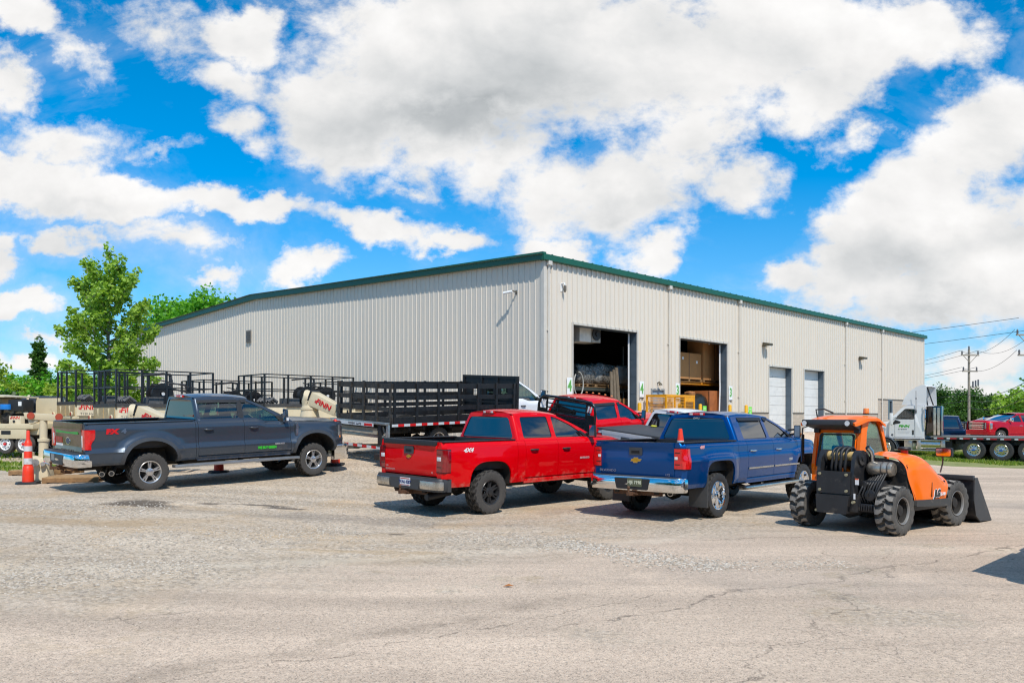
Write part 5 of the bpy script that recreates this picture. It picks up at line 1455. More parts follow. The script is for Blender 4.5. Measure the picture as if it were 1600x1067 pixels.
# door 4 rack
def stock(nm, lab, cat, s, t, z): return bt(nm, lab, cat, s, t, z)
T1 = 1.5
rk = bt('pallet_rack', 'dark steel rack just inside the first open door', 'rack', ins(940, T1), T1 + .3)
m = MB()
for x in (-2.6, 2.6):
    for y in (-.5, .5): m.box(x - .05, x + .05, y - .05, y + .05, 0, 4.2)
for y in (-.5, .5): m.box(-2.6, 2.6, y - .03, y + .03, 2.02, 2.16)
m.build('rack_frame', mat('rack_dark', '#3d4038', .6, dirt=.2), rk, 20)
for i, (pa, pb, hgt, lab) in enumerate(((897, 925, .98, 'plastic wrapped bundle on the left of the dark rack'), (924, 962, 1.06, 'plastic wrapped bundle in the middle of the dark rack'), (962, 990, 1.08, 'whitish wrapped bundle on the right of the dark rack'))):
    sa, sb = ins(pa, T1), ins(pb, T1)
    e = stock('wrapped_bundle', lab, 'bundle', (sa + sb) / 2, T1 + .3, 2.17); w_ = (sb - sa) / 2
    pallet(e, -w_, w_, -.55, .5, .13)
    m = MB(); lump(m, -w_, w_, -.56, .5, .13, hgt, i * 7.1, .10); m.build('wrapped_load', FILM if i < 2 else mat('white_sacks', '#97958f', .35, var=.25, vs=5, bump=.5, bs=6), e, 50)
e = stock('plank_stack', 'old planks leaning upright inside the first open door', 'planks', ins(964, .6), .6, 0)
for q, (x, w_) in enumerate(((-.30, .16), (-.08, .14), (.14, .18))):
    m = MB(); m.bar((x - .2 + q * .08, -.15, 0), (x + .22, .25 + q * .03, 2.85 + q * .1), w_, .05, (0, 1, 0)); m.build('plank', OWOOD, e, 20)
e = stock('hose_coil', 'pale hose hanging in loops at the left of the dark rack', 'hose', ins(905, .8), .8, 0)
m = MB(); m.tube([(-.1 + .30 * sin(a), -.05, 2.25 + .50 * cos(a)) for a in lin(26, 0, 5.6)], .028, 8); m.build('hose', mat('pale_hose', '#a9a79f', .4), e, 40)
e = stock('carton_stack', 'brown cartons under the dark rack', 'cartons', ins(975, 1.3), 1.3, 0)
m = MB(); m.box(-.7, .7, -.5, .4, .1, 1.7); m.build('carton', CARD, e, 20, bev=.01)
e = stock('unit_heater', 'grey unit heater hung at the top left of the first open door', 'heater', ins(912, 1.1), 1.1, 4.38)
m = MB(); m.box(-.75, .0, -.4, .5, -.36, .36); m.build('heater_case', mat('heater_white', '#d6d3cb', .5), e, 20, bev=.02)
m = MB(); m.box(.0, .62, -.42, .5, -.35, .35); m.build('fan_box', mat('heater_grey', '#9a978e', .5, var=.3), e, 20, bev=.02)
m = MB(); m.cyl((.3, -.44, .0), (.3, -.47, .0), .27, n=20); m.cyl((.3, -.47, 0), (.3, -.52, 0), .09, n=14); m.build('fan_guard', BLACK, e, 30)
m = MB()
for x in (-.6, .5): m.box(x - .015, x + .015, 0, .03, .36, 2.3)
m.build('hanger_rod', STEEL, e, 20)
# door 3 rack
T2 = 1.3; sm_ = ins(1090, T2)
rk = bt('pallet_rack', 'pallet rack with an orange beam inside the second open door', 'rack', sm_, T2 + .4)
m = MB(); m.box(-3.0, 2.6, -.53, -.47, 2.5, 2.64); m.box(-3.0, 2.6, .47, .53, 2.5, 2.64); m.build('rack_beam', ORB, rk, 20)
m = MB()
for x in (-3.0, 2.6):
    for y in (-.5, .5): m.box(x - .04, x + .04, y - .04, y + .04, 0, 4.8)
m.bar((-1.9, -.40, 2.3), (-.6, -.40, .5), .08, .05); m.build('rack_upright', mat('rack_dark', '#3d4038'), rk, 20)
for pa, pb, hgt, lab in ((1052, 1091, 1.42, 'wide brown carton on a pallet, left on the orange beam'), (1094, 1128, 2.3, 'tall brown carton on a pallet, right on the orange beam')):
    sa, sb = ins(pa, T2), ins(pb, T2)
    e = stock('pallet_carton', lab, 'carton', (sa + sb) / 2, T2 + .3, 2.65); x0, x1 = -(sb - sa) / 2, (sb - sa) / 2
    pallet(e, x0, x1, -.5, .5, .13)
    m = MB(); m.box(x0 + .02, x1 - .02, -.48, .48, .13, hgt); m.build('carton_box', CARD, e, 20, bev=.015)
    m = MB()
    for (lx, lz) in ((x0 + .16, hgt - .3), (x1 - .5, hgt - .5), (x0 + .5, hgt - .35)): m.box(lx, lx + .14, -.488, -.481, lz, lz + .13)
    m.build('carton_label', WHITE, e, 0)
    m = MB(); m.box(-.03, .03, -.486, -.4805, .13, hgt); m.build('packing_tape', mat('brown_tape', '#7d5533', .4), e, 0)
sa, sb = ins(1066, .7), ins(1105, .7)
e = stock('wrapped_bundle', 'dark plastic wrapped bale on the floor of the second open door', 'bundle', (sa + sb) / 2, 1.0, 0); w_ = (sb - sa) / 2
m = MB(); lump(m, -w_, w_, -.5, .55, .05, 2.0, 31, .16); m.build('wrapped_load', mat('black_film', '#22231f', .3, var=.6, vs=5, bump=.9, bs=7), e, 50)
m = MB(); lump(m, -.3, .25, -.2, .2, 1.9, 2.15, 37, .08); m.build('loose_top', mat('brown_scrap', '#a06a3c', .7, var=.4, vs=9), e, 50)
sa, sb = ins(1105, .6), ins(1127, .6); w_ = (sb - sa) / 2
e = stock('plywood_crate', 'orange brown plywood crate right in the second open door', 'crate', (sa + sb) / 2, .9, 0)
m = MB(); m.box(-w_, w_, -.4, .5, .05, 2.2); m.build('crate_panel', mat('orange_plywood', '#9c5a2c', .7, var=.25, vs=3), e, 20, bev=.01)
m = MB(); m.box(-w_ - .02, -w_ + .08, -.42, -.4, .05, 2.2); m.build('crate_batten', mat('orange_plywood2', '#8a5029', .7), e, 20)
# ---------------------------------------------------------------- compact telehandler
ORG = paint('orange_machine_paint', '#ff7408', 0, .2, .3, .9, rough=.35, dcol='#b08a68')
JBLK = mat('black_machine_paint', (.022, .022, .024), .42, .1, var=.2, vs=5, dirt=.22, dcol='#5e564c', bump=.08)
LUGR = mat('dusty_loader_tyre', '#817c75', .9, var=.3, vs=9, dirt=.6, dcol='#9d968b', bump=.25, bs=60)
jl = thing('telehandler', 'compact orange telehandler with black boom and front bucket on chunky grey tyres', 'telehandler')
# chassis
m = MB()
m.box(-.35, 2.1, -.32, .34, .34, .62); m.box(.35, 1.62, -.86, -.3, .36, .50); m.box(.3, 1.6, .1, .90, .36, .62)
m.box(1.55, 2.35, -.55, .55, .36, .7)
for x in (0, 1.95): m.cyl((x, -.62, .39), (x, .62, .39), .085, n=14); m.lathe([(.001, -.2), (.14, -.16), (.19, 0), (.14, .16), (.001, .2)], (x, 0, .39), 'y', 16)
m.build('chassis', JBLK, jl, 30, bev=.012)
m = MB(); m.prism(rpoly([(-.22, .62), (.36, .62), (.36, .98), (-.22, .98)], .02), lambda u, v: (-.36, u, v - 0), lambda u, v: (-.40, u, v)); rp = m.build('rear_plate', JBLK, jl, 30)
m = MB(); m.prism(rpoly([(-.17, .30), (.34, .30), (.36, .60), (-.22, .60)], .02), lambda u, v: (-.30, u, v), lambda u, v: (-.43, u, v)); m.build('counterweight', JBLK, jl, 30, bev=.01)
BOLT = mat('pale_bolt', '#a9a184', .5, .4)
for y in (-.16, .30):
    for z in (.67, .93):
        m = MB(); m.cyl((-.40, y, z), (-.425, y, z), .024, n=12); m.cyl((-.425, y, z), (-.432, y, z), .014, n=6); m.build('bolt_cap', BOLT, rp, 30)
for y in (-.27, -.12, .36):
    m = MB(); m.cyl((-.36, y, .50 if y < 0 else .33), (-.42, y, .50 if y < 0 else .33), .022, n=10); m.build('bolt_cap', BOLT, rp, 30)
# boom towers, pivot, boom
for y in (-.24, .34):
    m = MB(); m.prism(rpoly([(-.38, .5), (.35, .5), (.30, 1.05), (.02, 1.30), (-.18, 1.32), (-.34, 1.18), (-.38, .9)], .05), lambda u, v: (u, y - .03, v), lambda u, v: (u, y + .03, v)); m.build('boom_tower', JBLK, jl, 30, bev=.008)
    m = MB(); m.cyl((-.14, y - .06, 1.2), (-.14, y + .06, 1.2), .12, n=24); m.cyl((-.14, y - .075, 1.2), (-.14, y + .075, 1.2), .05, n=14); m.build('pivot_boss', JBLK, jl, 30)
m = MB(); m.lathe([(.001, -.21), (.075, -.21), (.075, .31), (.001, .31)], (-.14, 0, 1.22), 'y', 22); m.build('pivot_tube', mat('cream_tube', '#c9ab70', .5, var=.1, dirt=.12), jl, 30)
for y, r in ((-.10, .022), (-.02, .026), (.06, .024), (.13, .02)):
    m = MB(); m.tube([(-.06 + .16 * cos(a) - .08, y + .012 * sin(3 * a), 1.2 + .16 * sin(a) * 1.0) for a in lin(14, 0.2, pi)] + [(-.30, y + .02, 1.05), (-.28, y + .03, .95), (-.2, y, .85)], r, 8); m.build('hydraulic_hose', BLACK, jl, 50)
m = MB(); m.hexa([(-.12, -.16, 1.05), (-.12, .2, 1.05), (-.12, .2, 1.3), (-.12, -.16, 1.3)], [(2.5, -.13, .56), (2.5, .17, .56), (2.5, .17, .80), (2.5, -.13, .80)]); m.build('boom', JBLK, jl, 30, bev=.02)
m = MB(); m.bar((.25, .02, .6), (1.7, .02, .85), .12, .12); m.cyl((.2, .02, .62), (1.5, .02, .8), .06, n=14); m.build('lift_cylinder', STEEL, jl, 30)
m = MB(); m.hexa([(2.2, -.18, .2), (2.2, .2, .2), (2.2, .2, .85), (2.2, -.18, .85)], [(2.44, -.4, .12), (2.44, .4, .12), (2.44, .4, .75), (2.44, -.4, .75)]); m.build('carriage', JBLK, jl, 30, bev=.015)
# bits on the rear: exhaust can, pump, hoses
m = MB(); o = (.02, -.52, 1.03)
m.lathe([(.001, .23), (.06, .225), (.105, .19), (.115, .15), (.115, -.17), (.1, -.2), (.001, -.21)][::-1], o, 'y', 26); ec = m.build('exhaust_silencer', mat('stained_silencer', '#b5ab9c', .3, .7, var=.35, vs=9, dirt=.35, dcol='#6a5f52'), jl, 40)
for y in (-.02, .08):
    m = MB(); m.lathe([(.118, -.012), (.123, 0), (.118, .012)], (o[0], o[1] + y - .12, o[2]), 'y', 26); m.build('clamp_band', STEEL, ec, 40)
m = MB(); m.tube([(.02, -.37, 1.12), (.02, -.37, 1.24), (.0, -.36, 1.30), (-.06, -.33, 1.37)], [.035, .035, .04, .042], 14); m.m = 1; m.cyl((-.062, -.329, 1.372), (-.066, -.327, 1.376), .034, n=14); m.build('exhaust_pipe', [CHROME2, BLACK], jl, 40)
m = MB()
m.box(-.2, .2, -.62, -.36, .5, .85); m.cyl((-.28, -.48, .62), (-.1, -.48, .62), .09, n=14); m.cyl((-.26, -.36, .78), (-.1, -.36, .78), .06, n=12); m.box(-.3, .1, -.62, -.32, .36, .48)
for i in range(8):
    y = -.62 + i * .04; m.box(-.33, -.29, y, y + .02, .37, .47)
m.build('hydraulic_pump', JBLK, jl, 30, bev=.01)
random.seed(5)
for i in range(7):
    y = -.34 - i * .045; m = MB(); m.tube([(-.22, y, .5), (-.3 + .03 * (i % 3), y + .03, .62), (-.24, y - .02, .78), (-.05, y - .04, .88 + .02 * i), (.2, y - .03, .84)], .016, 6); m.build('hydraulic_hose', BLACK, jl, 50)
m = MB(); m.box(-.365, -.36, -.345, -.285, .78, .88); m.build('warning_label', WHITE, rp, 0); m = MB(); m.box(-.366, -.3655, -.345, -.285, .86, .88); m.build('warning_stripe', mat('orange_ink', '#e0531b', .5), rp, 0)
m = MB(); m.box(-.385, -.38, -.30, -.27, .55, .64); m.build('white_label', WHITE, rp, 0)
# engine cover
sec = []     # x, outer y, top z, shoulder z, bottom z
def hood_row(x):
    top = lerp(1.25, 1.29, ss(.1, .5, x)) - .36 * ss(.55, 1.60, x) ** 1.15
    out = -.92 + .04 * ss(.5, 1.6, x) + .03 * ss(.4, .1, x)
    zb_ = .50
    inn = -.27
    pts = []
    for q in lin(9, 0, 1): pts.append((x, lerp(inn, out + .26, q), top - .035 * q ** 2 + .0))
    bul = .020 * exp(-((x - 1.0) / .45) ** 2)
    for a in lin(8, 8, 82): pts.append((x, out + .26 - .26 * sin(radians(a)) - bul * sin(radians(a)), top - .035 - .24 * (1 - cos(radians(a)))))
    zs_ = top - .035 - .24
    for q in lin(9, .05, 1): pts.append((x + .0, out - bul * (1 - q) + .012 * q, lerp(zs_, zb_, q)))
    return pts
def rear_edge(z): return .08 + .30 * ss(1.05, .45, z)
def front_edge(z): return 1.60 - .10 * ss(.9, .45, z)
rows = []
for q in lin(26, 0, 1):
    base = hood_row(lerp(.05, 1.62, q)); row = []
    for (x, y, z) in base:
        row.append((lerp(rear_edge(z), front_edge(z), q), y, z))
    rows.append(row)
rows = rows + [[(p[0] - .01, p[1] + .04, p[2] - .03) for p in rows[-1]]]
m = MB(); m.grid(rows, False); hd = m.build('engine_cover', ORG, jl, 50)
# sculpted arch line on the side
m = MB(); rws = []
for a in lin(22, 0, 1):
    ang = lerp(150, 12, a); x = .98 + .42 * cos(radians(ang)); z = .70 + .33 * sin(radians(ang)); yy = -.915 - .02 * exp(-((x - 1.0) / .45) ** 2) + .026 * ss(.5, 1.6, x)
    rws.append([(x, yy + .008, z + .02), (x, yy - .006, z + .008), (x, yy - .006, z - .004), (x, yy + .01, z - .016)])
_ = 0
m = MB(); m.box(.88, .892, -.922, -.89, .56, .80); m.build('latch_slot', BLACK, hd, 20)
m = MB(); m.box(.22, 1.5, -.86, -.3, .5, .8); m.box(.14, .2, -.86, -.3, .5, 1.1); m.build('engine_block', UNDER, jl, 30)
m = MB(); rows = []
for q in lin(10, 0, 1):
    rows.append([(rear_edge(lerp(1.18, .45, w)) + .05, lerp(-.30, -.885, q), lerp(1.2 - .12 * q ** 3, .45, w)) for w in lin(8, 0, 1)])
m.grid(rows); m.build('engine_bay_screen', mat('dusty_black_screen', (.03, .03, .03), .8, var=.5, vs=18, dirt=.45, dcol='#7a7063', bump=.4, bs=60), jl, 30)
m = MB(); m.prism(rpoly([(.33, .44), (1.52, .38), (1.56, .50), (.36, .54)], .02), lambda u, v: (u, -.83, v), lambda u, v: (u, -.93, v)); m.build('side_skirt', mat('charcoal_skirt', '#3d3c3a', .6, dirt=.2), jl, 30, bev=.01)
m = MB(); m.cyl((.72, -.55, 1.25), (.72, -.55, 1.31), .055, n=16); fc = m.build('filler_neck', mat('red_cap_base', '#d02a10', .4), jl, 30)
m = MB(); m.lathe([(.05, 1.31), (.1, 1.315), (.105, 1.34), (.09, 1.365), (.04, 1.37), (.001, 1.37)], (.72, -.55, 0), 'z', 18); m.build('filler_cap', BLACK, fc, 30)
text('JLG', .165, frame((.985, -.905, .605), (1, .025, 0), (-.04, 0, 1)), WHITE, 'logo_outline', hd, shear=.25, off=.016, align='LEFT', sx=.95)
text('JLG', .15, frame((1.0, -.910, .605), (1, .025, 0), (-.04, 0, 1)), mat('logo_black', (.012, .012, .012), .4), 'logo', hd, shear=.25, off=.010, align='LEFT', sx=.95)
text('G5-18A', .07, frame((1.22, -.902, .585), (1, .025, 0), (-.04, 0, 1)), WHITE, 'lettering', hd, shear=.25, align='LEFT', sx=.9, off=.002)
# cab
GJ = glass('green_cab_glass', '#d3e8dc', .97)
cab_o = [(.50, .62), (.44, 1.0), (.58, 1.72), (.66, 1.83), (.80, 1.87), (1.06, 1.86), (1.20, 1.80), (1.32, 1.62), (1.52, 1.12), (1.55, .62)]
cab_side = rpoly(cab_o, .07, 5)
win = rpoly([(.70, 1.10), (.74, 1.62), (.82, 1.78), (1.05, 1.79), (1.15, 1.74), (1.25, 1.57), (1.46, 1.10), (1.42, 1.02), (.75, 1.02)], .05, 4)
cb = None
m = MB()
for y0_, y1_ in ((.10, .16), (.90, .96)):
    m.prism(cab_side, lambda u, v: (u, y0_, v), lambda u, v: (u, y1_, v), [win])
# rear and front frames, roof
def rearx(z): return lerp(.44, .58, clamp((z - 1.0) / .72)) if z > 1 else lerp(.50, .44, clamp((z - .62) / .38))
m.prism(rpoly([(.12, .66), (.94, .66), (.94, 1.76), (.12, 1.76)], .05), lambda u, v: (rearx(v) + .05, u, v), lambda u, v: (rearx(v) - .0, u, v), [rpoly([(.18, .98), (.88, .98), (.86, 1.58), (.20, 1.58)], .05)])
m.hexa([(.42, .12, .66), (.42, .94, .66), (.46, .96, .98), (.46, .10, .98)], [(.50, .12, .66), (.50, .94, .66), (.52, .96, .98), (.52, .10, .98)])
cb = m.build('cab', ORG, jl, 40)
m = MB(); rows = []
for q in lin(16, 0, 1):
    x = lerp(.20, 1.24, q); z = 1.80 + .09 * ss(0, .5, q) - .10 * ss(.7, 1, q) ** 1.5
    rows.append([(x, y, z - .05 * abs((y - .53) / .5) ** 4) for y in lin(13, .03, 1.03)])
low = [[(p[0] + .03, p[1] if .04 < p[1] < 1.02 else p[1], p[2] - .05) for p in r_] for r_ in rows]
m.grid(rows, True); m.grid(low); n = len(rows)
for A, B_ in ((rows[0], low[0]), (rows[-1], low[-1])): m.grid([A, B_])
m.grid([[r_[0] for r_ in rows], [r_[0] for r_ in low]]); m.grid([[r_[-1] for r_ in rows], [r_[-1] for r_ in low]])
m.build('cab_roof', ORG, cb, 45, weld=True)
m = MB(); m.hexa([(.19, .06, 1.72), (.19, 1.0, 1.72), (.19, 1.0, 1.815), (.19, .06, 1.815)], [(.60, .12, 1.62), (.60, .94, 1.62), (.60, .94, 1.80), (.60, .12, 1.80)]); m.build('rear_visor', TRIM, cb, 30, bev=.02)
for y in (.14, .93):
    m = MB(); m.cyl((.22, y, 1.755), (.165, y, 1.75), .042, .05, n=16); wl = m.build('work_lamp', BLACK, jl, 30)
    m = MB(); m.cyl((.164, y, 1.75), (.158, y, 1.75), .044, n=16); m.build('lamp_lens', LAMP_WHITE, wl, 30)
for y in (.16, .9):
    m = MB(); m.box(.50, .58, y - .05, y + .05, 1.58, 1.66); m.build('hinge_block', BLACK, cb, 30, bev=.01)
m = MB(); m.prism(rpoly([(.18, .98), (.88, .98), (.86, 1.58), (.20, 1.58)], .05), lambda u, v: (rearx(v) + .02, u, v), lambda u, v: (rearx(v) + .012, u, v)); m.build('rear_window', GJ, cb, 0)
m = MB(); m.prism(rpoly([(.19, .99), (.87, .99), (.85, 1.57), (.21, 1.57)], .05), lambda u, v: (rearx(v) + .0, u, v), lambda u, v: (rearx(v) - .014, u, v), [rpoly([(.225, 1.02), (.84, 1.02), (.825, 1.545), (.24, 1.545)], .05)]); m.build('window_seal', BLACK, cb, 0)
for y in (.13, .93):
    m = MB(); m.prism(win, lambda u, v: (u, y - .006, v), lambda u, v: (u, y + .006, v)); m.build('side_window', GJ, cb, 0)
m = MB(); m.prism([(.14, 0), (.92, 0), (.92, 1), (.14, 1)], lambda u, v: (lerp(1.50, 1.17, v), u, lerp(1.1, 1.80, v)), lambda u, v: (lerp(1.50, 1.17, v) + .012, u, lerp(1.1, 1.80, v))); m.build('windscreen', GJ, cb, 0)
m = MB(); m.box(.75, 1.2, .3, .76, .66, .98); m.hexa([(.70, .3, .98), (.86, .3, .98), (.86, .76, .98), (.70, .76, .98)], [(.64, .36, 1.36), (.72, .36, 1.36), (.72, .70, 1.36), (.64, .70, 1.36)]); m.build('operator_seat', mat('seat_black', (.03, .03, .032), .8), jl, 30, bev=.03)
m = MB(); m.cyl((1.44, .53, .75), (1.30, .53, 1.08), .03, n=10); rws = [];
for a in lin(25, 0, 2 * pi): c_ = V((1.29, .53, 1.1)); rws.append(c_ + V((.05 * cos(a), .17 * sin(a), .16 * cos(a))))
m.tube(rws, .014, 8); m.build('steering_wheel', BLACK, jl, 40)
m = MB(); m.box(1.36, 1.5, .2, .86, .7, 1.06); m.build('dashboard', BLACK, jl, 30, bev=.03)
m = MB(); m.cyl((1.0, .25, 1.90), (1.0, .25, 1.925), .05, n=14); bc = m.build('beacon', BLACK, jl, 30)
m = MB(); m.lathe([(.052, 1.925), (.05, 2.0), (.042, 2.012), (.001, 2.014)], (1.0, .25, 0), 'z', 18); m.build('beacon_lens', LAMP_AMBER, bc, 40)
# mirrors
for (a, b, c_, w_, h_) in (((1.5, -.78, .93), (1.54, -.80, 1.08), (1.5, -.84, 1.27), .26, .15), ((.52, 1.0, 1.72), (.42, 1.12, 1.66), (.42, 1.13, 1.30), .03, .50)):
    m = MB(); m.tube([a, b, (c_[0], c_[1] + .02, c_[2] - h_ * .3)], .013, 8); mr_ = m.build('mirror_arm', STEEL, jl, 40)
    m = MB(); m.prism(rpoly([(-w_ / 2, -h_ / 2), (w_ / 2, -h_ / 2), (w_ / 2, h_ / 2), (-w_ / 2, h_ / 2)], .03), lambda u, v: (c_[0] + .05, c_[1] + u, c_[2] + v), lambda u, v: (c_[0] - .02, c_[1] + u, c_[2] + v)); mh_ = m.build('mirror', BLACK, mr_, 40, bev=.01)
    m = MB(); m.prism(rpoly([(-w_ / 2 + .012, -h_ / 2 + .012), (w_ / 2 - .012, -h_ / 2 + .012), (w_ / 2 - .012, h_ / 2 - .012), (-w_ / 2 + .012, h_ / 2 - .012)], .03), lambda u, v: (c_[0] - .021, c_[1] + u, c_[2] + v), lambda u, v: (c_[0] - .026, c_[1] + u, c_[2] + v)); m.build('mirror_glass', CHROME, mr_, 0)
m = MB(); m.tube([(.7, 1.0, 1.86), (.72, 1.04, 1.99), (.76, .9, 2.0), (.8, .75, 1.93)], .014, 8); m.build('grab_rail', BLACK, jl, 40)
# bucket
prof = [(2.46, .78), (2.44, .40), (2.52, .14), (2.69, .04), (3.16, .02)]
m = MB(); bwd = .93
inner = [(x + .02, z + .022) for x, z in prof]
for A, B_ in ((prof, False), (inner, True)): m.grid([[(x, -bwd, z) for x, z in A], [(x, bwd, z) for x, z in A]], B_)
m.grid([[(prof[0][0], -bwd, prof[0][1]), (inner[0][0], -bwd, prof[0][1])], [(prof[0][0], bwd, prof[0][1]), (inner[0][0], bwd, prof[0][1])]])
bk = m.build('bucket', mat('bucket_black', (.028, .028, .03), .38, .3, var=.3, vs=5, dirt=.2, dcol='#5a544c'), jl, 35)
for sg in (-1, 1):
    m = MB(); m.prism([(2.46, .80), (2.44, .40), (2.52, .14), (2.69, .03), (3.18, .01), (3.10, .12), (2.58, .80)], lambda u, v: (u, sg * bwd - .012, v), lambda u, v: (u, sg * bwd + .012, v)); m.build('bucket_side', mat('bucket_grey', (.05, .05, .052), .5, .2, dirt=.25, dcol='#5a544c'), bk, 30)
m = MB(); m.box(2.42, 2.50, -bwd, bwd, .76, .84); m.box(3.10, 3.22, -bwd, bwd, .005, .03); m.box(2.36, 2.44, -.6, .6, .56, .66); m.build('bucket_lip', mat('bucket_grey', (.05, .05, .052)), bk, 30, bev=.01)
for x, st in ((0, 0), (1.95, radians(-4))):
    for sg in (-1, 1): add_wheel(jl, x, sg * .74, .39, .29, .215, 'lug', 'loader', mat('grey_loader_rim', '#8c8a86', .45, .4, dirt=.3), sg < 0, [LUGR, mat('loader_rubber_shade', (.075, .072, .067), .9, var=.3, vs=12, dirt=.4, dcol='#6e675d')], st if sg < 0 else st)  # second tyre colour darkens rubber, painting shade between the lugs
seat(jl, 5.56, 13.25, atan2(.623, .783), 1.95, 1.48)
# ---------------------------------------------------------------- stake body truck with a lift gate
STAKE = mat('black_stake_steel', (.016, .016, .017), .45, .2, var=.3, vs=6, dirt=.12, dcol='#5a5148')
STAKEB = mat('brown_stake_steel', (.035, .031, .027), .6, .1, var=.3, vs=6, dirt=.35, dcol='#5f5548')  # browner and lighter than the side stakes
TAPER = mat('red_reflector', '#c81a1c', .35, var=.1); TAPEW = mat('silver_reflector', '#c9cdd0', .3, var=.1)
GALV = mat('galvanised_steel', '#a9aaa6', .38, .75, var=.2, vs=8, dirt=.15, dcol='#8d857a')
WHT2 = paint('white_truck_paint', '#dcdddf', 0, .2, .5, 1.0)
st = dict(W=1.0, WB=5.0, fo=1.0, bed=(-2.0, 3.2), hasbed=False, doors=(3.36, 3.36, 4.58), zr=.70, zb=1.56, zt=2.25, tyre=(.42, .26, .25), arch=(.52, 1.08, 2.3), prof=[(0, -.06), (.3, 0), (.8, -.01), (1, -.045)],
    paint=WHT2, glass=GT_CLEAR, rim='five', rimm=ALLOY, xat=3.85, xab=4.80, drop=.08, fdrop=.05, tow=True, mir=(.36, .22), d_=0)
sr = pickup('stake_truck', 'white cab truck with black stake body and galvanised lift gate', st); sr['category'] = 'truck'
X0, X1, BWD, DZ = -1.95, 3.10, 1.22, 1.0
m = MB(); m.box(X0, X1, -BWD, BWD, DZ - .10, DZ - .01)
for x in lin(10, X0 + .2, X1 - .2): m.box(x - .04, x + .04, -BWD + .1, BWD - .1, DZ - .2, DZ - .1)
for y in (-.45, .45): m.box(X0, X1, y - .06, y + .06, DZ - .34, DZ - .2)
m.build('deck', STAKE, sr, 20, bev=.006)
m = MB()
for sg in (-1, 1):
    for i in range(24):
        a = lerp(X0, X1, i / 24); b = lerp(X0, X1, (i + 1) / 24); m.m = i % 2
        m.box(a, b, sg * BWD, sg * (BWD + .006), DZ - .085, DZ - .015)
m.build('reflective_strip', [TAPEW, TAPER], sr, 0)
def stake_panel(mb, fn, L, n, z0, z1):
    for i in range(n):
        u = lerp(.06, L - .06, i / (n - 1)); mb.hexa(*[[fn(u - .04, d, z0 - .03), fn(u + .04, d, z0 - .03), fn(u + .04, d, z1), fn(u - .04, d, z1)] for d in (-.035, .0)])
    h = (z1 - z0)
    for q, w in ((.0, .15), (.29, .11), (.57, .11), (.85, .13)):
        mb.hexa(*[[fn(0, d, z0 + q * h), fn(L, d, z0 + q * h), fn(L, d, z0 + (q + w) * h), fn(0, d, z0 + (q + w) * h)] for d in (.002, .035)])
for sg in (-1, 1):
    m = MB(); stake_panel(m, lambda u, d, z: (X0 + .05 + u, sg * (BWD - .05 - d), z), X1 - X0 - .15, 7, DZ, DZ + 1.09); m.build('stake_side', STAKE, sr, 20)
m = MB(); stake_panel(m, lambda u, d, z: (X0 + .0 + d, BWD - u, z), 2 * BWD, 5, DZ, DZ + 1.09); m.build('stake_gate', STAKEB, sr, 20)
m = MB(); hz0, hz1 = DZ, DZ + 1.30
HB = [rpoly([(y - .16, 1.62), (y + .16, 1.62), (y + .16, 1.92), (y - .16, 1.92)], .05) for y in (-.62, 0, .62)]
m.prism([(-BWD, hz0), (BWD, hz0), (BWD, hz1), (-BWD, hz1)], lambda u, v: (X1 - .03, u, v), lambda u, v: (X1 + .03, u, v), HB)
for y in (-BWD + .05, -.35, .35, BWD - .05): m.box(X1 - .07, X1 - .03, y - .04, y + .04, hz0, hz1)
for z in (hz0 + .2, hz0 + .45, hz0 + .56, hz1 - .04): m.box(X1 - .06, X1 - .031, -BWD, BWD, z - .03, z + .03)
m.build('headboard', STAKE, sr, 20)
for hp in HB:
    m = MB(); c = sum(p[0] for p in hp) / len(hp)
    for i in range(7): z = 1.64 + i * .043; m.box(X1 - .02, X1 + .02, c - .17, c + .17, z - .006, z + .006)
    m.build('headboard_grille', STAKE, sr, 0)
# lift gate
m = MB(); gx = X0 - .06
m.box(gx - .16, gx, -BWD + .02, BWD + .05, DZ - .03, DZ + .03)
m.box(gx - .06, gx, -BWD + .0, -BWD + .10, .18, DZ - .03); m.box(gx - .06, gx, -BWD + .28, -BWD + .36, .25, DZ - .03); m.box(gx - .06, gx, BWD - .10, BWD, .18, DZ - .03)
m.box(gx - .05, gx - .01, -BWD + .10, -BWD + .36, .60, .66)
m.box(gx - .06, gx, -BWD + .2, BWD - .1, .60, .68)
m.bar((gx - .03, -BWD + .12, .66), (gx - .03, -BWD + .3, .95), .04, .04)
m.build('lift_gate_frame', GALV, sr, 20, bev=.006)
m = MB(); m.box(gx - .10, gx - .02, -BWD + .42, BWD - .12, .76, .86); m.hexa([(gx - .14, -BWD + .4, .70), (gx - .1, -BWD + .4, .70), (gx - .02, -BWD + .4, .86), (gx - .06, -BWD + .4, .86)], [(gx - .14, BWD - .12, .70), (gx - .1, BWD - .12, .70), (gx - .02, BWD - .12, .86), (gx - .06, BWD - .12, .86)]); m.build('lift_platform', mat('tan_platform', '#9c8f7b', .5, .4, var=.2), sr, 20)
m = MB(); m.box(gx - .10, gx + .0, -BWD + .26, -BWD + .40, .42, DZ - .05); m.box(gx - .2, gx + .1, -BWD + .02, -BWD + .42, .02, .18); m.build('rubber_bumper', BLACK, sr, 20, bev=.01)
m = MB(); m.box(gx - .17, gx - .161, -BWD + .55, BWD - .1, DZ - .028, DZ + .0); m.m = 1
for y in (-BWD + .55, BWD - .45): m.box(gx - .172, gx - .17, y, y + .35, DZ - .09, DZ - .02)
m.m = 0; m.box(gx - .1705, gx - .165, -BWD + .5, BWD - .08, DZ - .10, DZ - .01)
m.build('gate_reflector', [TAPEW, TAPER], sr, 0)
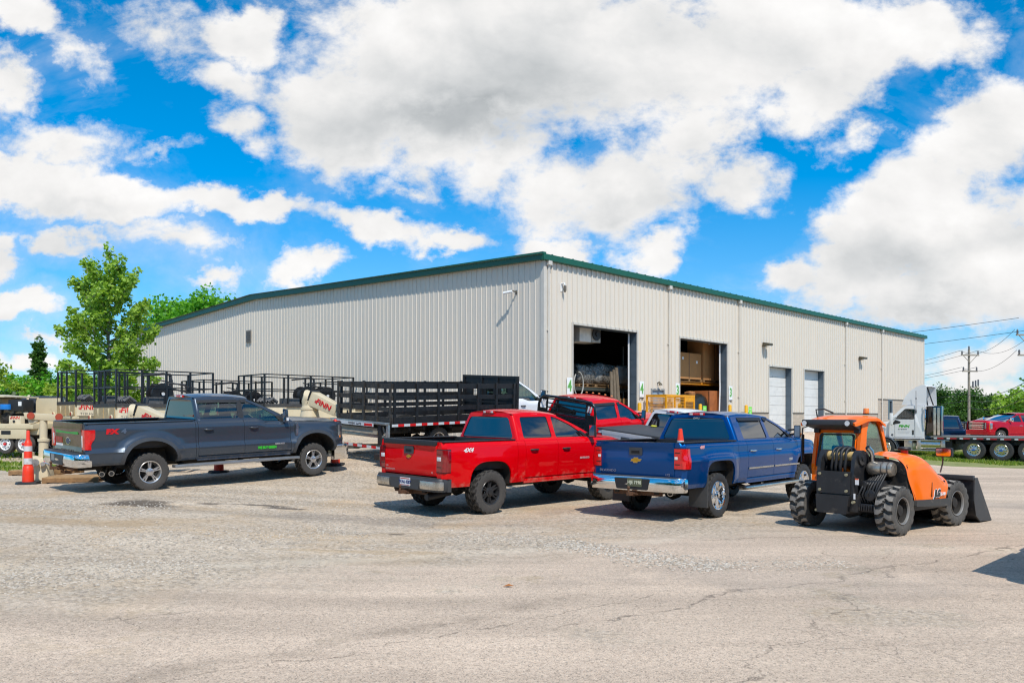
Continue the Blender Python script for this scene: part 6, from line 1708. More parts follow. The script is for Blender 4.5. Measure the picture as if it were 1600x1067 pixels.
text('TOMMY GATE', .085, frame((gx - .173, .1, DZ - .055), (0, -1, 0), (0, 0, 1)), BLACK, 'lettering', sr, sx=1.1)
m = MB()
for i in range(9):
    y = lerp(-BWD + .3, BWD - .5, i / 8); m.m = i % 2; m.box(gx - .07, gx - .06, y, y + .2, .30, .37)
m.build('low_bar', [TAPEW, TAPER], sr, 0)
m = MB(); m.box(gx - .05, gx - .0, -BWD + .3, BWD - .3, .31, .36); m.build('low_bar_tube', GALV, sr, 0)
hs = atan2(.74, .67); fx, fy = cos(hs), sin(hs)
cx, cy = -3.26, 21.5
seat(sr, cx + fx * 2.0 - fy * BWD, cy + fy * 2.0 + fx * BWD, hs, 5.0)

# ---------------------------------------------------------------- hydroseeders (beige tank machines with railed decks)
BEIGE = mat('beige_machine_paint', '#cfc0a0', .42, var=.05, vs=3, dirt=.06, dcol='#8d7c62')
BEIGE_SHADE = mat('beige_shade_tan', '#9c8052', .5, var=.08, vs=3)
BRED = mat('logo_red', '#d3151b', .45); PBLK = mat('black_rail', (.014, .014, .015), .4, .1, var=.2, vs=8)
TXTG = mat('dark_caption', (.06, .06, .06), .5)
HOSE = mat('black_hose', (.025, .025, .026), .6, var=.3, vs=20)
def finn(parent, o, x, z, size, cap=None, nm='lettering'):
    o = V(o); x = V(x).normalized(); z = V(z).normalized()
    text('FiNN', size, frame(o, x, z), BRED, nm, parent, sx=1.12, off=size * .022, align='LEFT', shear=.12)
    n = x.cross(z)      # speed lines left of the F
    m = MB()
    for q in (.02, -.18): m.add([o + n * .003 + x * (-size * .22) + z * (size * (q - .06)), o + n * .003 + x * size * .1 + z * (size * (q - .06)), o + n * .003 + x * size * .12 + z * (size * (q + .06)), o + n * .003 + x * (-size * .14) + z * (size * (q + .06))], [(0, 1, 2, 3)])
    m.build('logo_stroke', BRED, parent, 0)
    if cap: text(cap, size * .5, frame(o - z * size * .95 + x * size * .05, x, z), TXTG, 'caption', parent, align='LEFT', sx=1.05)
def hydroseeder(label, corner, L, head, reel=True, gun=True, dz=1.9, posts=5, logo=True):
    """origin: rear right corner on the ground; x forward, y left"""
    e = thing('hydroseeder', label, 'hydroseeder', (corner[0], corner[1], corner[2]), head, 'beige hydroseeders with black railings')
    Wd = 2.15
    # tank with V ribs at the rear and a white lettered flank
    m = MB()
    sec = lambda x: [(x, .06, dz - .06), (x, .02, dz - .5), (x, .10, dz - .72), (x, .55, dz - 1.2), (x, Wd - .55, dz - 1.2), (x, Wd - .10, dz - .72), (x, Wd - .02, dz - .5), (x, Wd - .06, dz - .06)]
    m.ring([sec(.0), sec(L + .7)]); tk = m.build('tank', BEIGE, e, 25)
    for sg, y in ((0, .012), (1, Wd - .012)):
        m = MB(); m.box(.95, L + .4, y - .015, y + .015, dz - .70, dz - .52); m.build('flank_shade_strip', BEIGE_SHADE, tk, 20)  # tan strip paints in the shade below the beige band
    for yc in (.55, 1.6):
        m = MB(); m.prism(rpoly([(yc - .46, dz - .48), (yc + .46, dz - .48), (yc + .48, dz - .1), (yc - .48, dz - .1)], .03), lambda u, v: (.0, u, v), lambda u, v: (-.03, u, v)); pn = m.build('rear_panel', mat('tan_panel', '#b39c76', .5), tk, 20)
        m = MB(); m.add([(-.03, yc - .05, dz - .12), (-.03, yc + .05, dz - .12), (-.03, yc, dz - .42), (-.075, yc, dz - .14)], [(0, 2, 3), (2, 1, 3), (0, 3, 1)]); m.build('panel_rib', BEIGE, pn, 0)
    m = MB(); m.box(.05, .95, .002, .016, dz - .50, dz - .05); m.build('flank_panel', mat('cream_panel', '#dccdb0', .45), tk, 0)
    if logo: finn(tk, (.15, .0, dz - .20), (1, 0, 0), (0, 0, 1), .24, 'T120 HydroSeeder')
    m = MB(); m.box(-.12, .12, -.02, Wd + .02, dz - .62, dz - .52); m.build('rear_beam', BEIGE, e, 20, bev=.01)
    for y in (.03, Wd - .03):
        m = MB(); m.cyl((-.12, y, dz - .44), (-.16, y, dz - .44), .10, n=18); rm = m.build('lamp_mount', BEIGE, e, 30); m = MB(); m.cyl((-.16, y, dz - .44), (-.17, y, dz - .44), .072, n=18); m.build('marker_lamp', mat('dull_red_lens', '#a8452f', .4), rm, 30)
    # deck and rails
    m = MB(); m.box(0, L + .6, 0, Wd, dz - .06, dz - .01); m.box(-.02, L + .62, -.02, .03, dz - .08, dz + .04); m.box(-.02, .03, -.02, Wd + .02, dz - .08, dz + .04); m.box(-.02, L + .62, Wd - .03, Wd + .02, dz - .08, dz + .04)
    m.build('deck', mat('dark_deck', (.045, .045, .045), .7, dirt=.2), e, 20)
    m = MB(); pts = [(x, y) for x in lin(posts, .02, L + .58) for y in (.02, Wd - .02)] + [(.02, Wd * .5), (.02, Wd * .78)]
    for x, y in pts: m.box(x - .03, x + .03, y - .03, y + .03, dz, dz + 1.19)
    for z in (dz + .60, dz + 1.18):
        for y in (.02, Wd - .02): m.box(.0, L + .6, y - .02, y + .02, z - .02, z + .02)
        m.box(.0, .04, 0, Wd, z - .02, z + .02); m.box(L + .56, L + .6, 0, Wd, z - .02, z + .02)
    m.build('railing', PBLK, e, 20)
    if reel:
        for (rx, ry) in ((L * .62, .7), (L * .62 + .95, .75))[:2 if reel == 2 else 1]:
            m = MB(); m.lathe([(.10, -.28), (.38, -.28), (.38, -.25), (.14, -.24), (.14, .24), (.38, .25), (.38, .28), (.10, .28)], (rx, ry, dz + .40), 'y', 26); rl = m.build('hose_reel', PBLK, e, 30)
            m = MB(); m.lathe([(.15, -.23), (.26, -.22), (.28, 0), (.26, .22), (.15, .23)], (rx, ry, dz + .40), 'y', 22); m.build('wound_hose', HOSE, rl, 30)
            m = MB(); m.cyl((rx, ry - .28, dz + .40), (rx, ry - .31, dz + .40), .06, n=12); m.build('reel_hub', TAPEW, rl, 30)
    if gun:
        m = MB(); gx_, gy_ = L * .85, 1.3
        m.box(gx_ - .05, gx_ + .05, gy_ - .05, gy_ + .05, dz, dz + .95); m.tube([(gx_, gy_, dz + .95), (gx_ + .0, gy_, dz + 1.12), (gx_ - .3, gy_ - .05, dz + 1.16), (gx_ - 1.1, gy_ - .1, dz + 1.05)], [.05, .05, .045, .03], 8)
        m.tube([(gx_ - .45, gy_ - .3, dz + .1), (gx_ - .45, gy_ - .3, dz + .72), (gx_ - .35, gy_ - .3, dz + .8), (gx_ + .4, gy_ - .3, dz + .78), (gx_ + .5, gy_ - .3, dz + .1)], .03, 8)
        m.bar((gx_ - .9, gy_ - .5, dz + .75), (gx_ + .9, gy_ - .2, dz + .42), .05, .05); m.bar((gx_ - .4, gy_ + .2, dz + .95), (gx_ + 1.2, gy_, dz + .6), .04, .04)
        m.build('discharge_gun', mat('gun_iron', (.05, .05, .052), .5, .4, dirt=.2), e, 30)
    m = MB()
    for i in range(5): m.tube([(.4 + i * .02, .45 + .25 * i, dz + .1 + .02), (.6, .45 + .25 * i, dz + .26), (.8, .45 + .25 * i, dz + .1)], .07, 8)
    m.box(1.2, 1.7, .3, 1.0, dz, dz + .28)
    m.build('deck_gear', mat('deck_grey', (.10, .10, .10), .6, var=.4, vs=8, dirt=.3), e, 30)
    # trailer
    m = MB(); m.box(-.1, L + 1.6, .35, .5, .55, .75); m.box(-.1, L + 1.6, Wd - .5, Wd - .35, .55, .75)
    for x in lin(5, .2, L + .4): m.box(x - .04, x + .04, .4, Wd - .4, .58, .72)
    for x in (.3, L): m.box(x - .05, x + .05, .4, Wd - .4, .72, dz - 1.15)
    m.bar((L + 1.5, .42, .62), (L + 2.6, Wd / 2, .6), .12, .14); m.bar((L + 1.5, Wd - .42, .62), (L + 2.6, Wd / 2, .6), .12, .14)
    m.build('trailer_frame', BEIGE, e, 20)
    for x in (1.3, 2.2):
        for y, rt in ((.22, True), (Wd - .22, False)): add_wheel(e, x, y, .38, .22, .21, 'road', 'trailer', WHITE, rt)
    return e
def ray(px, d): return (px - 800) / F * d, d
def gp(px, d, dx=0, dy=0): x, y = ray(px, d); return x + dx, y + dy, gz(x, y)
hA = atan2(.712, .702)
hydroseeder('leftmost beige hydroseeder of the row, tall black railing, behind the grey pickup tailgate', gp(118, 29.8)[:2] + (.55,), 2.9, hA, False, False, dz=1.86)
hydroseeder('beige hydroseeder second from left, behind the grey pickup bed', gp(181, 27.0)[:2] + (.42,), 2.8, hA, True, True, dz=1.86)
hydroseeder('beige hydroseeder with hose reels rising behind the grey pickup roof', gp(318, 33)[:2] + (.35,), 2.5, hA, 2, True, dz=1.86)
hydroseeder('beige hydroseeder with a long railing between grey pickup and stake truck', gp(413, 31.0)[:2] + (.42,), 3.5, hA, 2, dz=1.92, logo=False)
for d_ in (('hydroseeder', 556, 36),):
    hydroseeder('beige hydroseeder behind the stake truck, only its rails and gear showing', gp(520, 37)[:2] + (.40,), 3.2, hA, dz=1.9, logo=False)

# ---------------------------------------------------------------- straw blowers
def straw_blower(label, x, y, z, head, chute=radians(-20), yaw=0.0, low=1.7):
    e = thing('straw_blower', label, 'straw blower', (x, y, z), head, 'beige straw blowers')
    m = MB(); m.hexa([(-.9, -.5, .55), (.9, -.5, .55), (.9, .5, .55), (-.9, .5, .55)], [(-.8, -.45, 1.15), (.6, -.45, 1.25), (.6, .45, 1.25), (-.8, .45, 1.15)]); m.build('blower_body', BEIGE, e, 25, bev=.02)
    T = low
    m = MB(); m.lathe([(.34, T - .73), (.31, T - .48), (.25, T - .16), (.27, T - .15), (.27, T - .08), (.23, T - .07), (.22, T)], (0, 0, 0), 'z', 26, True); tw = m.build('turret', BEIGE, e, 30)
    ca, sa = cos(yaw), sin(yaw)
    d = V((ca * cos(chute), sa * cos(chute), sin(chute))); sd_ = V((-sa, ca, 0)); up = d.cross(sd_) * -1 if d.cross(sd_).z < 0 else d.cross(sd_)
    p0 = V((0, 0, T + .24)) + d * .12
    m = MB(); m.tube([(0, 0, T - .03), (0, 0, T + .12), V((0, 0, T + .21)) - d * .02, p0 + d * .05], [.22, .24, .25, .2], 16); m.build('elbow', BEIGE, tw, 40)
    def q(t, h0, h1, w): return [p0 + d * t + sd_ * w + up * h0, p0 + d * t - sd_ * w + up * h0, p0 + d * t - sd_ * w + up * h1, p0 + d * t + sd_ * w + up * h1]
    m = MB(); m.hexa(q(0, -.2, .22, .2), q(1.0, -.13, .2, .17)); ch = m.build('chute', BEIGE, tw, 25, bev=.02)
    m = MB(); m.hexa(q(-.03, -.2, .24, .215), q(.03, -.2, .24, .215)); m.build('chute_collar', PBLK, ch, 25)
    m = MB(); m.hexa(q(1.0, -.10, .02, .15), q(1.35, -.14, -.02, .13)); m.build('deflector', BEIGE, ch, 25)
    nn = -sd_
    finn(ch, p0 + d * .28 + nn * .202 + up * .04, d, up, .22)
    # engine, axle, hitch
    m = MB(); m.box(.75, 1.25, -.35, .3, .9, 1.3); m.cyl((1.0, -.4, 1.12), (1.0, -.5, 1.12), .16, n=16); m.lathe([(.10, 1.3), (.12, 1.36), (.09, 1.42), (.001, 1.43)], (1.0, -.1, 0), 'z', 16); m.cyl((1.1, .1, 1.3), (1.1, .1, 1.55), .03, n=8); m.build('engine', BLACK, e, 30, bev=.015)
    m = MB(); m.box(-1.2, 1.5, -.55, -.45, .42, .55); m.box(-1.2, 1.5, .45, .55, .42, .55); m.box(-.05, .05, -.75, .75, .3, .4); m.bar((1.4, 0, .48), (2.3, 0, .48), .1, .12); m.box(1.35, 1.5, -.55, .55, .42, .55); m.build('trailer_frame', BEIGE, e, 20)
    m = MB(); m.hexa([(-1.3, -.5, 1.0), (-.75, -.5, .75), (-.75, .5, .75), (-1.3, .5, 1.0)], [(-1.5, -.5, 1.3), (-.75, -.5, 1.3), (-.75, .5, 1.3), (-1.5, .5, 1.3)]); m.build('feed_hopper', BEIGE, e, 20)
    for sg in (-1, 1):
        add_wheel(e, -.1, sg * .85, .33, .19, .19, 'road', 'trailer', WHITE, sg < 0)
        m = MB(); m.box(-.45, .28, sg * .85 - .13, sg * .85 + .13, .68, .71); m.build('mudguard', BEIGE, e, 20)
    m = MB(); m.box(-.25, .05, -.56, -.552, 1.18, 1.32); m.build('red_label', BRED, e, 0)
    return e
x, y = ray(484, 24.0); straw_blower('beige straw blower with its lettered chute beside the stake truck gate', x, y, .52, radians(5), radians(-24), radians(-28))
x, y = ray(213, 21.5); straw_blower('beige straw blower with its lettered chute above the grey pickup bed', x, y, .38, radians(8), radians(-20), radians(-24), 1.38)

# ---------------------------------------------------------------- engine trailer at the far left
e = thing('engine_trailer', 'beige trailer with open engine bay, blue filter cap and white wheels by the grass', 'trailer', (*ray(76, 30.5), .50), atan2(.18, -.98), None)
m = MB(); m.box(-.1, 4.0, -.9, .9, .92, 1.12); m.box(-.1, 4.0, .5, .62, .70, .92); m.box(.2, 1.45, .80, .88, .56, .96); m.build('trailer_bed', BEIGE, e, 20, bev=.02)
m = MB(); m.box(1.72, 1.86, -.8, .85, 1.1, 2.05); m.hexa([(1.15, -.85, 2.10), (2.6, -.9, 2.12), (2.6, .9, 2.12), (1.15, .85, 2.10)], [(1.15, -.85, 2.14), (2.6, -.9, 2.24), (2.6, .9, 2.24), (1.15, .85, 2.14)]); m.box(1.86, 3.6, -.8, .8, 1.1, 2.1)
for i in range(14): m.box(1.9, 2.6, .80, .83, 1.2 + i * .06, 1.235 + i * .06)
m.build('engine_hood', BEIGE, e, 20)
m = MB(); m.box(-.1, 1.2, -.85, -.75, 1.1, 2.1); m.build('rear_shroud', BEIGE, e, 20)
m = MB(); m.box(.98, 1.6, -.3, .5, 1.12, 1.5); m.cyl((1.3, .5, 1.35), (1.3, .62, 1.35), .18, n=16); m.tube([(1.0, .5, 1.2), (1.35, .62, 1.28), (1.6, .5, 1.55)], .05, 8); m.tube([(.9, .5, 1.6), (1.1, .6, 1.45), (1.2, .5, 1.2)], .035, 8); m.cyl((1.55, .55, 1.62), (1.55, .66, 1.62), .13, n=14); m.build('engine', UNDER, e, 20, bev=.02)
m = MB(); m.box(.55, 1.2, .1, .62, 1.58, 2.02); m.build('radiator_panel', BLACK, e, 20, bev=.03)
m = MB(); m.cyl((1.28, .62, 1.64), (1.28, .62, 1.84), .2, n=22); m.build('filter_cap', mat('blue_cap', '#1f78c8', .4), e, 30, bev=.02)
m = MB(); m.box(.48, .98, .62, .82, 1.12, 1.40); bx = m.build('control_box', mat('cream_panel', '#dccdb0'), e, 20, bev=.01)
finn(bx, (.90, .825, 1.33), (-1, 0, 0), (0, 0, 1), .15)
m = MB(); m.cyl((.76, .82, 1.2), (.76, .84, 1.2), .05, n=12); m.build('gauge', BLACK, bx, 30)
m = MB(); m.box(.85, 1.25, .881, .888, .72, .86); m.build('data_plate', BLACK, e, 0)
m = MB(); m.box(.62, .76, .622, .628, 1.78, 1.94); m.build('label', WHITE, e, 0)
for x_ in (.37, 1.15):
    for sg in (-1, 1): add_wheel(e, x_, sg * .72, .36, .2, .22, 'road', 'trailer', WHITE, sg < 0)
for x_ in (.37, 1.15):
    m = MB(); m.cyl((x_, .80, .36), (x_, .86, .36), .045, n=10); m.build('hub_cap', BRED, e, 30)
# big black drums behind it
for px, d_, lab in ((74, 32.5, 'big black ribbed drum with a beige rim behind the engine trailer'), (52, 36, 'second big black drum, further back behind the engine trailer')):
    x, y = ray(px, d_); e = thing('tank_drum', lab, 'drum', (x, y, .5), atan2(.4, .9))
    m = MB(); m.lathe([(.001, -.7), (.72, -.7), (.85, -.62), (.87, 0), (.85, .62), (.72, .7), (.001, .7)], (0, 0, 1.35), 'x', 36); dr = m.build('drum_shell', mat('black_poly_drum', (.028, .029, .032), .4, var=.25, vs=4, dirt=.2, bump=.2, bs=8), e, 40)
    m = MB(); m.lathe([(.86, -.66), (.90, -.66), (.90, -.58), (.87, -.58)], (0, 0, 1.35), 'x', 36); m.build('drum_rim', BEIGE, dr, 40)
    m = MB(); m.box(-.6, .6, -.6, .6, 0, .5); m.build('cradle', BEIGE, e, 20)

# ---------------------------------------------------------------- beige jack post with cross beam, by the grey pickup
x, y = ray(68, 19.6); z = gz(x, y); e = thing('hitch_post', 'beige jack post and cross beam with round red reflectors at the grey pickup rear', 'post', (x, y, z), radians(8))
m = MB(); m.lathe([(.11, .2), (.105, .95), (.13, .96), (.13, 1.02), (.085, 1.03), (.085, 1.48)], (0, 0, 0), 'z', 20, True); m.build('post', BEIGE, e, 30)
m = MB(); m.hexa([(-.38, -.09, 1.50), (.36, -.09, 1.44), (.36, .09, 1.44), (-.38, .09, 1.50)], [(-.42, -.10, 1.66), (.42, -.10, 1.60), (.42, .10, 1.60), (-.42, .10, 1.66)]); m.hexa([(-.3, -.06, 1.36), (-.1, -.06, 1.44), (-.1, .06, 1.44), (-.3, .06, 1.36)], [(-.34, -.06, 1.5), (-.1, -.06, 1.5), (-.1, .06, 1.5), (-.34, .06, 1.5)]); bm_ = m.build('cross_beam', BEIGE, e, 25, bev=.015)
for xx in (-.24, .40):
    m = MB(); m.cyl((xx, -.10, 1.58 - .03 * (xx > 0)), (xx, -.13, 1.58 - .03 * (xx > 0)), .085, n=18); m.build('reflector', mat('dull_red_lens', '#a8452f', .4), bm_, 30)
m = MB(); m.hexa([(-.42, -.2, .02), (.2, -.2, .02), (.2, .2, .02), (-.42, .2, .02)], [(-.30, -.15, .62), (.10, -.15, .55), (.10, .15, .55), (-.30, .15, .62)]); m.box(-.42, -.24, -.16, .1, .1, .70); m.build('jack_base', BEIGE, e, 25, bev=.02)
m = MB(); m.cyl((-.12, -.2, .46), (-.05, -.33, .46), .085, n=16); m.cyl((.06, -.2, .42), (.10, -.3, .42), .05, n=12); m.tube([(.1, -.22, .46), (.22, -.28, .42), (.3, -.2, .3)], .025, 8); m.build('hose_coupling', ALLOY, e, 30)

# ---------------------------------------------------------------- pallets and scrap
def wood_pallet(label, x, y, rot, stack=1):
    e = thing('wood_pallet', label, 'pallet', (x, y, gz(x, y)), rot)
    for k_ in range(stack):
        z0 = k_ * .14; m = MB()
        for i in range(7): q = -.5 + i * .15; m.box(-.6, .6, q, q + .1, z0 + .115, z0 + .135)
        m.build('top_board', mat('pale_pallet', '#a5845c', .85, var=.3, vs=9, bump=.3), e, 20)
        m = MB()
        for yy in (-.5, -.05, .4): m.box(-.6, .6, yy, yy + .1, z0 + .022, z0 + .115)
        m.build('stringer', mat('pallet_stringer', '#8a6a48', .85, var=.3, vs=9, bump=.3), e, 20)
        m = MB()
        for i in range(3): m.box(-.6 + i * .55, -.5 + i * .55, -.5, .5, z0 + .0, z0 + .02)
        m.build('bottom_board', mat('pallet_stringer', '#8a6a48'), e, 20)
    return e
gx, gy, _ = at(120, 752); wood_pallet('weathered pallet on the gravel under the grey pickup rear bumper', gx, gy, radians(12))
gx, gy, _ = at(66, 741); wood_pallet('second pallet on the gravel beside the tall orange cone', gx, gy, radians(-5))
random.seed(3)
gx, gy, gz_ = at(98, 747); e = thing('scrap_iron', 'rusty iron parts and wood blocks piled on the pallet', 'scrap', (gx, gy, gz_ + .13), radians(12))
m = MB()
for i in range(16):
    p = V((random.uniform(-.35, .35), random.uniform(-.25, .25), random.uniform(.02, .22))); m.cyl(p, p + V((random.uniform(-.18, .18), random.uniform(-.15, .15), random.uniform(-.03, .1))), random.uniform(.02, .05), n=8)
m.build('iron_part', RUST, e, 30)
for i in range(5):
    m = MB(); p = V((-.5 + i * .22, random.uniform(-.2, .2), .06)); m.obox(p, (.2, .14, .12), Matrix.Rotation(random.uniform(0, 3), 3, 'Z')); m.build('wood_block', WOOD, e, 20, bev=.005)
# ---------------------------------------------------------------- traffic cones
CONE = mat('cone_orange', '#e8391a', .45, var=.08, dirt=.12); CONEW = mat('cone_white_band', '#c9cacb', .4, var=.15, dirt=.2)
def tall_cone(label, x, y, h=1.22, rot=0):
    e = thing('traffic_cone', label, 'cone', (x, y, gz(x, y)), rot, 'traffic cones')
    m = MB(); oc = [(.27 * cos(a) * (1 if i % 2 else 1), .27 * sin(a)) for i, a in enumerate(lin(9, pi / 8, 2 * pi + pi / 8)[:-1])]
    m.prism(oc, lambda u, v: (u, v, 0), lambda u, v: (u * .93, v * .93, .055)); m.build('rubber_base', BLACK, e, 20, bev=.01)
    m = MB(); m.lathe([(.125, .05), (.116, .28), (.108, .40), (.092, .42), (.082, .95), (.066, .98), (.040, 1.04), (.036, h), (.026, h + .02), (.001, h + .02)], (0, 0, 0), 'z', 24); cb_ = m.build('cone_body', CONE, e, 35)
    for z0, z1 in ((.46, .60), (.76, .88)):
        m = MB(); m.lathe([(lerp(.092, .082, (z0 - .42) / .53) + .002, z0), (lerp(.092, .082, (z1 - .42) / .53) + .002, z1)], (0, 0, 0), 'z', 24); m.build('reflective_band', CONEW, cb_, 35)
    return e
for px, py, lab in ((44, 756, 'tall orange tube cone with white bands on black base at far left'), (342, 738, 'tall orange cone standing behind the grey pickup step bar'), (524, 726, 'tall orange cone hidden behind the grey pickup front bumper')):
    gx, gy, _ = at(px, py); tall_cone(lab, gx, gy)
# small cone in the blue pickup bed
bpy.context.view_layer.update(); bm = blue['root'].matrix_world; p = bm @ V((-.95, -.72, .94)); e = thing('traffic_cone', 'small orange and white cone standing in the blue pickup bed', 'cone', p, H42, 'traffic cones')
m = MB(); m.box(-.16, .16, -.16, .16, 0, .025); m.build('cone_base', CONE, e, 20)
m = MB(); m.lathe([(.125, .02), (.10, .2), (.032, .70), (.02, .71), (.001, .71)], (0, 0, 0), 'z', 20); cb_ = m.build('cone_body', CONE, e, 35)
m = MB(); m.lathe([(.092, .26), (.060, .50)], (0, 0, 0), 'z', 20); m.build('reflective_band', CONEW, cb_, 35)
# ---------------------------------------------------------------- flatbed semi at the right
SRUB = mat('semi_tyre', (.03, .03, .031), .75, var=.2, vs=10, dirt=.2, dcol='#6b6358')
POL = mat('polished_alloy', (.75, .72, .66), .22, 1.0, var=.1, dirt=.08)
SWHT = paint('semi_white_paint', '#d9dadb', 0, .25, .9, 1.4, rough=.3)
SBLK = mat('black_frame_paint', (.015, .015, .016), .5, .1, dirt=.15)
sm = thing('flatbed_truck', 'white semi truck with roof fairing and long black flatbed, green lettering on its door', 'truck')
m = MB()
for y in (-.42, .42): m.box(-6.2, 6.3, y - .05, y + .05, .78, 1.05)
for x in lin(14, -6, 6): m.box(x - .05, x + .05, -.42, .42, .82, .98)
for x in (1.2, 0, -1.2): m.cyl((x, -1.0, .52), (x, 1.0, .52), .08, n=12); m.lathe([(.001, -.25), (.2, -.2), (.26, 0), (.2, .2), (.001, .25)], (x, 0, .52), 'y', 16)
m.cyl((5.45, -1.0, .50), (5.45, 1.0, .50), .07, n=12); m.box(-1.9, 2.1, -.9, .9, .78, .95); m.box(2.2, 2.7, -.8, 1.1, .45, 1.05)
m.build('frame', SBLK, sm, 20)
m = MB(); m.box(-6.4, 3.15, -1.25, 1.25, 1.10, 1.18); m.build('deck', mat('alloy_deck', '#8d8c88', .4, .6, dirt=.2), sm, 20)
m = MB()
for sg in (-1, 1): m.box(-6.4, 3.15, sg * 1.25 - .03, sg * 1.25 + .01, 1.0, 1.10)
m.build('side_rail', SBLK, sm, 20)
DRED = mat('dark_red_reflector', '#a3232a', .4)
for sg in (-1, 1):
    m = MB()
    for i in range(32): a = lerp(-6.4, 3.15, i / 32); b_ = lerp(-6.4, 3.15, (i + .52 if i % 2 else i + 1.0) / 32); m.m = i % 2; m.box(a, b_, sg * 1.262, sg * 1.268, 1.03, 1.10)
    m.build('reflective_strip', [DRED, TAPEW], sm, 0)
for x in (1.2, 0, -1.2):
    for sg in (-1, 1): add_wheel(sm, x, sg * 1.08, .515, .28, .30, 'road', 'disc', POL, sg < 0, SRUB)
for sg in (-1, 1): add_wheel(sm, 5.45, sg * 1.02, .515, .28, .30, 'road', 'disc', POL, sg < 0, SRUB)
m = MB()
for x in (1.2, 0, -1.2):
    for sg in (-1, 1): m.prism([(.10 * cos(a), .045 * sin(a)) for a in lin(17, 0, 2 * pi)[:-1]], lambda u, v: (x + u, sg * 1.255, .515 + v), lambda u, v: (x + u, sg * 1.262, .515 + v))
m.build('hub_badge', mat('badge_blue', '#2c5fa8', .4), sm, 0)
# cab
CY_ = 1.03
cabp = rpoly([(3.55, 1.02), (3.55, 2.72), (4.55, 2.74), (5.25, 2.02), (5.28, 1.02)], [.05, .12, .2, .1, .05], 5)
dwin = rpoly([(4.02, 2.02), (4.02, 2.56), (4.50, 2.58), (4.95, 2.12), (4.98, 2.02)], .07, 4)
m = MB()
for sg in (-1, 1): m.prism(cabp, lambda u, v: (u, sg * (CY_ - .04 - .10 * ss(1.9, 2.8, v)), v), lambda u, v: (u, sg * (CY_ - .10 * ss(1.9, 2.8, v)), v), [dwin])
m.box(3.55, 3.62, -CY_ + .04, CY_ - .04, 1.02, 2.68); m.box(3.6, 5.2, -CY_ + .04, CY_ - .04, 1.02, 1.1); m.box(5.15, 5.24, -CY_ + .05, CY_ - .05, 1.02, 2.0)
rows = [[(x, y, z + .06 * (1 - abs(y / .93) ** 3)) for y in lin(11, -.93, .93)] for x, z in [(3.55, 2.66), (3.62, 2.71), (4.0, 2.73), (4.45, 2.73), (4.6, 2.69)]]
m.grid(rows); sc_ = m.build('cab', SWHT, sm, 35)
for sg in (-1, 1):
    m = MB(); m.poly(dwin, [], lambda u, v: (u, sg * (CY_ - .02 - .10 * ss(1.9, 2.8, v)), v), sg > 0); m.build('side_window', GT_MID, sc_, 0)
m = MB(); m.add([(5.24, -.92, 2.02), (5.24, .92, 2.02), (4.58, .86, 2.70), (4.58, -.86, 2.70)], [(0, 1, 2, 3)]); m.build('windshield', GT_MID, sc_, 0)
m = MB(); m.box(3.98, 4.0, CY_, CY_ + .004, 1.1, 2.6); m.box(4.98, 4.995, CY_, CY_ + .004, 1.1, 2.0); m.box(3.62, 5.1, CY_, CY_ + .004, 1.08, 1.095); m.build('door_seam', mat('seam_grey', '#6d6e70', .6), sc_, 0)
m = MB(); m.box(4.04, 4.12, CY_, CY_ + .012, 1.22, 1.46); m.build('door_handle', BLACK, sc_, 0)
m = MB(); m.prism([(4.95, 2.0), (5.2, 1.72), (4.72, 1.82), (4.7, 1.9)], lambda u, v: (u, CY_ + .001, v), lambda u, v: (u, CY_ + .006, v)); m.build('mirror_patch', BLACK, sc_, 0)
m = MB(); rows = []
for q in lin(12, 0, 1):
    x = lerp(5.2, 6.75, q); z = lerp(1.98, 1.62, q) - .25 * ss(.75, 1, q); w_ = lerp(.95, .78, q)
    rows.append([(x, -w_, 1.0), (x, -w_, z - .15)] + [(x, w_ * t * .92, z - .02 * t * t) for t in lin(7, -1, 1)] + [(x, w_, z - .15), (x, w_, 1.0)])
m.grid(rows); m.grid([[(6.75, p[1], p[2]) for p in rows[-1]], [(6.78, p[1] * .9, .7) for p in rows[-1]]])
m.build('hood', SWHT, sm, 40)
m = MB()
for sg in (-1, 1):
    rows = []
    for a in lin(13, 0, pi): x, z = 5.45 + .62 * cos(a), .50 + .62 * sin(a); rows.append([(x, sg * .7, z), (x, sg * 1.16, z), (x, sg * 1.18, z - .05)])
    m.grid(rows, sg < 0)
m.build('front_fender', mat('fender_grey_blue', '#4c545c', .45), sm, 40)
# fairing
fp = [(3.5, 2.74), (3.52, 3.78), (3.75, 3.82), (4.2, 3.62), (4.55, 3.2), (4.72, 2.78)]
m = MB()
for sg in (-1, 1): m.prism(rpoly(fp, [.02, .1, .1, .25, .25, .02], 5), lambda u, v: (u, sg * (.80 - .07 * ss(2.8, 3.9, v)), v), lambda u, v: (u, sg * (.84 - .07 * ss(2.8, 3.9, v)), v))
rr_ = rpoly(fp, [.02, .1, .1, .25, .25, .02], 5); i0 = max(range(len(rr_)), key=lambda i: rr_[i][1]); top = [p for p in rr_ if p[0] > 3.5 and not (p[0] < 3.53 and p[1] < 3.7)]
m.grid([[(x, lerp(-.80, .80, t) * (1 - .085 * ss(2.8, 3.9, z)), z + .02 * (1 - (2 * t - 1) ** 2)) for t in lin(7, 0, 1)] for x, z in top], False)
fa = m.build('roof_fairing', SWHT, sm, 40)
m = MB()
for y in (-.45, .45): m.bar((3.55, y, 2.75), (3.8, y * .6, 3.72), .05, .05); _ = 0
m.build('fairing_strut', SBLK, fa, 20)
m = MB(); m.tube([(3.95, .98, 2.35), (3.95, .99, 3.5)], .012, 6); m.cyl((3.95, .98, 2.35), (3.95, .98, 2.5), .03, n=8); m.cyl((3.95, .985, 3.05), (3.95, .985, 3.15), .025, n=8); m.build('antenna', BLACK, sm, 30)
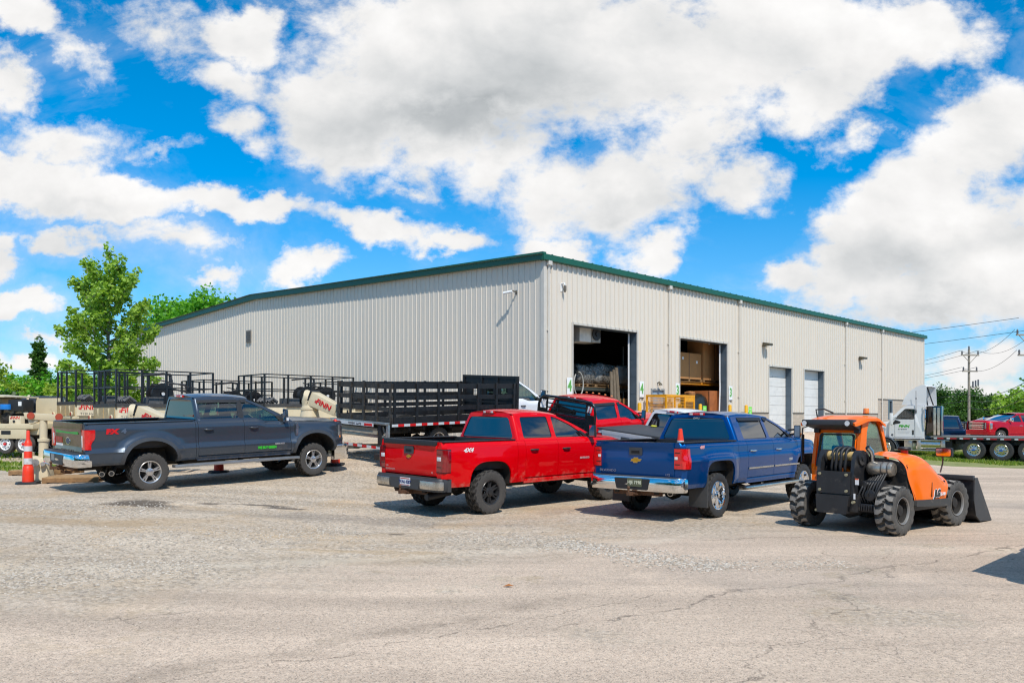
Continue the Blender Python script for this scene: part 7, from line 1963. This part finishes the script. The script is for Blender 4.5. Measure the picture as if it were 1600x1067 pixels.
m = MB(); m.box(2.75, 3.45, .58, 1.0, 1.18, 2.70); m.box(3.38, 3.45, -1.0, 1.0, 1.18, 2.70); m.build('cab_rack', mat('rack_gloss_black', (.01, .01, .011), .12, .2, coat=1), sm, 20, bev=.03)
m = MB()
for x in (2.80, 2.98): m.box(x, x + .12, 1.0, 1.008, 1.22, 2.62)
m.build('rack_panel', mat('rack_chrome', (.6, .57, .52), .12, 1, var=.4, vs=3), sm, 0)
m = MB(); m.tube([(3.5, 1.02, 1.5), (3.47, 1.08, 1.65), (3.47, 1.08, 2.45), (3.52, 1.02, 2.58)], .025, 8); m.build('grab_handle', CHROME, sm, 30)
# tank and steps
m = MB(); m.lathe([(.001, -.55), (.28, -.54), (.31, -.5), (.31, .5), (.28, .54), (.001, .55)], (3.25, .85, .72), 'x', 24); m.build('fuel_tank', POL, sm, 35)
m = MB(); m.box(4.1, 4.5, .45, 1.1, .42, .98); m.build('battery_box', ALLOY, sm, 30, bev=.02)
m = MB()
for z in (.42, .95): m.box(2.3, 4.95, 1.08, 1.20, z - .025, z + .025)
for x in (2.6, 3.75): m.box(x - .1, x + .1, 1.05, 1.19, .42, .95)
m.build('step_rail', ALLOY, sm, 20, bev=.008)
m = MB()
for sg in (-1, 1): m.bar((4.9, sg * 1.0, 2.15), (5.1, sg * 1.3, 2.2), .04, .04); m.box(5.02, 5.14, sg * 1.28 - .10, sg * 1.28 + .1, 1.75, 2.35)
m.build('side_mirror', SWHT, sm, 30, bev=.03)
SG = mat('door_green', '#3aa522', .45)
text('FiNN', .19, frame((4.80, CY_ + .004, 1.66), (-1, 0, 0), (0, 0, 1)), SG, 'lettering', sm, off=.007, sx=1.25, align='LEFT', shear=.15)
text('ALL SEASONS', .075, frame((4.84, CY_ + .004, 1.50), (-1, 0, 0), (0, 0, 1)), TXTG, 'caption', sm, align='LEFT')
for q, z in ((.9, 1.38), (.8, 1.32)):
    m = MB(); m.box(4.84 - q * .7, 4.84, CY_, CY_ + .003, z - .008, z + .008); m.build('caption_line', mat('pale_grey_ink', '#b3b5b8', .5), sm, 0)
m = MB(); m.cyl((5.12, CY_, 1.2), (5.12, CY_ + .005, 1.2), .06, n=16); m.build('door_badge', mat('badge_grey', '#5a6066', .4), sm, 0)
hs_ = atan2(.702, -.712); ox, oy = 23.7 + .84, 39 + .85
sm.location = (ox, oy, -.27); sm.rotation_euler = (0, radians(-.0), hs_)

# ---------------------------------------------------------------- vehicles parked behind it
MAR = paint('maroon_red_paint', '#b30f24', .2, .1, .4, .8)
f1 = dict(W=1.0, WB=3.68, fo=.92, bed=(-1.15, .7), doors=(.95, 1.95, 3.08), zr=.50, zb=1.30, zt=1.93, tyre=(.40, .27, .235), arch=(.52, .98, 2.4), prof=PROF_CHEVY, paint=MAR, glass=GT_MID, rim='five', rimm=ALLOY,
    xat=2.2, xab=3.28, lamp=(.85, 1.25), bump=(.5, .73), fbm=MAR, hm=CHROME, mirm=CHROME, wglass=glass('windscreen_pale', '#8c9aa0', .5, refl=.5), pipes=[])
o = pickup('pickup_truck', 'dark red pickup with a chrome barred grille facing left behind the flatbed', f1)
hd_ = atan2(-.29, -.95); seat(o, 33.2, 51.3, hd_, 3.68)
NAVY = paint('navy_paint', '#0d1c36', .4, .1, .4, .8)
f2 = dict(W=1.0, WB=3.3, fo=.9, bed=(-1.1, -1.1), hasbed=False, doors=(.35, 1.45, 2.7), zr=.5, zb=1.32, zt=2.06, tyre=(.40, .27, .23), arch=(.5, .96, 2.4), prof=PROF_CHEVY, paint=NAVY, glass=GT_DARK, rim='five', rimm=ALLOY, xat=1.75, xab=2.85, rearq=(-.80, .18), rake=.25, cat='suv')
o = pickup('sport_utility', 'navy blue wagon seen side on, just right of the white semi cab', f2)
seat(o, 24.3, 45.6, atan2(.35, -.94), 3.3)
DARK = paint('charcoal_paint', '#1d2228', .4, .1, .4, .8)
f3 = dict(f2); f3.update(paint=DARK, glass=GT_MID, zt=2.0, xat=1.6, xab=2.75); o = pickup('sport_utility', 'charcoal wagon half hidden behind the dark red pickup', f3)
seat(o, 34.6, 56.0, atan2(-.22, -.97), 3.3)

# ---------------------------------------------------------------- trees
def leaf_mat(name, a, b, c):
    m, nt = new_mat(name); k = NT(nt)
    g = k.n('ShaderNodeNewGeometry'); r = k.n('ShaderNodeValToRGB'); k.l(g.outputs['Random Per Island'], r.inputs[0])
    r.color_ramp.elements[0].color = hx(a); r.color_ramp.elements[1].color = hx(c); el = r.color_ramp.elements.new(.5); el.color = hx(b)
    p = k.pbr(Base_Color=r.outputs[0], Roughness=.45); p.inputs['Specular IOR Level'].default_value = .35
    t = k.n('ShaderNodeBsdfTranslucent'); k.l(k.mix(1.0, r.outputs[0], (1.5, 1.6, .7, 1), 'MULTIPLY'), t.inputs[0])
    mx = k.n('ShaderNodeMixShader'); mx.inputs[0].default_value = .38; k.l(p.outputs[0], mx.inputs[1]); k.l(t.outputs[0], mx.inputs[2]); k.out(mx.outputs[0]); return m
BARK = mat('grey_bark', '#8a8276', .9, var=.3, vs=8, bump=.5, bs=20)
BARKD = mat('dark_bark', '#4b4137', .9, var=.3, vs=8, bump=.5, bs=20)
def leaf(mb, p, s, rnd, droop=.3):
    d = V((rnd.gauss(0, 1), rnd.gauss(0, 1), rnd.gauss(-droop, .7))).normalized(); n = V((rnd.gauss(0, .7), rnd.gauss(0, .7), rnd.gauss(.7, .6))).normalized()
    w = d.cross(n)
    if w.length < .1: return
    w = w.normalized() * s * .5; d = d * s
    mb.add([p, p + d * .45 + w, p + d * 1.05, p + d * .45 - w], [(0, 1, 2, 3)])
def tree(name, label, cat, x, y, H, R, n, ls, seed, lm, bark, trunk=.25, shape='oval', z0=.12, group=None, clump=.5, limbs=18):
    rnd = random.Random(seed); zz = gz(x, y)
    e = thing(name, label, cat, (x, y, zz), 0, group)
    m = MB(); tr = [V((0, 0, -.2)), V((.05, .02, H * .2)), V((-.08, .1, H * .5)), V((.05, 0, H * .78)), V((.02, .0, H * .97))]
    m.tube(tr, [trunk, trunk * .8, trunk * .5, trunk * .22, .02], 10)
    tips = []
    for i in range(limbs):
        t = lerp(z0 + .03, .93, (i + .5) / limbs); a = i * 2.4 + rnd.uniform(-.4, .4)
        if shape == 'oval': rr = R * (1.15 * sqrt(max(.05, 1 - ((t - .42) / .60) ** 2)))
        elif shape == 'dome': rr = R * sqrt(max(.05, 1 - max(0, (t - .45) / .55) ** 2)) * (.75 + .25 * ss(.1, .4, t))
        elif shape == 'cone': rr = R * (1.05 - t) * 1.1
        else: rr = R
        rr *= rnd.uniform(.72, 1.08); b0_ = V((0, 0, H * max(.08, t - (.16 if shape != 'cone' else .05))))
        b2 = V((rr * cos(a), rr * sin(a), H * t)); b1_ = b0_.lerp(b2, .5) + V((0, 0, -.04 * H if shape != 'cone' else 0))
        m.tube([b0_, b1_, b2], [trunk * .28, trunk * .17, .015], 6)
        for q in lin(6, .3, 1.0): tips.append((b0_ * (1 - q) ** 2 + b1_ * 2 * q * (1 - q) + b2 * q * q, q))
        for k_ in range(3):
            q = rnd.uniform(.45, .95); p = b0_ * (1 - q) ** 2 + b1_ * 2 * q * (1 - q) + b2 * q * q; p2 = p + V((rnd.uniform(-1, 1), rnd.uniform(-1, 1), rnd.uniform(-.1, .9))) * rr * .33
            m.tube([p, p2], [trunk * .1, .01], 5); tips += [(p.lerp(p2, .5), .7), (p2, 1.0)]
    tips += [(V((0, 0, H * t)), .8) for t in (.85, .9, .95, .99)]
    m.build('trunk', bark, e, 60)
    mb = MB(); per = n // len(tips)
    for p, q in tips:
        k_ = clump * R * (.55 + .45 * rnd.random()) * .55
        for j in range(int(per * rnd.uniform(.5, 1.5))):
            d = V((rnd.gauss(0, 1), rnd.gauss(0, 1), rnd.gauss(.1, .8))); d = d.normalized() * k_ * rnd.random() ** .45
            leaf(mb, p + d, ls * rnd.uniform(.6, 1.25), rnd)
    mb.build('crown', lm, e, 0)
    return e
LM1 = leaf_mat('bright_leaf', '#64862a', '#8dae40', '#b4cd68')
LM2 = leaf_mat('fresh_green_leaf', '#498719', '#64a02b', '#82b83e')
LM3 = leaf_mat('mid_green_leaf', '#2f4f20', '#44692c', '#5d8238')
LM4 = leaf_mat('yellow_green_leaf', '#6f8a2a', '#8fa83a', '#a9bb55')
x, y = ray(170, 38.0)
tree('leafy_tree', 'slender tree with bright loose leaves at the left end of the warehouse', 'tree', x, y, 9.3, 1.75, 19000, .17, 4, LM1, BARK, .14, 'oval', .12, None, .38, 40)
x, y = ray(326, 78.0)
tree('leafy_tree', 'big round green tree rising behind the warehouse roof', 'tree', x, y, 13.2, 7.4, 60000, .30, 8, LM2, BARKD, .4, 'dome', .3, None, .40, 95)
x, y = ray(402, 84.0)
tree('leafy_tree', 'treetop just showing over the roof right of the big round tree', 'tree', x, y, 12.6, 3.0, 4200, .40, 9, LM2, BARKD, .3, 'dome', .3, None, .45, 16)
x, y = ray(61, 66.0)
tree('conifer_tree', 'dark pointed tree standing above the bushes at far left', 'tree', x, y, 7.9, 1.7, 8000, .20, 12, LM3, BARKD, .2, 'cone', .06, None, .34, 40)
rndg = random.Random(21)
bush = [(-14, 62, 5.6, 2.6, LM4, 'tall yellow green bush at the left picture edge'), (22, 60, 3.9, 2.3, LM2, 'green bush below the tall yellow green bush'), (48, 58, 3.4, 2.2, LM4, 'yellowish bush under the dark pointed tree'), (78, 57, 3.8, 2.2, LM2, 'bright bush right of the dark pointed tree'), (104, 55, 3.2, 2.2, LM4, 'yellowish bush behind the left railing'), (132, 57, 3.4, 2.3, LM2, 'green bush seen through the black railing'), (158, 60, 3.2, 2.3, LM2, 'green bush behind the slender tree trunk'), (5, 50, 2.6, 1.8, LM3, 'low dark bush behind the engine trailer')]
for i, (px, d_, h_, r_, lm, lab) in enumerate(bush):
    x, y = ray(px, d_); tree('bush', lab, 'bush', x, y, h_, r_, 3000, .24, 40 + i, lm, BARKD, .1, 'dome', .02, 'bushes along the left boundary', .5, 14)
hedge = [(1462, 112, 5.6, 4.2, 'dark tree just right of the semi roof fairing'), (1492, 116, 5.3, 4.2, 'dark tree left of the near utility pole'), (1520, 114, 5.4, 4.2, 'dark tree behind the near utility pole'), (1546, 118, 4.6, 3.6, 'low dark tree in the gap right of the near utility pole'), (1436, 118, 5.2, 4.2, 'dark tree mostly behind the semi roof fairing')]
for i, (px, d_, h_, r_, lab) in enumerate(hedge):
    x, y = ray(px, d_); tree('hedge_tree', lab, 'tree', x, y, h_ + .3, r_, 8000, .26, 60 + i, LM3, BARKD, .2, 'dome', .03, 'trees behind the parked vehicles', .5, 16)
for i, (px, d_, h_, r_, lab) in enumerate(((1588, 96, 5.2, 2.9, 'bright young tree at the right edge beside the pole'), (1615, 92, 5.6, 3.0, 'bright tree cut by the right picture edge'), (1572, 100, 3.6, 2.2, 'small bright tree left of the right edge pole'))):
    x, y = ray(px, d_); tree('hedge_tree', lab, 'tree', x, y, h_, r_, 3000, .36, 80 + i, LM1, BARKD, .15, 'dome', .03, 'trees behind the parked vehicles', .5, 16)
for i, px in enumerate(range(-420, 2100, 90)):      # far treeline hidden mostly by the building
    if 150 < px < 1420: continue
    if -60 < px < 150: continue
    if 1420 <= px < 1640: continue
    x, y = ray(px, 120 + 14 * sin(i * 2.1)); tree('hedge_tree', 'distant tree outside the lot boundary', 'tree', x, y, 6 + 2 * sin(i * 1.7), 4.5, 1500, .6, 100 + i, LM3, BARKD, .2, 'dome', .03, 'distant trees round the lot', .5, 12)
# a wood behind the viewer, seen only as the dark band in window reflections
rnd = random.Random(5); mb = MB()
for i in range(46):
    a = lerp(-78, 78, i / 45); R0 = 44 + rnd.uniform(-4, 6); cx_, cy_ = R0 * sin(radians(a)) * 1.3, -R0 * cos(radians(a)); hh = rnd.uniform(11.0, 15.5)
    for _ in range(420):
        d = V((rnd.gauss(0, 1), rnd.gauss(0, 1), rnd.gauss(0, 1))).normalized() * rnd.random() ** .4
        leaf(mb, V((cx_ + d.x * 3.4, cy_ + d.y * 3.0, max(.1, hh * .5 + d.z * hh * .5))), 1.1, rnd)
o = mb.build('treeline', LM3, None, 0); tag(o, 'dark wood across the lot behind the viewpoint', 'wood', kind='stuff')
# ---------------------------------------------------------------- utility poles and wires
PW = mat('weathered_pole', '#8d8577', .9, var=.2, vs=3); INS = mat('insulator_grey', '#5d5f63', .5)
def pole(label, x, y, H, tr=False):
    e = thing('utility_pole', label, 'utility pole', (x, y, gz(x, y)), radians(8))
    m = MB(); m.cyl((0, 0, -.3), (0, 0, H), .13, .10, n=12); m.build('post', PW, e, 40)
    m = MB()
    for z, w_ in ((H - .55, .95), (H - 2.1, .8)): m.box(-w_, w_, -.2, -.1, z - .06, z + .06)
    m.bar((-.7, -.15, H - .6), (0, -.15, H - 1.3), .04, .04); m.bar((.7, -.15, H - .6), (0, -.15, H - 1.3), .04, .04); m.build('crossarm', PW, e, 20)
    for xx, zz in ((-.85, H - .49), (.85, H - .49), (0, H), (-.7, H - 2.04), (.7, H - 2.04)):
        m = MB(); m.lathe([(.04, 0), (.09, .06), (.05, .1), (.09, .16), (.05, .2), (.08, .26), (.02, .38)], (xx, -.15 if xx else 0, zz), 'z', 10); m.build('insulator', INS, e, 30)
    if tr:
        m = MB(); m.lathe([(.001, 0), (.26, .0), (.28, .1), (.28, .85), (.2, .95), (.001, .98)], (.55, -.1, H - 3.6), 'z', 18); m.build('transformer', mat('transformer_blue', '#8fa0ab', .5), e, 30)
    else:
        for i in range(3):
            m = MB(); m.cyl((.35 + i * .28, -.1, H - 3.65 + .08 * i), (.35 + i * .28, -.1, H - 3.05 + .08 * i), .075, n=10); m.build('cutout', INS, e, 30)
        m = MB(); m.box(.1, 1.05, -.14, -.06, H - 3.72, H - 3.62); m.build('bracket', PW, e, 20)
    return e
P1 = (*ray(1514, 78.0), 8.5); P2 = (*ray(1603, 62.0), 9.0); P0 = (*ray(1290, 128), 9.5); P3 = (*ray(1760, 50.0), 9.0)
pole('weathered utility pole with three cutouts behind the dark trees', *P1)
pole('utility pole with a pale blue transformer at the right picture edge', *P2, True)
m = MB()
def wire(name, lab, a, b_, sag, r=.015):
    mm = MB(); a, b_ = V(a), V(b_); mm.tube([a.lerp(b_, t) - V((0, 0, sag * 4 * t * (1 - t))) for t in lin(14, 0, 1)], r, 5); o = mm.build(name, BLACK, None, 60); tag(o, lab, 'wire', 'overhead wires at the right')
    return o
W3 = 'overhead wire strung between the two utility poles'
for xx, zz in ((-.85, -.1), (.85, -.1), (-.7, -1.7)):
    wire('overhead_wire', W3, (P1[0] + xx, P1[1], gz(*P1[:2]) + P1[2] + zz), (P2[0] + xx, P2[1], gz(*P2[:2]) + P2[2] + zz), .9)
for xx, zz, d in ((-1.4, -.1, 0), (1.4, -.1, 0), (-1.15, -1.7, 0), (1.15, -1.7, 0), (0, -4.2, 0), (.3, -4.9, 0)):
    wire('overhead_wire', 'overhead wire running left from the near pole towards the warehouse', (P1[0] + xx * .6, P1[1], gz(*P1[:2]) + P1[2] + zz), (P0[0] + xx, P0[1], P0[2] + zz * .9), 1.0, .018)
for xx, zz in ((-1.1, .5), (1.1, -.4)):
    a = ray(1440, 58); wire('overhead_wire', 'long wire slanting up from the warehouse corner to the right edge pole', (P2[0] + xx * .5, P2[1], P2[2] + zz), (P2[0] - 46, P2[1] + 62, 9.0 + zz * 2), 1.2, .018)
for zz in (-4.4, -4.9, -5.6): wire('overhead_wire', 'low cable bundle between the poles', (P1[0], P1[1], gz(*P1[:2]) + P1[2] + zz), (P2[0], P2[1], P2[2] + zz), .5, .024)

# ---------------------------------------------------------------- grass verges and loose stone
GRASS = leaf_mat('grass_blade', '#53701f', '#76902f', '#a3a553')
def grass(label, spots, n, h, seed):
    rnd = random.Random(seed); mb = MB()
    for _ in range(n):
        (ax, ay), (bx, by), wd = rnd.choice(spots); t = rnd.random(); w_ = rnd.gauss(0, .4) * wd
        dx, dy = bx - ax, by - ay; L = sqrt(dx * dx + dy * dy); x, y = ax + dx * t - dy / L * w_, ay + dy * t + dx / L * w_
        if noise.noise(V((x * .5, y * .5, 2))) < -.25 and abs(w_) > .2 * wd: continue
        z = gz(x, y) - .01; a = rnd.random() * 6.28; hh = h * rnd.uniform(.4, 1.2); s_ = .035; lx, ly = rnd.gauss(0, .35) * hh, rnd.gauss(0, .35) * hh
        mb.add([(x - s_ * cos(a), y - s_ * sin(a), z), (x + s_ * cos(a), y + s_ * sin(a), z), (x + lx, y + ly, z + hh)], [(0, 1, 2)])
    o = mb.build('grass', GRASS, None, 0); tag(o, label, 'grass', kind='stuff')
g = lambda px, py: at(px, py)[:2]
grass('strip of green grass under the flatbed truck', [(g(1380, 712), g(1600, 727), 1.6), (g(1450, 708), g(1600, 716), 2.5), (g(1340, 706), g(1460, 708), 2.0)], 16000, .16, 2)
grass('patchy dry grass strip at the far left', [((-22, 24.6), (-13, 24.0), .9), ((-26, 27.5), (-14, 26.2), 1.2), ((-30, 34), (-15, 31), 3)], 9000, .12, 3)
def verge(name, pts, col, kind='structure', dz=.006):
    mb = MB(); mb.grid([[(x, y, gz(x, y) + dz) for x, y in row] for row in pts], True); o = mb.build(name, col, None, 180); tag(o, kind=kind)
TURF = mat('turf_soil', '#77803f', .95, var=.3, vs=1.5, dirt=.5, dcol='#a89a72')
a, b_, c_, d_ = g(1330, 716), g(1640, 733), g(1640, 716), g(1330, 700)
verge('grass_verge', [[(lerp(lerp(a[0], b_[0], u), lerp(d_[0], c_[0] + 6, u), v), lerp(lerp(a[1], b_[1], u), lerp(d_[1], c_[1] + 8, u), v)) for u in lin(24, 0, 1)] for v in lin(10, 0, 1)], TURF)
verge('grass_verge', [[(lerp(-34, -13.2, u), lerp(lerp(24.0, 23.4, u), lerp(30, 27, u), v)) for u in lin(20, 0, 1)] for v in lin(8, 0, 1)], TURF)
# loose stone on the gravel
rnd = random.Random(77); mb = MB()
STONE = None
def stone(x, y, s):
    z = gz(x, y); n0 = len(mb.v); a0 = rnd.random() * 6.28; q = rnd.uniform(.5, .9)
    pr = [(.75, -.1), (1.0, .25), (.62, .62)]
    rows = []
    for r_, h_ in pr:
        rows.append([(x + s * r_ * rnd.uniform(.8, 1.15) * cos(a0 + t) , y + s * q * r_ * rnd.uniform(.8, 1.15) * sin(a0 + t), z + s * .8 * h_) for t in (0, 1.26, 2.51, 3.77, 5.03)])
    mb.ring(rows, True, True)
def scatter(px0, py0, px1, py1, wd, n, smin, smax):
    (ax, ay), (bx, by) = g(px0, py0), g(px1, py1); L = sqrt((bx - ax) ** 2 + (by - ay) ** 2)
    for _ in range(n):
        t = rnd.random(); w_ = rnd.gauss(0, .45) * wd; x = ax + (bx - ax) * t - (by - ay) / L * w_; y = ay + (by - ay) * t + (bx - ax) / L * w_
        stone(x, y, rnd.uniform(smin, smax) ** 1.0)
scatter(870, 848, 1130, 890, .55, 1500, .008, .026)
scatter(1100, 884, 1330, 880, .5, 500, .007, .020)
scatter(0, 905, 330, 880, .8, 1500, .007, .020)
scatter(60, 850, 560, 830, 1.3, 1800, .007, .020)
scatter(280, 770, 760, 800, 2.2, 1500, .008, .022)
scatter(0, 790, 250, 800, 1.2, 900, .008, .024)
scatter(100, 1000, 1500, 980, 1.6, 700, .004, .011)
scatter(700, 840, 900, 850, .8, 700, .007, .02)
m_, nt = new_mat('loose_stone'); k = NT(nt); ge = k.n('ShaderNodeNewGeometry'); rp_ = k.n('ShaderNodeValToRGB'); k.l(ge.outputs['Random Per Island'], rp_.inputs[0]); rp_.color_ramp.elements[0].color = hx('#8f867a'); rp_.color_ramp.elements[1].color = hx('#d0c6b8'); p = k.pbr(Base_Color=rp_.outputs[0], Roughness=.9); k.out(p.outputs[0])
o = mb.build('gravel', m_, None, 0); tag(o, 'loose pale stones scattered over the worn lot', 'gravel', kind='stuff')
# the parked pickup just outside the frame whose shade reaches in from the right
wq = dict(wp); o = copy_tree(wp['root']); tag(o, 'white pickup parked just outside the right picture edge, only its shadow in view'); bpy.context.view_layer.update()
seat(o, 7.31, 8.78, H45, 3.64)
# a dry leaf on the asphalt and the parked thing whose shade reaches in from the right
gx, gy, gz_ = at(785, 917); e = MB(); e.add([(0, 0, .004), (.07, .02, .03), (.13, -.01, .012), (.06, -.03, .018)], [(0, 1, 2, 3)]); o = e.build('fallen_leaf', mat('dry_leaf', '#a0642f', .7), None, 0); o.location = (gx, gy, gz_ + .004); tag(o, 'single dry brown leaf lying on the asphalt', 'leaf')
